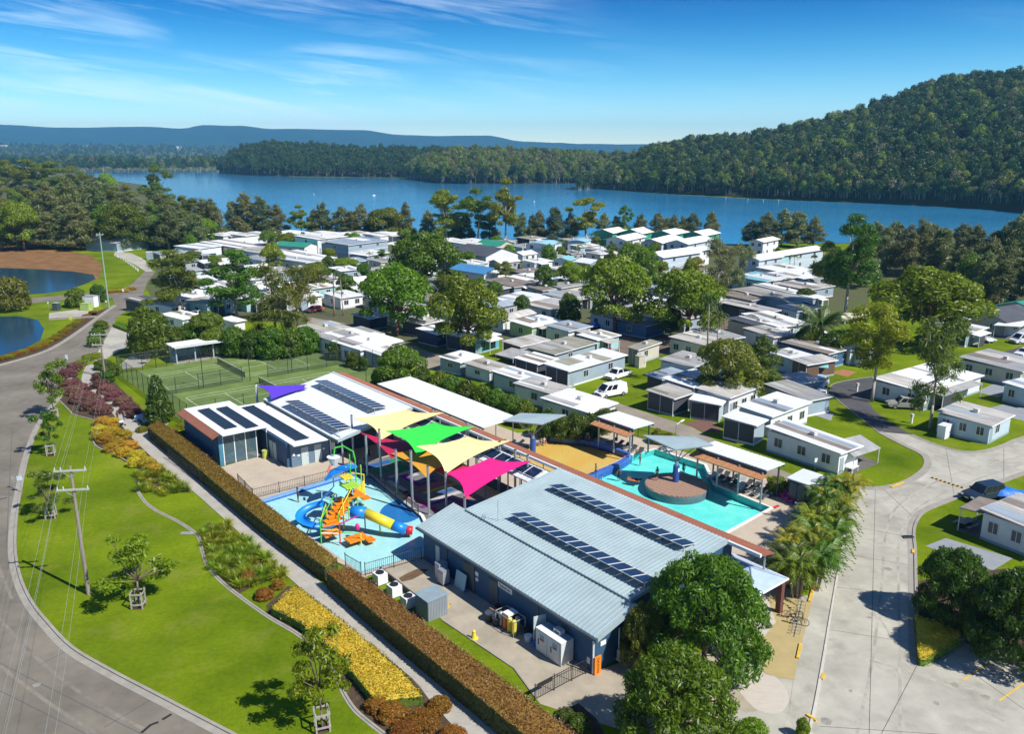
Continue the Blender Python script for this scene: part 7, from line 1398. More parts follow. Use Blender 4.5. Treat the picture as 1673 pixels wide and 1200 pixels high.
picket_fence('pool_fence', [(-5.3, 41.4), (-5.6, 37.2), (1.7, 36.9), (5.3, 37.9)], 1.0, 'thin black picket fence behind the splash pool')
picket_fence('pool_fence', [(-5.1, 21.0), (-4.9, 19.0)], 1.05, 'short black picket fence at the hedge end of the splash pool')
picket_fence('pool_fence', [(-4.7, 18.75), (-.15, 18.25)], 1.05, 'black picket fence between splash pool and service yard')
picket_fence('pad_fence', [(5.1, 36.2), (3.9, 24.9)], 1.0, 'dark picket fence along the colourful rubber pad', gap=.12)
picket_fence('pool_fence', [(24.2, 33.6), (30.0, 31.4), (33.2, 29.0), (33.6, 22.0)], 1.0, 'dark picket fence along the road side of the pool deck')
mesh_fence('chain_fence', [(-8.3, 52.0), (-7.6, 37.0), (-7.0, 21.4)], 1.1, 'low chain wire fence in front of the farther clipped hedge', 2.4)
g = picket_fence('service_gate', [(-4.35, .2), (-2.9, .2), (-1.5, .2), (-.4, .15)], 1.05, 'black steel picket gate across the service yard entry', 'gate', step=1.5, gap=.13)
b = MB(); b.box(.2, 1.3, -.03, .03, .75, 1.0); b.build('sign_board', BLACKF, g, sc=S)
t = cthing('caution_sign', 'tall orange caution sign board at the kiosk corner beside the gate', 'sign', .12, -.28)
b = MB(); b.box(-.26, .26, -.04, .04, 0, 1.2); b.build('board', mat('orange_sign', (.80, .22, .01), .5, .05, 2), t, sc=S); lettering(t, 'CAUTION', .27, mat('black_print', (.01, .01, .01), .7), Vector((0, -.055, .6)) * S, (R(90), R(90), 0))
# ================================================================== SERVICE YARD
t = cthing('coolroom', 'white twin door coolroom box with cooling unit on top against the blue wall', 'coolroom', -.62, 2.7)
b = MB(); b.box(-.5, .5, -1.15, 1.15, .06, 1.6); b.build('body', mat('coolroom_white', (.62, .64, .60), .5, .05, 1), t, sc=S); b = MB(); b.box(-.52, .0, -1.17, 1.17, 1.601, 1.63); b.build('top_strip', WHITE, t, sc=S); b = MB(); b.box(.0, .5, -1.16, 1.16, 1.601, 1.62); b.build('top_sheet', wm('bluegrey'), t, sc=S)
for v in (-.6, .55): b = MB(); b.box(-.53, -.501, v - .42, v + .42, .12, 1.5); d_ = b.build('door', mat('coolroom_white', (0, 0, 0)), t, sc=S); b = MB(); b.box(-.545, -.531, v - .2, v + .2, .95, 1.35); b.build('label', wm('bluegrey'), d_, sc=S); b = MB(); b.box(-.552, -.546, v - .15, v + .15, .98, 1.1); b.build('label_stripe', mat('red_print', (0, 0, 0)), d_, sc=S); b = MB(); b.box(-.57, -.53, v + .3, v + .35, .6, 1.0); b.build('handle', DSTEEL, d_, sc=S)
b = MB(); b.box(.0, .4, -.5, .1, 1.621, 1.9); u_ = b.build('cooling_unit', ACM, t, sc=S); b = MB(); b.box(-.012, -.001, -.42, .02, 1.66, 1.8); b.build('grille', BLACKF, u_, sc=S)
t = cthing('garden_shed', 'small grey ribbed steel shed at the lawn edge of the service yard', 'shed', -4.55, 10.7)
b = MB(); b.box(0, 1.55, 0, 1.5, 0, 1.45); b.build('wall', mat('shed_grey', (.19, .22, .25), .5, .1, 1), t, sc=S)
b = MB()
for k in range(12): b.box(.06 + k * .125, .1 + k * .125, -.02, -.001, .02, 1.44); b.box(-.02, -.001, .06 + k * .12, .1 + k * .12, .02, 1.44)
b.build('rib', mat('shed_rib', (.33, .37, .40), .5), t, sc=S, kind='stuff'); b = MB(); b.slab([(-.06, -.06, 1.5), (1.62, -.06, 1.56), (1.62, 1.56, 1.56), (-.06, 1.56, 1.5)], .06); b.build('roof', mat('shed_roof', (.24, .31, .34), .5), t, sc=S)
wl = MB(); ribbon(wl, [c(-3.55, 18.6), c(-3.7, 12.7)], -.06, .06, 0, .5); tag(wl.build('retaining_wall', mat('dark_yard_wall', (.08, .075, .07), .9)), 'low dark wall between yard and the three heat pumps', 'wall')
for k, (u, v) in enumerate(((-4.35, 17.2), (-4.45, 15.1), (-4.5, 13.2))):
    b1 = MB(); b1.box(-.4, .4, -.4, .4, .04, .8); b2 = MB(); b2.tube((0, 0, .8), (0, 0, .87), .3, 14); b3 = MB(); b3.box(-.42, .42, -.42, .42, 0, .04)
    cobj('pool_heat_pump', ('farthest', 'middle', 'nearest')[k] + ' white heat pump with black fan behind the clipped hedge', 'heat pump', u, v, [('case', b1, WHITE), ('fan', b2, BLACKF), ('foot', b3, DSTEEL)], 'heat pumps by the hedge')
b1 = MB(); b1.box(-.3, .3, -.35, .35, .15, .95); b2 = MB(); b2.box(-.28, .28, -.33, .33, .951, 1.15); b3 = MB(); b3.box(-.3, .3, -.35, .35, 0, .14)
cobj('steel_oven', 'stainless steel cooker standing in the yard near the pool fence', 'cooker', -.9, 14.2, [('body', b1, STEEL), ('hood', b2, STEEL), ('plinth', b3, DSTEEL)])
b1 = MB(); b1.box(-.35, .35, -.3, .3, 0, 1.2); b2 = MB(); b2.box(-.36, .36, -.31, .31, 1.2, 1.25)
cobj('steel_cabinet', 'bare steel cabinet next to the cooker in the yard', 'cabinet', -.55, 15.0, [('body', b1, ACM), ('lid', b2, STEEL)])
b1 = MB(); b1.hexa([(-.05, -.6, 0), (.05, -.6, 0), (.05, .6, 0), (-.05, .6, 0), (.2, -.6, 1.2), (.26, -.6, 1.2), (.26, .6, 1.2), (.2, .6, 1.2)]); b2 = MB(); b2.box(-.12, .02, -.62, .62, 0, .05)
cobj('loose_panel', 'pale sheet panel leaning on the blue wall of the yard', 'panel', -.45, 12.9, [('sheet', b1, wm('paleteal')), ('bottom_strip', b2, STEEL)])
b1 = MB(); b1.box(-.45, .45, -.55, .55, 0, .7); b2 = MB(); b2.tube((-.15, -.2, .7), (-.15, -.2, .85), .25, 12); b3 = MB(); b3.tube((.1, .3, .7), (.1, .3, .82), .22, 12)
cobj('wooden_crate', 'brown crate topped with black pots against the blue wall', 'crate', -.62, 8.1, [('box', b1, mat('crate_wood', (.25, .15, .10), .8, .2, 4)), ('pot', b2, BLACKF), ('pot', b3, BLACKF)])
for k, (u, v, lb) in enumerate(((-1.25, 8.3, 'upper'), (-1.2, 7.6, 'lower'))):
    b1 = MB(); b1.tube((0, 0, 0), (0, 0, .55), .3, 12, 0, .34); b2 = MB(); b2.tube((0, 0, .55), (0, 0, .62), .37, 12); cobj('black_drum', lb + ' black drum beside the brown crate', 'drum', u, v, [('barrel', b1, BLACKF), ('lid', b2, DSTEEL)], 'black drums in the yard')
t = cthing('gas_cage', 'cage of yellow and grey gas bottles beside the blue wall', 'gas cage', -.75, 6.7)
for x, y, nm in ((-.35, -.7, 'yellow'), (-.35, -.25, 'yellow'), (-.35, .2, 'orange'), (-.35, .65, 'grey'), (.1, -.5, 'grey'), (.1, .2, 'grey')): b = MB(); b.tube((x, y, .05), (x, y, .95), .17, 10); b.ball((x, y, .95), .17, .17, .12, 8, 5); b.build('gas_bottle', TOY[nm] if nm != 'grey' else STEEL, t, sc=S)
for z in (.05, 1.1): b = MB(); b.path([(-.6, -.95, z), (.35, -.95, z), (.35, .9, z), (-.6, .9, z), (-.6, -.95, z)], .03, 5); b.build('rail', STEEL, t, sc=S)
for x, y in ((-.6, -.95), (-.6, .9), (.35, -.95), (.35, .9)): b = MB(); b.tube((x, y, 0), (x, y, 1.12), .03, 5); b.build('post', STEEL, t, sc=S)
b = MB(); b.box(-.5, .3, -.3, .3, 1.13, 1.25); b.build('tray', WHITE, t, sc=S)
for u, v, m_, lb in ((-.85, 4.9, WHITE, 'white bucket on the ground near the coolroom'), (-.8, 4.2, TOY['blue'], 'blue bucket on the ground next to the coolroom'), (-.4, 5.5, BLACKF, 'black bin against the wall between bottles and buckets')):
    b1 = MB(); b1.tube((0, 0, 0), (0, 0, .38), .2, 12, 0, .25); b2 = MB(); b2.tube((0, 0, .38), (0, 0, .41), .27, 12); cobj('bucket', lb, 'bucket', u, v, [('pail', b1, m_), ('rim', b2, m_)])
b1 = MB(); b1.tube((0, 0, .0), (0, .0, .5), .18, 10, 0, .09); b2 = MB(); b2.tube((0, 0, 0), (0, 0, .06), .3, 10); b3 = MB(); b3.ball((0, 0, .52), .13, .13, .1, 8, 5)
cobj('yellow_marker', 'round yellow marker standing on the lawn strip kerb in the yard', 'marker', -3.35, 7.3, [('body', b1, TOY['yellow']), ('base', b2, TOY['yellow']), ('cap', b3, TOY['yellow'])])
yb = MB()
for a, q in (((-3.2, 11.4), (-2.1, 11.6)), ((-3.0, 11.0), (-2.1, 11.6)), ((-2.9, 12.1), (-2.1, 11.6))): ribbon(yb, [c(*a), c(*q)], -.05, .05, .0, .022)
yb.build('yellow_arrow', YEL, kind='structure')
flat('yard_lawn', [cp([(-4.6, 10.2), (-3.75, 10.3), (-3.4, 3.2), (-4.25, .3), (-5.2, .2), (-5.3, 10.2)])], GRASS, .022, kind='structure')
yk = MB(); ribbon(yk, [c(-3.72, 10.3), c(-3.38, 3.2), c(-4.2, .25)], -.06, .06, 0, .1); yk.build('kerb', KERBM, kind='structure')
ym = mat('yard_stain', (.12, .075, .035), .95, .3, 1.5, world=True)
flat('yard_stain', [cp([(-.6, 16.6), (-1.2, 17.2), (-2.2, 17.1), (-3.0, 16.9), (-3.1, 16.3), (-2.4, 16.1), (-1.2, 16.3)])], ym, .021, kind='structure')
flat('drain_cover', [cp([(-3.0, 13.6), (-2.7, 13.6), (-2.7, 14.1), (-3.0, 14.1)])], BLACKF, .024, kind='structure')
b1 = MB(); b1.box(-.35, .35, -.15, .15, .25, .9); b2 = MB(); b2.box(-.4, .4, -.2, .2, .2, .25); b3 = MB(); b3.tube((0, -.16, .57), (0, -.17, .57), .24, 14)
cobj('wall_air_conditioner', 'pale air conditioner unit on the kiosk end wall beside the orange sign', 'air conditioner', 2.2, -.35, [('case', b1, ACM), ('bracket', b2, WHITE), ('fan', b3, DSTEEL)])
# ================================================================== SPLASH PLAYGROUND
U0, V0 = -1.6, 27.6
PG = cthing('splash_playground', 'colourful water playground with slides, tipping bucket and orange steps in the splash pool', 'playground', U0, V0, -.2)
def L_(px, py, z): u, v = UV(px, py, z); return Vector((u - U0, v - V0, z + .17))
PGM = {k: mat('play_' + k, v, .4, .05, 2) for k, v in dict(green=(.06, .55, .05), lime=(.36, .62, .05), yellow=(.80, .62, .03), red=(.62, .02, .03), orange=(.80, .24, .01), blue=(.01, .22, .68), sky=(.25, .58, .80), pink=(.68, .03, .25), white=(.75, .77, .77), purple=(.35, .03, .25)).items()}
def pole(px, py, z0, z1, col, r=.055):
    p = L_(px, py, z0); b = MB(); b.tube(p, (p.x, p.y, z1 + .17), r, 8); b.build('pole', PGM[col], PG, sc=S); return p
def plat(px, py, z, w_, d, col='orange', t_=.12, n=5, rot=0):
    p = L_(px, py, z); b = MB()
    for k in range(n): b.box(p.x - w_ / 2 + w_ * k / n + .015, p.x - w_ / 2 + w_ * (k + 1) / n - .015, p.y - d / 2, p.y + d / 2, p.z - t_, p.z)
    b.build('platform', PGM[col], PG, sc=S); return p
plat(541, 870, .6, 1.5, 1.0); plat(582, 878, .45, 1.7, 1.1); plat(604, 880, .3, .7, .9)
# stepped ramp rising to the back tower
A_, B_ = L_(540, 856, .75), L_(563, 812, 1.75)
for k in range(7):
    p = A_.lerp(B_, k / 6); b = MB(); b.box(p.x - .75, p.x + .75, p.y - .32, p.y + .34, p.z - .1, p.z); b.build('step', PGM['orange'], PG, sc=S)
plat(576, 806, 1.75, 1.5, 1.5); plat(597, 812, .8, .7, .8)
for q in ((525, 888, 0, 1.9, 'green'), (534, 858, 0, 1.9, 'lime'), (556, 889, 0, 1.75, 'red'), (562, 864, 0, 2.7, 'yellow'), (528, 848, 0, 2.5, 'sky'), (590, 889, 0, .9, 'yellow'), (597, 868, 0, 1.7, 'purple'), (584, 828, 0, 4.4, 'green'), (575, 822, 0, 4.6, 'green'), (568, 818, 0, 3.2, 'yellow'), (596, 812, 0, 2.2, 'yellow'), (546, 808, 0, 2.4, 'yellow'), (592, 818, 0, 3.4, 'lime')): pole(*q)
for s_ in (-.75, .75):
    b = MB(); b.path([A_ + Vector((s_, 0, .7)), B_ + Vector((s_, 0, .7))], .04, 6); b.build('handrail', PGM['yellow' if s_ > 0 else 'green'], PG, sc=S)
    for k in range(0, 7, 2): p = A_.lerp(B_, k / 6); b = MB(); b.tube((p.x + s_, p.y, 0), (p.x + s_, p.y, p.z + .7), .05, 6); b.build('pole', PGM[('green', 'yellow', 'lime', 'sky')[k // 2]], PG, sc=S)
def LB(x, y, z): p = L_(x, y, 0); p.z += z; return p
def pipe(pts, col, r=.05, nm='pipe'): b = MB(); b.path([LB(*p) for p in pts], r, 7); b.build(nm, PGM[col], PG, sc=S)
pipe([(525, 888, 1.85), (534, 858, 1.85)], 'lime'); pipe([(525, 888, 1.2), (556, 889, 1.2)], 'yellow'); pipe([(525, 888, .9), (556, 889, .9)], 'white'); pipe([(556, 889, 1.7), (597, 868, 1.65)], 'purple', .06); pipe([(556, 889, 1.0), (590, 889, .9)], 'green', .035)
pipe([(546, 808, 2.35), (596, 812, 2.15)], 'yellow', .06); pipe([(568, 818, 2.0), (592, 818, 2.0)], 'lime')
plat(572, 792, 2.5, 1.3, 1.2, 'lime'); plat(566, 778, 3.2, .9, .9, 'yellow')
for q, r_, col in (((566, 822), (584, 828), 'lime'), ((584, 828), (596, 812), 'yellow'), ((556, 812), (566, 822), 'green')): a_, e_ = LB(*q, .9), LB(*r_, .9); b = MB(); b.slab([(a_.x, a_.y, 1.8), (e_.x, e_.y, 1.8), (e_.x, e_.y + .04, 1.8), (a_.x, a_.y + .04, 1.8)], 1.0); b.build('side_panel', PGM[col], PG, sc=S)
p5 = LB(584, 828, 4.4); q5 = LB(575, 822, 4.6); b = MB(); b.path([p5, (p5.x - .1, p5.y + .1, 5.3), (q5.x - .3, q5.y + .5, 5.45), (q5.x - .9, q5.y + .9, 5.3), (q5.x - 1.0, q5.y + 1.0, 4.6)], .07, 8); b.build('bucket_arm', PGM['green'], PG, sc=S)
bk = Vector((q5.x - 1.0, q5.y + 1.0, 4.2)); b = MB(); b.tube(bk - Vector((0, 0, .45)), bk + Vector((0, 0, .25)), .3, 14, 0, .58); b.build('tipping_bucket', PGM['white'], PG, sc=S); b = MB(); b.tube(bk + Vector((0, 0, .25)), bk + Vector((0, 0, .3)), .6, 14); b.build('bucket_rim', PGM['white'], PG, sc=S); b = MB(); b.path([bk + Vector((-.5, -.3, -.3)), bk + Vector((-.9, -.5, -.8))], .09, 6); b.build('bucket_counterweight', PGM['red'], PG, sc=S)
# gabled little roof and leaf canopy
r0, r1 = L_(541, 802, 2.95), L_(556, 796, 2.95); dd = Vector((1, 0, 0)); e0, e1 = r0 + Vector((-.9, .3, -.75)), r1 + Vector((-.9, .3, -.75)); f0, f1 = r0 + Vector((1.0, -.3, -.75)), r1 + Vector((1.0, -.3, -.75))
for nm, col, P_ in (('roof_leaf', 'blue', (e0, e1 + Vector((0, .8, 0)), r1 + Vector((0, .8, 0)), r0)), ('roof_leaf', 'sky', (f0, f1 + Vector((0, .8, 0)), r1 + Vector((0, .8, 0)), r0))): b = MB(); b.slab([tuple(p) for p in P_], .05); b.build(nm, PGM[col], PG, sc=S)
k0 = r0.lerp(f0, .25) + Vector((0, .25, .02)); b = MB(); b.slab([tuple(k0), tuple(k0 + Vector((0, .5, 0))), tuple(k0 + Vector((.45, .35, -.34))), tuple(k0 + Vector((.45, -.15, -.34)))], .03); b.build('roof_patch', PGM['red'], PG, sc=S)
lf = [L_(531, 784, 2.5), L_(541, 774, 2.85), L_(556, 766, 3.1), L_(572, 762, 3.2), L_(583, 761, 3.1)]; b = MB()
for k, (a, q) in enumerate(zip(lf[:-1], lf[1:])): w0, w1 = (.25, .6, .7, .55)[k], (.6, .7, .55, .3)[k]; b.slab([(a.x - .3 * w0, a.y - w0, a.z), (q.x - .3 * w1, q.y - w1, q.z), (q.x + .3 * w1, q.y + w1, q.z), (a.x + .3 * w0, a.y + w0, a.z)], .05)
b.build('leaf_canopy', PGM['blue'], PG, sc=S)
# tube slide: blue, yellow, blue, red end
def tube_slide(pts, col, r, nm): b = MB(); b.path([L_(*p) for p in pts], r, 14); b.build(nm, PGM[col], PG, sc=S, smooth=True)
tube_slide([(574, 836, 1.75), (597, 838, 1.7)], 'blue', .5, 'slide_tube'); tube_slide([(597, 838, 1.68), (642, 858, .95)], 'yellow', .42, 'slide_tube'); tube_slide([(642, 858, .95), (663, 866, .55)], 'blue', .42, 'slide_tube'); tube_slide([(663, 866, .5), (674, 867, .42)], 'red', .36, 'slide_end')
p = L_(620, 848, 1.2); b = MB(); b.tube((p.x, p.y, 0), (p.x, p.y, 1.0), .06, 8); b.build('slide_support', PGM['yellow'], PG, sc=S)
# open spiral slide
ct_ = L_(517, 850, .9); b = MB(); N_ = 26
def chute(i, j):
    a = R(40) + i * R(330); r_ = 1.25; z = 1.75 - 1.45 * i; q = (j - .5) * math.pi; return (ct_.x + (r_ + .42 * math.sin(q)) * math.cos(a), ct_.y + (r_ + .42 * math.sin(q)) * math.sin(a), z + .35 - .4 * math.cos(q))
b.grid(chute, N_, 8); b.f += [f[::-1] for f in []]; b.build('spiral_slide', PGM['blue'], PG, sc=S, smooth=True)
for px, py in ((505, 862), (524, 862)): q = L_(px, py, 0); b = MB(); b.tube((q.x, q.y, 0), (q.x, q.y, .9), .06, 8); b.build('slide_support', PGM['blue'], PG, sc=S)
q = L_(584, 861, .95); b = MB(); b.ball(q, .2, .2, .3, 10, 6); b.build('water_toy', PGM['pink'], PG, sc=S)
# ================================================================== VEHICLES
def bev(me, w_):
    bm = bmesh.new(); bm.from_mesh(me); bmesh.ops.remove_doubles(bm, verts=bm.verts, dist=1e-5); bmesh.ops.bevel(bm, geom=[e for e in bm.edges if len(e.link_faces) == 2 and e.calc_face_angle(0) > .5], offset=w_, segments=2, profile=.6, affect='EDGES'); bm.to_mesh(me); bm.free(); return me
TYRE = mat('tyre_rubber', (.015, .015, .016), .85, .1, 3); RIM = mat('wheel_rim', (.45, .46, .48), .35, .05, 3, metal=.6); CGLASS = mat('car_glass', (.012, .016, .022), .06, .1, 1, spec=.8); LAMP = mat('head_lamp', (.75, .77, .78), .15); TAIL = mat('tail_lamp', (.35, .01, .01), .25)
def vehicle(kind, paint, rear, front, label, cat, name='parked_car', rough=.25):
    P0, P1 = G(*rear), G(*front); ang = math.atan2(P1.y - P0.y, P1.x - P0.x); mid_ = (P0 + P1) / 2; t = thing(name, label, cat, mid_, ang); pm = mat('car_paint_' + '_'.join('%02d' % int(x * 99) for x in paint), paint, rough, .03, 1, spec=.6)
    L, W_, hb, hr, x0, x1, x2, x3 = dict(sedan=(4.6, 1.8, .88, 1.42, -1.9, -1.2, .35, 1.25), suv=(4.6, 1.86, 1.0, 1.72, -2.25, -1.95, .45, 1.1), van=(5.0, 2.0, 1.1, 2.0, -2.48, -2.4, 1.0, 1.9), ute=(5.2, 1.85, 1.0, 1.72, -.55, -.35, .75, 1.35))[kind]
    w_ = W_ / 2; b = MB(); nose = hb - (.12 if kind != 'van' else .2)
    b.prism([(-L / 2, .35), (L / 2 - .1, .3), (L / 2, .5), (L / 2 - .05, nose - .12), (L / 2 - .45, nose), (x3, hb), (x0, hb), (-L / 2, hb - .04)], -w_, w_, axis='y'); me = bev(b.mesh('body', pm), .07); link('body', me, t)
    tw = w_ * .80; b = MB(); b.hexa([(x0, -w_ * .96, hb - .02), (x3, -w_ * .96, hb - .02), (x3, w_ * .96, hb - .02), (x0, w_ * .96, hb - .02), (x1, -tw, hr), (x2, -tw, hr), (x2, tw, hr), (x1, tw, hr)]); link('roof', bev(b.mesh('roof', pm), .06), t)
    def quadon(a, q, e, f, k0, k1, h0, h1, off):   # panel on a face given by four corners
        def P(s, r): return Vector(a).lerp(Vector(q), s).lerp(Vector(f).lerp(Vector(e), s), r)
        n = (Vector(q) - Vector(a)).cross(Vector(f) - Vector(a)).normalized() * off; return [tuple(P(k0, h0) + n), tuple(P(k1, h0) + n), tuple(P(k1, h1) + n), tuple(P(k0, h1) + n)]
    Fw = ((x3, -w_ * .96, hb), (x3, w_ * .96, hb), (x2, tw, hr), (x2, -tw, hr)); Rw = ((x0, w_ * .96, hb), (x0, -w_ * .96, hb), (x1, -tw, hr), (x1, tw, hr)); Ls = ((x3, w_ * .96, hb), (x0, w_ * .96, hb), (x1, tw, hr), (x2, tw, hr)); Rs = ((x0, -w_ * .96, hb), (x3, -w_ * .96, hb), (x2, -tw, hr), (x1, -tw, hr))
    b = MB(); b.face(quadon(*Fw, .07, .93, .08, .92, .012)); b.build('windscreen', CGLASS, t); b = MB(); b.face(quadon(*Rw, .1, .9, .15, .9, .012)); b.build('rear_window', CGLASS, t)
    spans = dict(sedan=((.1, .47), (.53, .92)), suv=((.08, .33), (.37, .62), (.66, .93)), van=((.05, .25), (.29, .52)), ute=((.12, .88),))[kind]
    for a_, q_ in spans: b = MB(); b.face(quadon(*Ls, a_, q_, .12, .9, .012)); b.build('side_window', CGLASS, t); b = MB(); b.face(quadon(*Rs, 1 - q_, 1 - a_, .12, .9, .012)); b.build('side_window', CGLASS, t)
    for x in (-L / 2 + .85, L / 2 - .9):
        for s in (-1, 1): b = MB(); b.tube((x, s * (w_ - .22), .33), (x, s * (w_ + .02), .33), .33, 16); wh = b.build('wheel', TYRE, t); b = MB(); b.tube((x, s * (w_ + .021), .33), (x, s * (w_ + .035), .33), .2, 12); b.build('rim', RIM, wh)
    for s in (-1, 1): b = MB(); b.box(L / 2 - .16, L / 2 + .012, s * w_ * .72 - .2, s * w_ * .72 + .2, nose - .32, nose - .14); b.build('headlight', LAMP, t); b = MB(); b.box(-L / 2 - .012, -L / 2 + .08, s * w_ * .8 - .12, s * w_ * .8 + .12, hb - .4, hb - .14); b.build('tail_light', TAIL, t); b = MB(); b.box(x3 - .35, x3 - .2, s * (w_ + .02) - .1, s * (w_ + .02) + .1, hb + .02, hb + .18); b.build('mirror', pm, t)
    b = MB(); b.box(L / 2 - .02, L / 2 + .025, -w_ * .5, w_ * .5, .42, nose - .2); b.build('grille', BLACKF, t); b = MB(); b.box(L / 2 + .026, L / 2 + .032, -.25, .25, .4, .52); b.build('number_plate', WHITE, t)
    if kind == 'ute': b = MB(); b.box(-L / 2 + .1, x0 - .08, -w_ + .14, w_ - .14, hb + .001, hb + .012); b.build('tray', BLACKF, t)
    if kind == 'van':
        pn = MB(); pn.box(x3 + .02, L / 2 - .3, -.3, .3, hb - .12, hb - .06)
    return t
vw = vehicle('van', (.78, .79, .80), (1014, 644), (981, 650), 'white van with black bonnet stripes parked on the grass', 'van', 'parked_van')
b = MB(); b.slab([(1.95, -.32, 1.105), (2.1, -.32, 1.02), (2.1, .32, 1.02), (1.95, .32, 1.105)], .02); b.build('bonnet_stripe', BLACKF, vw)
vehicle('ute', (.78, .79, .80), (1026, 613), (992, 623), 'white ute with dark tray behind the striped white van', 'ute', 'parked_ute')
vehicle('sedan', (.72, .74, .76), (1344, 644), (1338, 661), 'white hatchback nose out beside the asphalt road', 'car')
vehicle('suv', (.42, .52, .60), (1346, 628), (1328, 640), 'pale blue wagon parked behind the white hatchback', 'car')
vehicle('suv', (.02, .035, .06), (1622, 812), (1588, 818), 'dark blue four wheel drive beside the road hump', 'car')
vehicle('suv', (.33, .32, .29), (1496, 668), (1456, 666), 'grey car parked in front of the long white cabin', 'car')
vehicle('van', (.75, .76, .78), (1690, 560), (1652, 562), 'white van at the right edge below the veranda steps', 'van', 'parked_van')
vehicle('sedan', (.70, .72, .75), (1690, 578), (1658, 585), 'white car at the right edge behind the long cream cabin', 'car')
vehicle('suv', (.03, .05, .10), (1236, 522), (1222, 526), 'dark blue car under the open carport in the right rows', 'car')
vehicle('ute', (.62, .64, .66), (330, 516), (314, 523), 'silver ute beneath the left spreading tree', 'ute', 'parked_ute')
vehicle('sedan', (.5, .03, .03), (1274, 470), (1262, 472), 'small red car by the cream porches', 'car')
vehicle('sedan', (.55, .10, .06), (522, 508), (506, 511), 'red car in front of the cream porch at the road end', 'car')
def covered(px, py, L, label, m_, ang):
    t = thing('covered_boat', label, 'covered boat', G(px, py), ang); b = MB(); b.grid(lambda i, j: ((i - .5) * L, (j - .5) * 2.0 * math.sin(math.pi * min(.97, max(.12, i))) ** .5, .55 + .75 * math.sin(math.pi * j) ** .7 * math.sin(math.pi * min(.95, i * .8 + .15)) + .06 * math.sin(i * 19 + j * 7)), 14, 8); b.build('cover', m_, t, smooth=True)
    b = MB(); b.hexa([(-L * .42, -.5, .25), (L * .3, -.5, .25), (L * .3, .5, .25), (-L * .42, .5, .25), (-L * .45, -.85, .6), (L * .42, -.8, .6), (L * .42, .8, .6), (-L * .45, .85, .6)]); b.build('hull', WHITE, t)
    for s in (-1, 1): b = MB(); b.tube((-.4, s * .75, .25), (-.4, s * .95, .25), .25, 12); b.build('wheel', TYRE, t)
TARP = mat('blue_tarpaulin', (.01, .16, .62), .45, .12, 2, bump=.3, bscale=5)
covered(1642, 815, 5.0, 'bright blue tarpaulin covered trailer beside the dark four wheel drive', TARP, R(-14)); covered(572, 546, 4.6, 'blue covered boat on a trailer behind the tennis court vans', TARP, R(10)); covered(977, 536, 3.6, 'small blue covered boat beside the pale blue cabin', TARP, R(30)); covered(1612, 560, 3.4, 'silver boat on trailer beside the white carport roof', STEEL, R(-10))
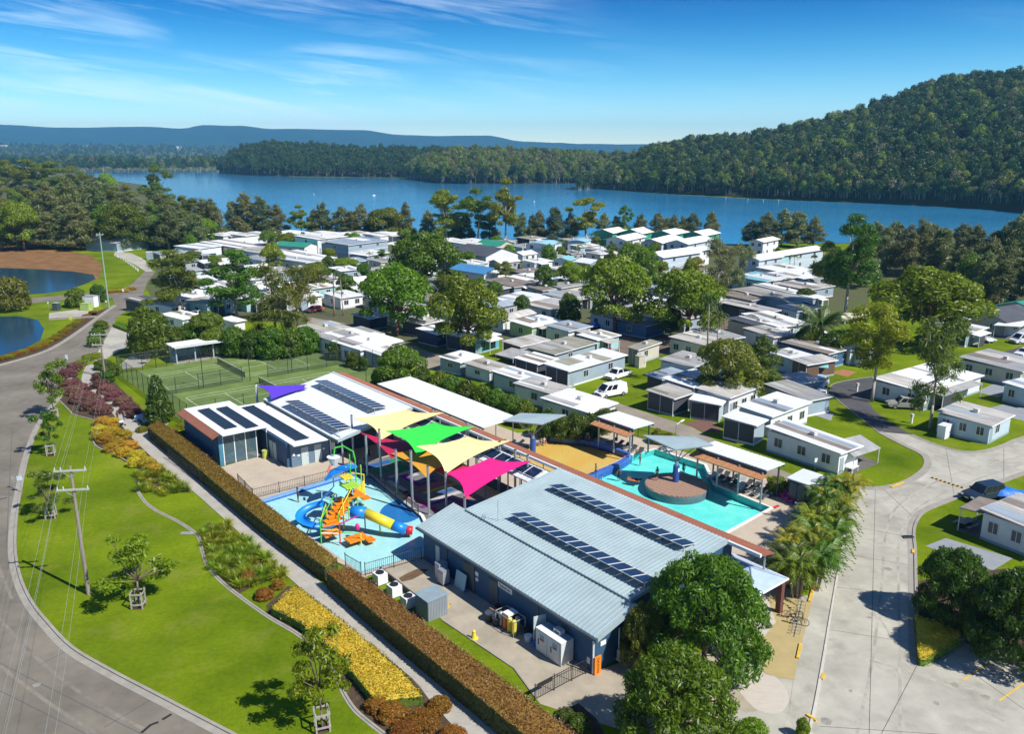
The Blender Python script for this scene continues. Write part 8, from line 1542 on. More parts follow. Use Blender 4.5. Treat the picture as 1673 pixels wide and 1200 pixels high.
# ================================================================== PEOPLE
SKIN = mat('skin', (.42, .24, .16), .6, .08, 3); HAIR = mat('dark_hair', (.02, .014, .01), .6); FAIR = mat('fair_hair', (.35, .22, .09), .6); HAT = mat('straw_hat', (.55, .42, .25), .8)
def person(px, py, h, label, pose='stand', face=0.0, top=(.03, .04, .08), low=(.02, .03, .06), hair=HAIR, z=0.0, skin=SKIN, wz=None):
    k = h / 1.7; J = dict(pel=(0, 0, .92), sp=(0, .01, 1.15), ch=(0, 0, 1.36), nk=(0, 0, 1.48), hd=(0, .02, 1.60), top=(0, .01, 1.66), ls=(-.19, 0, 1.40), le=(-.24, .02, 1.12), lw=(-.25, .07, .88), lh=(-.25, .09, .80), rs=(.19, 0, 1.40), re=(.24, .02, 1.12), rw=(.25, .07, .88), rh=(.25, .09, .80), lhp=(-.09, 0, .88), lk=(-.10, .02, .48), la=(-.10, -.02, .08), lt=(-.11, .14, .03), rhp=(.09, 0, .88), rk=(.10, .02, .48), ra=(.10, -.02, .08), rt=(.11, .14, .03))
    if pose == 'walk': J.update(lk=(-.1, .18, .5), la=(-.1, .12, .09), lt=(-.1, .28, .06), rk=(.1, -.06, .48), ra=(.1, -.32, .14), rt=(.1, -.22, .04), lw=(-.25, -.16, .9), lh=(-.25, -.2, .83), rw=(.26, .22, .95), rh=(.26, .28, .9))
    if pose == 'armsup': J.update(le=(-.36, .05, 1.5), lw=(-.2, .1, 1.68), lh=(-.12, .1, 1.72), re=(.36, .05, 1.5), rw=(.2, .1, 1.68), rh=(.12, .1, 1.72))
    if pose == 'sit': J.update({q: (J[q][0], J[q][1], J[q][2] - .80) for q in ('pel', 'sp', 'ch', 'nk', 'hd', 'top', 'ls', 'le', 'lw', 'lh', 'rs', 're', 'rw', 'rh', 'lhp', 'rhp')}); J.update(lk=(-.14, .42, .3), la=(-.12, .72, .07), lt=(-.12, .84, .12), rk=(.14, .42, .14), ra=(.14, .82, .07), rt=(.14, .94, .12), lw=(-.26, -.14, .1), lh=(-.27, -.2, .05), rw=(.22, .3, .3), rh=(.2, .38, .3))
    if pose == 'float':
        J = {q: (a, 1.0 - zz if False else -(zz - .9), .05 + yy) for q, (a, yy, zz) in J.items()}; J.update(le=(-.42, -.6, .04), lw=(-.6, -.75, .03), lh=(-.66, -.8, .02), re=(.42, -.6, .04), rw=(.6, -.75, .03), rh=(.66, -.8, .02), hd=(0, -.72, .12), top=(0, -.8, .12), nk=(0, -.6, .08))
    E_ = [('pel', 'sp'), ('sp', 'ch'), ('ch', 'nk'), ('nk', 'hd'), ('hd', 'top'), ('ch', 'ls'), ('ls', 'le'), ('le', 'lw'), ('lw', 'lh'), ('ch', 'rs'), ('rs', 're'), ('re', 'rw'), ('rw', 'rh'), ('pel', 'lhp'), ('lhp', 'lk'), ('lk', 'la'), ('la', 'lt'), ('pel', 'rhp'), ('rhp', 'rk'), ('rk', 'ra'), ('ra', 'rt')]
    rad = dict(pel=.13, sp=.12, ch=.14, nk=.055, hd=.10, top=.075, ls=.06, le=.042, lw=.032, lh=.036, rs=.06, re=.042, rw=.032, rh=.036, lhp=.095, lk=.06, la=.04, lt=.035, rhp=.095, rk=.06, ra=.04, rt=.035)
    ks = list(J); me = bpy.data.meshes.new('body'); me.from_pydata([Vector(J[q]) * k for q in ks], [(ks.index(a), ks.index(b_)) for a, b_ in E_], []); tmp = bpy.data.objects.new('tmp', me); COL.objects.link(tmp)
    sm = tmp.modifiers.new('skin', 'SKIN'); sv = me.skin_vertices[0].data
    for i, q in enumerate(ks): sv[i].radius = (rad[q] * k, rad[q] * k * (.8 if q in ('pel', 'sp', 'ch') else 1))
    sv[ks.index('pel')].use_root = True; ss = tmp.modifiers.new('sub', 'SUBSURF'); ss.levels = 1; ss.render_levels = 1
    dg = bpy.context.evaluated_depsgraph_get(); dg.update(); m2 = bpy.data.meshes.new_from_object(tmp.evaluated_get(dg)); bpy.data.objects.remove(tmp)
    tm = mat('cloth_%02d_%02d_%02d' % tuple(int(x * 99) for x in top), top, .8); lm = mat('cloth_%02d_%02d_%02d' % tuple(int(x * 99) for x in low), low, .8); m2.materials.clear()
    for q in (skin, tm, lm): m2.materials.append(q)
    segs = [(Vector(J[a]) * k, Vector(J[b_]) * k, 1 if (a, b_) in (('pel', 'sp'), ('sp', 'ch'), ('ch', 'ls'), ('ch', 'rs')) else 2 if (a, b_) in (('pel', 'lhp'), ('pel', 'rhp'), ('lhp', 'lk'), ('rhp', 'rk')) else 0) for a, b_ in E_]
    mi = []
    for f in m2.polygons:
        best = min(segs, key=lambda s_: (f.center - (s_[0] + (s_[1] - s_[0]) * max(0, min(1, (f.center - s_[0]).dot(s_[1] - s_[0]) / max(1e-9, (s_[1] - s_[0]).length_squared))))).length); mi.append(best[2])
    m2.polygons.foreach_set('material_index', mi); m2.polygons.foreach_set('use_smooth', [True] * len(mi)); m2.update()
    t = thing('person', label, 'person', G(px, py, z) + Vector((0, 0, wz or 0)), face); link('body', m2, t); hd = Vector(J['hd']) * k; b = MB(); b.ball((hd.x, hd.y - .03 * k, hd.z + .035 * k), .112 * k, .12 * k, .11 * k, 10, 6); b.build('hair', hair, t, smooth=True)
    if hair is HAT: b = MB(); b.tube((hd.x, hd.y, hd.z + .05 * k), (hd.x, hd.y, hd.z + .07 * k), .22 * k, 14); b.build('hat_brim', HAT, t)
    b = MB(); fy = .105 * k
    for s in (-.035, .035): b.ball((hd.x + s * k, hd.y + fy * .93, hd.z + .01 * k), .012 * k, .01 * k, .01 * k, 6, 4)
    if pose != 'float':
        b.build('eyes', BLACKF, t); b = MB(); b.ball((hd.x, hd.y + fy * 1.02, hd.z - .015 * k), .014 * k, .02 * k, .02 * k, 6, 4); b.build('nose', skin, t)
    return t
DKSK = mat('tanned_skin', (.20, .10, .06), .6, .08, 3)
person(487, 818, 1.65, 'bare chested person in dark shorts standing in the splash pool', face=R(-60), top=(.22, .11, .07), low=(.015, .015, .02), wz=-.2, skin=DKSK)
person(1073, 788, 1.62, 'person in dark swimwear standing on the round deck', face=R(30), top=(.02, .03, .05), low=(.02, .03, .05), wz=.18)
person(960, 727, 1.6, 'person in straw hat and dark bikini standing in the sandy pool edge', face=R(150), top=(.02, .02, .02), low=(.02, .02, .02), hair=HAT, wz=-.05)
person(889, 723, 1.65, 'person with bare shoulders sitting in the sandy pool', 'sit', R(200), top=(.5, .38, .33), low=(.35, .2, .17), wz=-.1)
person(884, 725, 1.5, 'person lying back beside the sitting bather in the sandy pool', 'sit', R(100), top=(.55, .42, .38), low=(.4, .25, .2), hair=FAIR, wz=-.12)
person(1011, 777, 1.6, 'person in black with long hair standing waist deep in the turquoise pool', face=R(10), top=(.01, .01, .012), low=(.01, .01, .012), wz=-.75)
person(1046, 752, 1.4, 'child splashing at the far end of the turquoise pool', 'walk', R(120), top=(.4, .24, .17), low=(.05, .05, .08), wz=-.7)
person(1037, 783, 1.6, 'person floating on an orange board in the turquoise pool', 'float', R(60), top=(.03, .02, .05), low=(.05, .03, .08), wz=-.06)
person(973, 777, 1.5, 'person in black leaning on the blue pool divider', 'walk', R(-120), top=(.012, .012, .015), low=(.012, .012, .015), wz=-.1)
person(983, 783, 1.2, 'small child beside the blue pool divider', 'stand', R(-90), top=(.5, .5, .5), low=(.4, .3, .2), wz=-.75)
person(1117, 766, 1.45, 'person standing in the pool behind the blue column', face=R(200), top=(.02, .02, .03), low=(.02, .02, .03), wz=-.75)
person(149, 643, 1.68, 'person in black with both arms raised on the footpath', 'armsup', R(10), top=(.012, .012, .015), low=(.015, .015, .02))
person(203, 689, 1.7, 'person in dark blue walking past the end of the purple shrubs', 'walk', R(160), top=(.02, .05, .15), low=(.03, .05, .10))
person(193, 690, 1.6, 'person in black pushing a pale pram on the footpath', 'walk', R(160), top=(.015, .015, .02), low=(.02, .02, .025))
person(595, 772, 1.7, 'dark clothed person standing at the edge of the rubber pad', face=R(120), top=(.012, .012, .02), low=(.02, .02, .03))
person(604, 752, 1.6, 'person in navy standing on the deck behind the pad posts', 'walk', R(150), top=(.02, .025, .07), low=(.012, .012, .02))
t = thing('pram', 'pale blue pram on the footpath beside the walkers', 'pram', G(199, 697), R(150)); b = MB(); b.ball((0, 0, .65), .25, .42, .22, 10, 6); b.build('bassinet', wm('paleblue'), t); b = MB(); b.path([(0, -.4, .7), (0, -.7, 1.0)], .02, 5); b.build('handle', DSTEEL, t)
for x in (-.25, .25):
    for y in (-.35, .35): b = MB(); b.tube((x - .02, y, .14), (x + .02, y, .14), .14, 10); b.build('wheel', TYRE, t)
t = thing('float_board', 'orange float board under the floating swimmer', 'float board', G(1035, 784) + Vector((0, 0, -.1)), R(60)); b = MB(); b.grid(lambda i, j: ((j - .5) * .5 * math.sin(math.pi * (i * .8 + .1)) ** .5, (i - .5) * 1.5, .03), 8, 2); b.build('board', TOY['orange'], t)
for k, (px, py) in enumerate(((222, 690), (232, 688), (238, 693))):
    t = thing('trolley', ('left', 'middle', 'right')[k] + ' pale blue folded chair by the path corner', 'folded chair', G(px, py), R(30 * k), 'folded chairs by the path'); b = MB(); b.box(-.3, .3, -.25, .25, .3, .36); b.build('seat', wm('paleblue'), t); b = MB(); b.hexa([(-.3, .2, .36), (.3, .2, .36), (.3, .25, .36), (-.3, .25, .36), (-.3, .45, .85), (.3, .45, .85), (.3, .5, .85), (-.3, .5, .85)]); b.build('backrest', wm('paleblue'), t)
    for x in (-.26, .26):
        for y in (-.2, .2): b = MB(); b.tube((x, y, 0), (x, y, .3), .02, 5); b.build('leg', STEEL, t)
# ================================================================== LOUNGERS and chairs
SLING = mat('dark_sling', (.05, .055, .065), .8, .1, 3); SLING2 = mat('pale_sling', (.42, .46, .48), .8, .1, 3)
def lounger(u, v, rot, label, m_, group):
    t = cthing('sun_lounger', label, 'sun lounger', u, v, .02, group, rot); b = MB(); b.box(-.3, .3, -.2, .8, .28, .32); b.build('bed', m_, t); b = MB(); b.hexa([(-.3, -.75, .62), (.3, -.75, .62), (.3, -.2, .28), (-.3, -.2, .28), (-.3, -.72, .66), (.3, -.72, .66), (.3, -.2, .32), (-.3, -.2, .32)]); b.build('backrest', m_, t)
    for x in (-.3, .3): b = MB(); b.path([(x, -.25, .3), (x, .82, .3)], .025, 5); b.build('side_rail', STEEL, t)
    for x in (-.28, .28):
        for y in (-.3, .7): b = MB(); b.tube((x, y, 0), (x, y, .3), .025, 5); b.build('leg', STEEL, t)
    return t
k = 0
for i, v in enumerate(np.linspace(14.3, 8.4, 8)):
    for j, u in enumerate((29.9, 31.0)): lounger(u, v, R(90 + (i * 37 + j * 50) % 30 - 15), f"{'pale' if (i + j) % 4 == 0 else 'dark'} lounger, {ORD[i]} from the canopy end in the {'front' if j == 0 else 'rear'} file under the long pool pavilion", SLING2 if (i + j) % 4 == 0 else SLING, 'loungers under the long pool pavilion')
for i, v in enumerate(np.linspace(27.0, 23.0, 5)): lounger(29.6, v, R(90 + i * 9 - 15), f'dark lounger, {ORD[i]} from the far end under the small pool pavilion', SLING, 'loungers under the small pavilion')
for i, v in enumerate((22.2, 21.4)): lounger(32.6, v, R(70), ('dark lounger with blue towel', 'pale lounger')[i] + ' on the deck corner beside the small pavilion', (SLING, SLING2)[i], 'loungers on the deck corner')
for i, (u, v) in enumerate(((30.2, 4.9), (29.3, 4.4), (28.4, 4.0), (27.5, 3.6), (26.6, 3.2), (25.7, 2.8), (24.8, 2.3), (23.9, 1.8), (23.0, 1.3), (22.1, .8))): lounger(u, v, R(170), ('farthest' if i == 0 else 'nearest' if i == 9 else ORD[i] + ' farthest') + ' grey lounger of the line beside the cane palms', mat('blue_grey_sling', (.16, .20, .25), .8), 'loungers beside the palms')
for i, v in enumerate((34.6, 33.8, 33.2)): lounger(20.2 + i * .7, v - .4, R(60 + i * 10), ('first', 'second', 'third')[i] + ' pale lounger at the open end of the long pavilion', SLING2, 'loungers at the long pavilion end')
for i in range(9): lounger(18.2 + (i % 2) * 1.3, 36.5 + i * 1.8, R(80 + 10 * (i % 3)), f'dark lounger, {ORD[i]} from the pool end under the long pavilion', SLING, 'loungers under the long pavilion')
PINK = mat('pink_plastic', (.62, .03, .30), .45)
for i, (u, v) in enumerate(((31.3, 7.6), (31.0, 6.9), (30.7, 6.3))):
    t = cthing('pink_chair', ('left', 'middle', 'right')[i] + ' pink slatted garden chair beside the pump shed', 'garden chair', u, v, .02, 'pink chairs by the pump shed', R(80)); b = MB(); b.box(-.28, .28, -.25, .3, .3, .36); b.build('seat', PINK, t)
    for s in range(5): x = -.24 + s * .12; hh = .85 - abs(s - 2) * .06; b = MB(); b.hexa([(x - .05, -.25, .3), (x + .05, -.25, .3), (x + .05, -.21, .3), (x - .05, -.21, .3), (x - .05, -.48, hh), (x + .05, -.48, hh), (x + .05, -.44, hh), (x - .05, -.44, hh)]); b.build('back_slat', PINK, t)
    for x in (-.33, .33): b = MB(); b.box(x - .06, x + .06, -.3, .35, .5, .54); b.build('armrest', PINK, t); b = MB(); b.box(x - .03, x + .03, .25, .32, 0, .5); b.build('leg', PINK, t); b = MB(); b.box(x - .03, x + .03, -.3, -.23, 0, .3); b.build('leg', PINK, t)
b1 = MB(); b1.box(-.35, .35, -.12, .12, 0, .06); cobj('red_mat', 'small red mat at the far pool corner', 'mat', 29.0, 6.6, [('mat', b1, TOY['red'])], z=.05)
t = thing('plastic_table', 'white plastic table and bench under the grey veranda sheet', 'table', G(1392, 772), R(40)); b = MB(); b.box(-.8, .8, -.4, .4, .66, .72); b.build('tabletop', WHITE, t)
for x in (-.7, .7):
    for y in (-.3, .3): b = MB(); b.tube((x, y, 0), (x, y, .66), .04, 6); b.build('leg', WHITE, t)
t = thing('picnic_table', 'dark picnic table under the brown iron veranda', 'table', G(1577, 862), R(30)); b = MB(); b.box(-.9, .9, -.4, .4, .7, .76); b.build('tabletop', mat('weathered_timber', (0, 0, 0)), t)
for y in (-.75, .75): b = MB(); b.box(-.9, .9, y - .13, y + .13, .42, .47); b.build('seat', mat('weathered_timber', (0, 0, 0)), t)
for x in (-.6, .6): b = MB(); b.box(x - .04, x + .04, -.8, .8, .36, .42); b.build('cross_beam', BLACKF, t); b = MB(); b.box(x - .05, x + .05, -.3, .3, 0, .36); b.build('leg', BLACKF, t)
# ================================================================== BICYCLES
def bicycle(px, py, ang, label, m_):
    t = thing('bicycle', label, 'bicycle', G(px, py), ang, 'bicycles in the bike bay')
    for x in (-.52, .52): b = MB(); b.grid(lambda i, j: (x + (.31 + .025 * math.cos(6.283 * j)) * math.cos(6.283 * i), .025 * math.sin(6.283 * j), .33 + (.31 + .025 * math.cos(6.283 * j)) * math.sin(6.283 * i)), 20, 5); w_ = b.build('wheel', TYRE, t); b = MB(); [b.tube((x, 0, .33), (x + .3 * math.cos(a), 0, .33 + .3 * math.sin(a)), .005, 3, cap=False) for a in np.arange(0, 6.2, .6)]; b.build('spokes', STEEL, w_)
    for nm, ps in (('frame', [(-.52, 0, .33), (-.1, 0, .3), (.36, 0, .72), (-.2, 0, .75), (-.52, 0, .33)]), ('seat_tube', [(-.1, 0, .3), (-.24, 0, .88)]), ('fork', [(.52, 0, .33), (.36, 0, .72), (.33, 0, .98)])): b = MB(); b.path(ps, .022, 6); b.build(nm, m_, t)
    b = MB(); b.box(-.38, -.12, -.07, .07, .88, .93); b.build('saddle', BLACKF, t); b = MB(); b.path([(.28, -.3, 1.0), (.33, 0, .98), (.28, .3, 1.0)], .018, 5); b.build('handlebar', BLACKF, t); b = MB(); b.tube((-.1, -.08, .3), (-.1, .08, .3), .09, 10); b.build('crank', DSTEEL, t)
bicycle(1294, 1011, R(-8), 'upright dark red bicycle in the bike rack', mat('bike_red', (.12, .03, .03), .4)); bicycle(1303, 1022, R(-22), 'dark bicycle leaning beside the dark red one in the rack', mat('bike_black', (.015, .015, .015), .4))
t = thing('bike_rack', 'galvanised rack of loops along the kerb of the bike bay', 'bike rack', G(1308, 1010), 0); O_ = G(1308, 1010)
for i in range(11): a_ = G(1303 + (1292 - 1303) * 0 + (1306 - 1306) - i * 1.2, 986 + i * 5.2) - O_; b = MB(); b.path([(a_.x, a_.y, 0), (a_.x + .15, a_.y + .03, .45), (a_.x + .45, a_.y + .05, .5), (a_.x + .7, a_.y, .35), (a_.x + .75, a_.y, 0)], .022, 5); b.build('loop', STEEL, t)
q0, q1 = G(1310, 984) - O_, G(1297, 1042) - O_; b = MB(); b.tube((q0.x, q0.y, .05), (q1.x, q1.y, .05), .03, 5); b.build('base_rail', DSTEEL, t)
# ================================================================== POLES, WIRES, SIGNS
WOODP = mat('pole_timber', (.25, .21, .18), .9, .25, 3, stretch=(1, 1, .15)); INS = mat('insulator', (.55, .57, .57), .4)
def power_pole(px, py, ty, arms, label, m_=WOODP, r=.17, arm_ang=R(12), armL=2.3, name='power_pole'):
    h = H(px, py, ty); p = G(px, py); t = thing(name, label, 'power pole', p, arm_ang); b = MB(); b.tube((0, 0, -.2), (0, 0, h), r, 12, 0, r * .62); b.build('shaft', m_, t, smooth=False); tips = []
    for dz in arms:
        b = MB(); b.box(-armL / 2, armL / 2, -.2, -.08, h - dz - .07, h - dz + .07); a_ = b.build('crossarm', mat('arm_timber', (.42, .41, .39), .8), t)
        for x in (-armL / 2 + .1, -armL * .28, armL / 2 - .1): b = MB(); b.tube((x, -.14, h - dz + .07), (x, -.14, h - dz + .3), .05, 8); b.build('insulator', INS, a_); tips.append(p + Matrix.Rotation(arm_ang, 3, 'Z') @ Vector((x, -.14, h - dz + .3)))
        for s in (-1, 1): b = MB(); b.tube((s * .7, -.14, h - dz - .05), (0, -.1, h - dz - .6), .02, 5); b.build('brace', STEEL, t)
    return tips
t1 = power_pole(145, 972, 762, (.35, 2.0), 'leaning timber power pole with two crossarms on the lawn', armL=2.5, arm_ang=R(8))
t2 = power_pole(172, 618, 544, (.3, 2.0), 'timber power pole with two crossarms by the top of the footpath', armL=2.6, arm_ang=R(8))
power_pole(178, 503, 380, (.5,), 'tall pale green power pole beside the pond road', mat('green_pole', (.24, .36, .26), .7), .2, R(20), 1.6)
power_pole(84, 392, 362, (.4,), 'distant pale pole standing among the left bank trees', mat('grey_pole', (.5, .5, .48), .7), .16, 0, 1.2)
def wire(a, q, sag): 
    n = 14; return [a.lerp(q, i / n) - Vector((0, 0, sag * 4 * (i / n) * (1 - i / n))) for i in range(n + 1)]
WIRE = mat('aluminium_wire', (.28, .32, .31), .5)
far_end = [p + Vector((14.5, -33, -1)) for p in t1]
b = [MB() for _ in range(5)]
for i, k in enumerate((0, 1, 2, 3, 5)): t = thing('power_line', ORD[i].capitalize() and f'{ORD[i]} wire from the left strung over the lawn from the leaning pole', 'wire', (0, 0, 0), 0, 'wires over the lawn'); b = MB(); b.path(wire(t1[k], far_end[k], .6), .009, 4); b.build('near_span', WIRE, t); b = MB(); b.path(wire(t1[k], t2[k], .7), .009, 4); b.build('far_span', WIRE, t)
def signpost(px, py, h, w_, hh, label, m_, ang=0.0, shape='rect', z_=None, cat='sign', stripes=(), text=None, tm=None):
    t = thing('sign', label, cat, G(px, py), ang); b = MB(); b.tube((0, 0, 0), (0, 0, h), .035, 6); b.build('post', STEEL, t); b = MB(); z0 = h - hh
    if shape == 'diamond': b.hexa([(0, -.07, z0 - hh * .2), (w_ / 2, -.07, h - hh * .6), (w_ / 2, -.04, h - hh * .6), (0, -.04, z0 - hh * .2), (-w_ / 2, -.07, h - hh * .6), (0, -.07, h), (0, -.04, h), (-w_ / 2, -.04, h - hh * .6)])
    elif shape == 'round': b.tube((0, -.07, h - hh / 2), (0, -.04, h - hh / 2), w_ / 2, 12)
    else: b.box(-w_ / 2, w_ / 2, -.07, -.04, z0, h)
    if shape == 'diamond': b = MB(); b.prism([(0, h - 1.1 * hh), (w_ / 2, h - .55 * hh), (0, h), (-w_ / 2, h - .55 * hh)], -.07, -.04, axis='y')
    p = b.build('board', m_, t)
    for (a, q, mm) in stripes: b = MB(); b.box(-w_ / 2 + .05, w_ / 2 - .05, -.078, -.071, z0 + a * hh, z0 + q * hh); b.build('stripe', mm, p)
    if text: lettering(t, text, hh * .34, tm, Vector((0, -.085, h - hh * .62)), (R(90), 0, 0))
    return t
INK = mat('blue_print', (.05, .14, .35), .6); RED_ = mat('red_print', (0, 0, 0))
signpost(36, 806, 2.0, .55, .5, 'pale blue street sign facing away on the left kerb', wm('paleblue'), R(20)); signpost(24, 800, 1.5, .3, .3, 'small grey sign beside the pale blue street sign', STEEL, R(20))
signpost(117, 532, 2.0, .95, .9, 'yellow diamond warning sign beside the pond border', mat('yellow_sign', (.85, .70, .02), .5), R(-10), 'diamond', stripes=())
signpost(111, 600, 2.2, .4, .9, 'thin sign with pale board at the bend of the left road', wm('paleblue'), R(10))
signpost(1579, 1032, 2.3, .62, 1.0, 'white and blue notice sign in front of the dense hedge trees', WHITE, R(-25), stripes=((.72, .95, RED_), (.1, .3, INK), (.36, .5, INK)))
signpost(996, 584, 1.9, .6, .6, 'round red sign in front of the pale teal cabin', mat('crimson_sign', (.5, .02, .10), .5), 0, 'round')
signpost(1331, 770, 1.6, .4, .5, 'small white sign in front of the striped caravan', WHITE, R(20)); signpost(80, 506, 1.8, .35, .4, 'small white sign left of the white cabinet', WHITE, 0); signpost(175, 505, 2.0, .4, .35, 'small white sign at the foot of the green power pole', WHITE, 0); signpost(202, 482, 1.6, .5, .7, 'white sign on the round golden island', WHITE, 0)
t = thing('road_marker', 'orange bollard cone at the roadside near the dark mesh annex', 'bollard', G(911, 641)); b = MB(); b.tube((0, 0, .05), (0, 0, 1.0), .13, 10, 0, .06); b.build('cone', mat('orange_sign', (0, 0, 0)), t); b = MB(); b.box(-.25, .25, -.25, .25, 0, .05); b.build('base', BLACKF, t)
# street lights and service pillars
def lamp(px, py, ty, label, arm=1.2, ang=R(40)):
    h = H(px, py, ty); t = thing('street_lamp', label, 'street lamp', G(px, py), ang); b = MB(); b.tube((0, 0, 0), (0, 0, h), .07, 8, 0, .045); b.build('pole', STEEL, t); b = MB(); b.tube((0, 0, h - .05), (arm, 0, h + .25), .04, 6); b.build('arm', STEEL, t); b = MB(); b.hexa([(arm - .1, -.14, h + .16), (arm + .6, -.1, h + .3), (arm + .6, .1, h + .3), (arm - .1, .14, h + .16), (arm - .1, -.1, h + .28), (arm + .6, -.06, h + .38), (arm + .6, .06, h + .38), (arm - .1, .1, h + .28)]); b.build('lamp_head', WHITE, t)
lamp(1104, 716, 694, 'short white headed lamp behind the pool canopy', .9)
for i, (px, py) in enumerate(((1489, 692), (1004, 636), (1262, 648), (806, 560), (1400, 640), (1556, 690))):
    t = thing('power_pillar', ('pale power pillar on the lawn corner by the asphalt road', 'green power pillar beside the striped white van', 'power pillar near the trailer tent', 'power pillar beside the arched caravan', 'power pillar by the pale forked gum', 'power pillar in front of the corner van')[i], 'power pillar', G(px, py), R(30)); b = MB(); b.box(-.12, .12, -.1, .1, 0, .9); b.build('post', WHITE if i != 1 else wm('paleteal'), t); b = MB(); b.box(-.2, .2, -.15, .15, .9, 1.35); b.build('box', ACM, t)
# cabinets by the pond
def box_thing(name, cat, label, px, py, w_, d, h, m_, roofm, ang=R(-10), lid=.08):
    t = thing(name, label, cat, G(px, py), ang); b = MB(); b.box(-w_ / 2, w_ / 2, -d / 2, d / 2, 0, h); b.build('body', m_, t); b = MB(); b.box(-w_ / 2 - .06, w_ / 2 + .06, -d / 2 - .06, d / 2 + .06, h, h + lid); b.build('lid', roofm, t); b = MB(); b.box(-w_ * .3, w_ * .3, -d / 2 - .02, -d / 2 - .001, .1, h * .85); dd = b.build('door', m_, t); b = MB(); b.box(w_ * .2, w_ * .26, -d / 2 - .05, -d / 2 - .021, h * .4, h * .5); b.build('handle', DSTEEL, dd); return t
box_thing('switch_cabinet', 'cabinet', 'weathered white utility hut beside the green power pole', 150, 501, 3.0, 2.2, 2.6, WHITE, mat('old_hut_roof', (.3, .29, .27), .8)); box_thing('transformer', 'transformer', 'lime green transformer box in front of the white hut', 142, 507, 2.2, 1.5, 1.6, mat('lime_box', (.36, .5, .12), .5), mat('lime_box', (0, 0, 0))); box_thing('pump_box', 'pump box', 'dark grey pump box on the concrete pad left of the bushes', 93, 507, 1.3, 1.2, 1.7, DSTEEL, wm('bluegrey'))
flat('equipment_pad', [gp([(80, 512), (134, 505), (160, 508), (156, 518), (118, 520), (80, 521)])], CONC, .02, kind='structure')
t = thing('pond_wall', 'low concrete edge wall in front of the pump box and transformer', 'wall', (0, 0, 0)); b = MB(); ribbon(b, gp([(80, 523), (118, 521), (158, 519)]), -.1, .1, 0, .45); b.build('coping', KERBM, t)
box_thing('storage_locker', 'cabinet', 'white steel locker beside the corner van', 1541, 715, 1.7, 1.0, 1.7, WHITE, ROOFW, R(40)); box_thing('outhouse', 'shed', 'small cream timber closet at the old caravan', 1046, 600, 1.5, 1.2, 2.0, wm('cream'), rm('weathered'), R(30)); box_thing('water_tank', 'tank', 'pale blue tall tank behind the tall palm trunks', 1168, 628, 1.6, 1.4, 2.2, wm('paleblue'), wm('paleblue'), R(30)); box_thing('sentry_box', 'kiosk', 'small blue grey booth at the gravel drive', 245, 424, 1.8, 1.6, 2.6, wm('bluegrey'), WHITE, R(10))
t = thing('gas_tank', 'long cream cylindrical tank among the bushes by the date palm', 'tank', G(1390, 528), R(15)); b = MB(); b.tube((-3, 0, 1.3), (3, 0, 1.3), 1.0, 16); b.ball((-3, 0, 1.3), .5, 1.0, 1.0, 12, 8); b.ball((3, 0, 1.3), .5, 1.0, 1.0, 12, 8); b.build('vessel', wm('cream'), t, smooth=False)
for x in (-2, 2): b = MB(); b.box(x - .2, x + .2, -.7, .7, 0, .6); b.build('saddle', KERBM, t)
t = thing('road_hump', 'black and yellow rubber hump strip across the concrete road', 'speed hump', (0, 0, 0)); a, q = G(1521, 781), G(1576, 799)
for i in range(8): b = MB(); ribbon(b, [a.lerp(q, i / 8 + .01), a.lerp(q, i / 8 + .07)], -.18, .18, 0, .06); b.build('block', BLACKF if i % 1 == 0 else YEL, t)
for i in range(8): b = MB(); ribbon(b, [a.lerp(q, i / 8 + .075), a.lerp(q, i / 8 + .12)], -.18, .18, 0, .05); b.build('block', YEL, t)
t = thing('drain_grate', 'dark kerb drain grate on the right of the concrete road', 'drain', G(1484, 879), 0); b = MB(); b.box(-.5, .5, -.25, .25, .0, .14); b.build('frame', DSTEEL, t); b = MB(); b.box(-.42, .42, -.18, .18, .141, .15); b.build('grille', BLACKF, t)
t = thing('drain_grate', 'flat grey pit lid in the lawn beside the edging curve', 'pit lid', G(306, 872), 0); b = MB(); b.box(-.6, .6, -.25, .25, 0, .05); b.build('lid', KERBM, t); b = MB(); b.box(-.5, .5, -.18, .18, .051, .056); b.build('plate', STEEL, t)
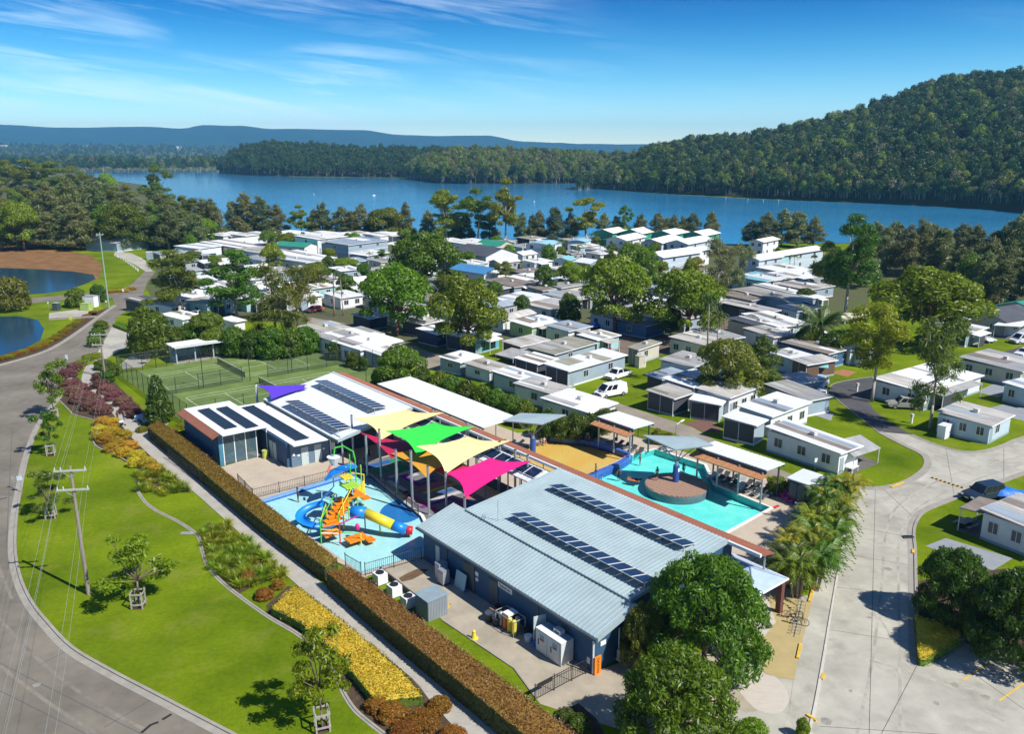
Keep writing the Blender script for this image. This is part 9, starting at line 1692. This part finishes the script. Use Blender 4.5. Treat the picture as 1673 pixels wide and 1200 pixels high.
# post and rail fence along the lawn at left
t = thing('post_rail_fence', 'line of short white posts between the bright lawn and gravel drive', 'fence', (0, 0, 0)); a = smooth_line(gp([(192, 421), (205, 428), (216, 436), (226, 444)]), 4)
for p in a: b = MB(); b.box(p.x - .08, p.x + .08, p.y - .08, p.y + .08, 0, 1.0); b.build('post', WHITE, t)
b = MB(); b.path([p + Vector((0, 0, .85)) for p in a], .03, 4); b.build('rail', WHITE, t)
# boats and markers on the lake
for i, (px, py, lb) in enumerate(((611, 320, 'tiny white boat in the middle of the lake left of the tall gums'), (873, 331, 'tiny white boat on the lake right of the tall gums'))):
    t = thing('small_boat', lb, 'boat', G(px, py) + Vector((0, 0, .1)), R(20 + 60 * i)); t.scale = (.55, .55, .55); b = MB(); b.hexa([(-2.2, -.6, 0), (1.6, -.5, 0), (1.6, .5, 0), (-2.2, .6, 0), (-2.5, -1, .9), (2.8, -.2, 1.1), (2.8, .2, 1.1), (-2.5, 1, .9)]); b.build('hull', WHITE, t); b = MB(); b.hexa([(-.9, -.6, .9), (.8, -.5, 1), (.8, .5, 1), (-.9, .6, .9), (-.7, -.5, 2), (.4, -.45, 2), (.4, .45, 2), (-.7, .5, 2)]); b.build('cabin', WHITE, t)
for i, (px, py) in enumerate(((1186, 326), (1222, 328), (1247, 330), (1272, 331), (513, 319))): t = thing('channel_marker', ('first', 'second', 'third', 'fourth')[i] + ' white marker post from left at the foot of the hill' if i < 4 else 'lone white marker buoy on the lake at left', 'marker', G(px, py)); b = MB(); b.tube((0, 0, -.2), (0, 0, 1.6), .12, 8); b.build('post', WHITE, t); b = MB(); b.ball((0, 0, 1.6), .18, .18, .16, 8, 5); b.build('top', WHITE, t)
# houses far away on the slopes
for i, (px, py) in enumerate(((146, 239), (12, 240), (292, 238), (300, 237), (8, 243))):
    P = s_far((px + 500) / 1500, .85); t = thing('farmhouse', ('white house on the far slope left of centre', 'white house on the far left slope', 'left one of two pale houses on the far ridge top', 'right one of two pale houses on the far ridge top', 'lower white house on the far left slope')[i], 'house', P + Vector((0, 0, 3)), R(20 * i)); b = MB(); b.box(-14, 14, -8, 8, 0, 12); b.build('wall', WHITE, t); b = MB(); b.prism([(-9, 12.1), (9, 12.1), (0, 17)], -15, 15, axis='x' if False else 'y'); b.v = [(y, x, z) for x, y, z in b.v]; b.f = [f[::-1] for f in b.f]; b.build('roof', rm('weathered'), t)
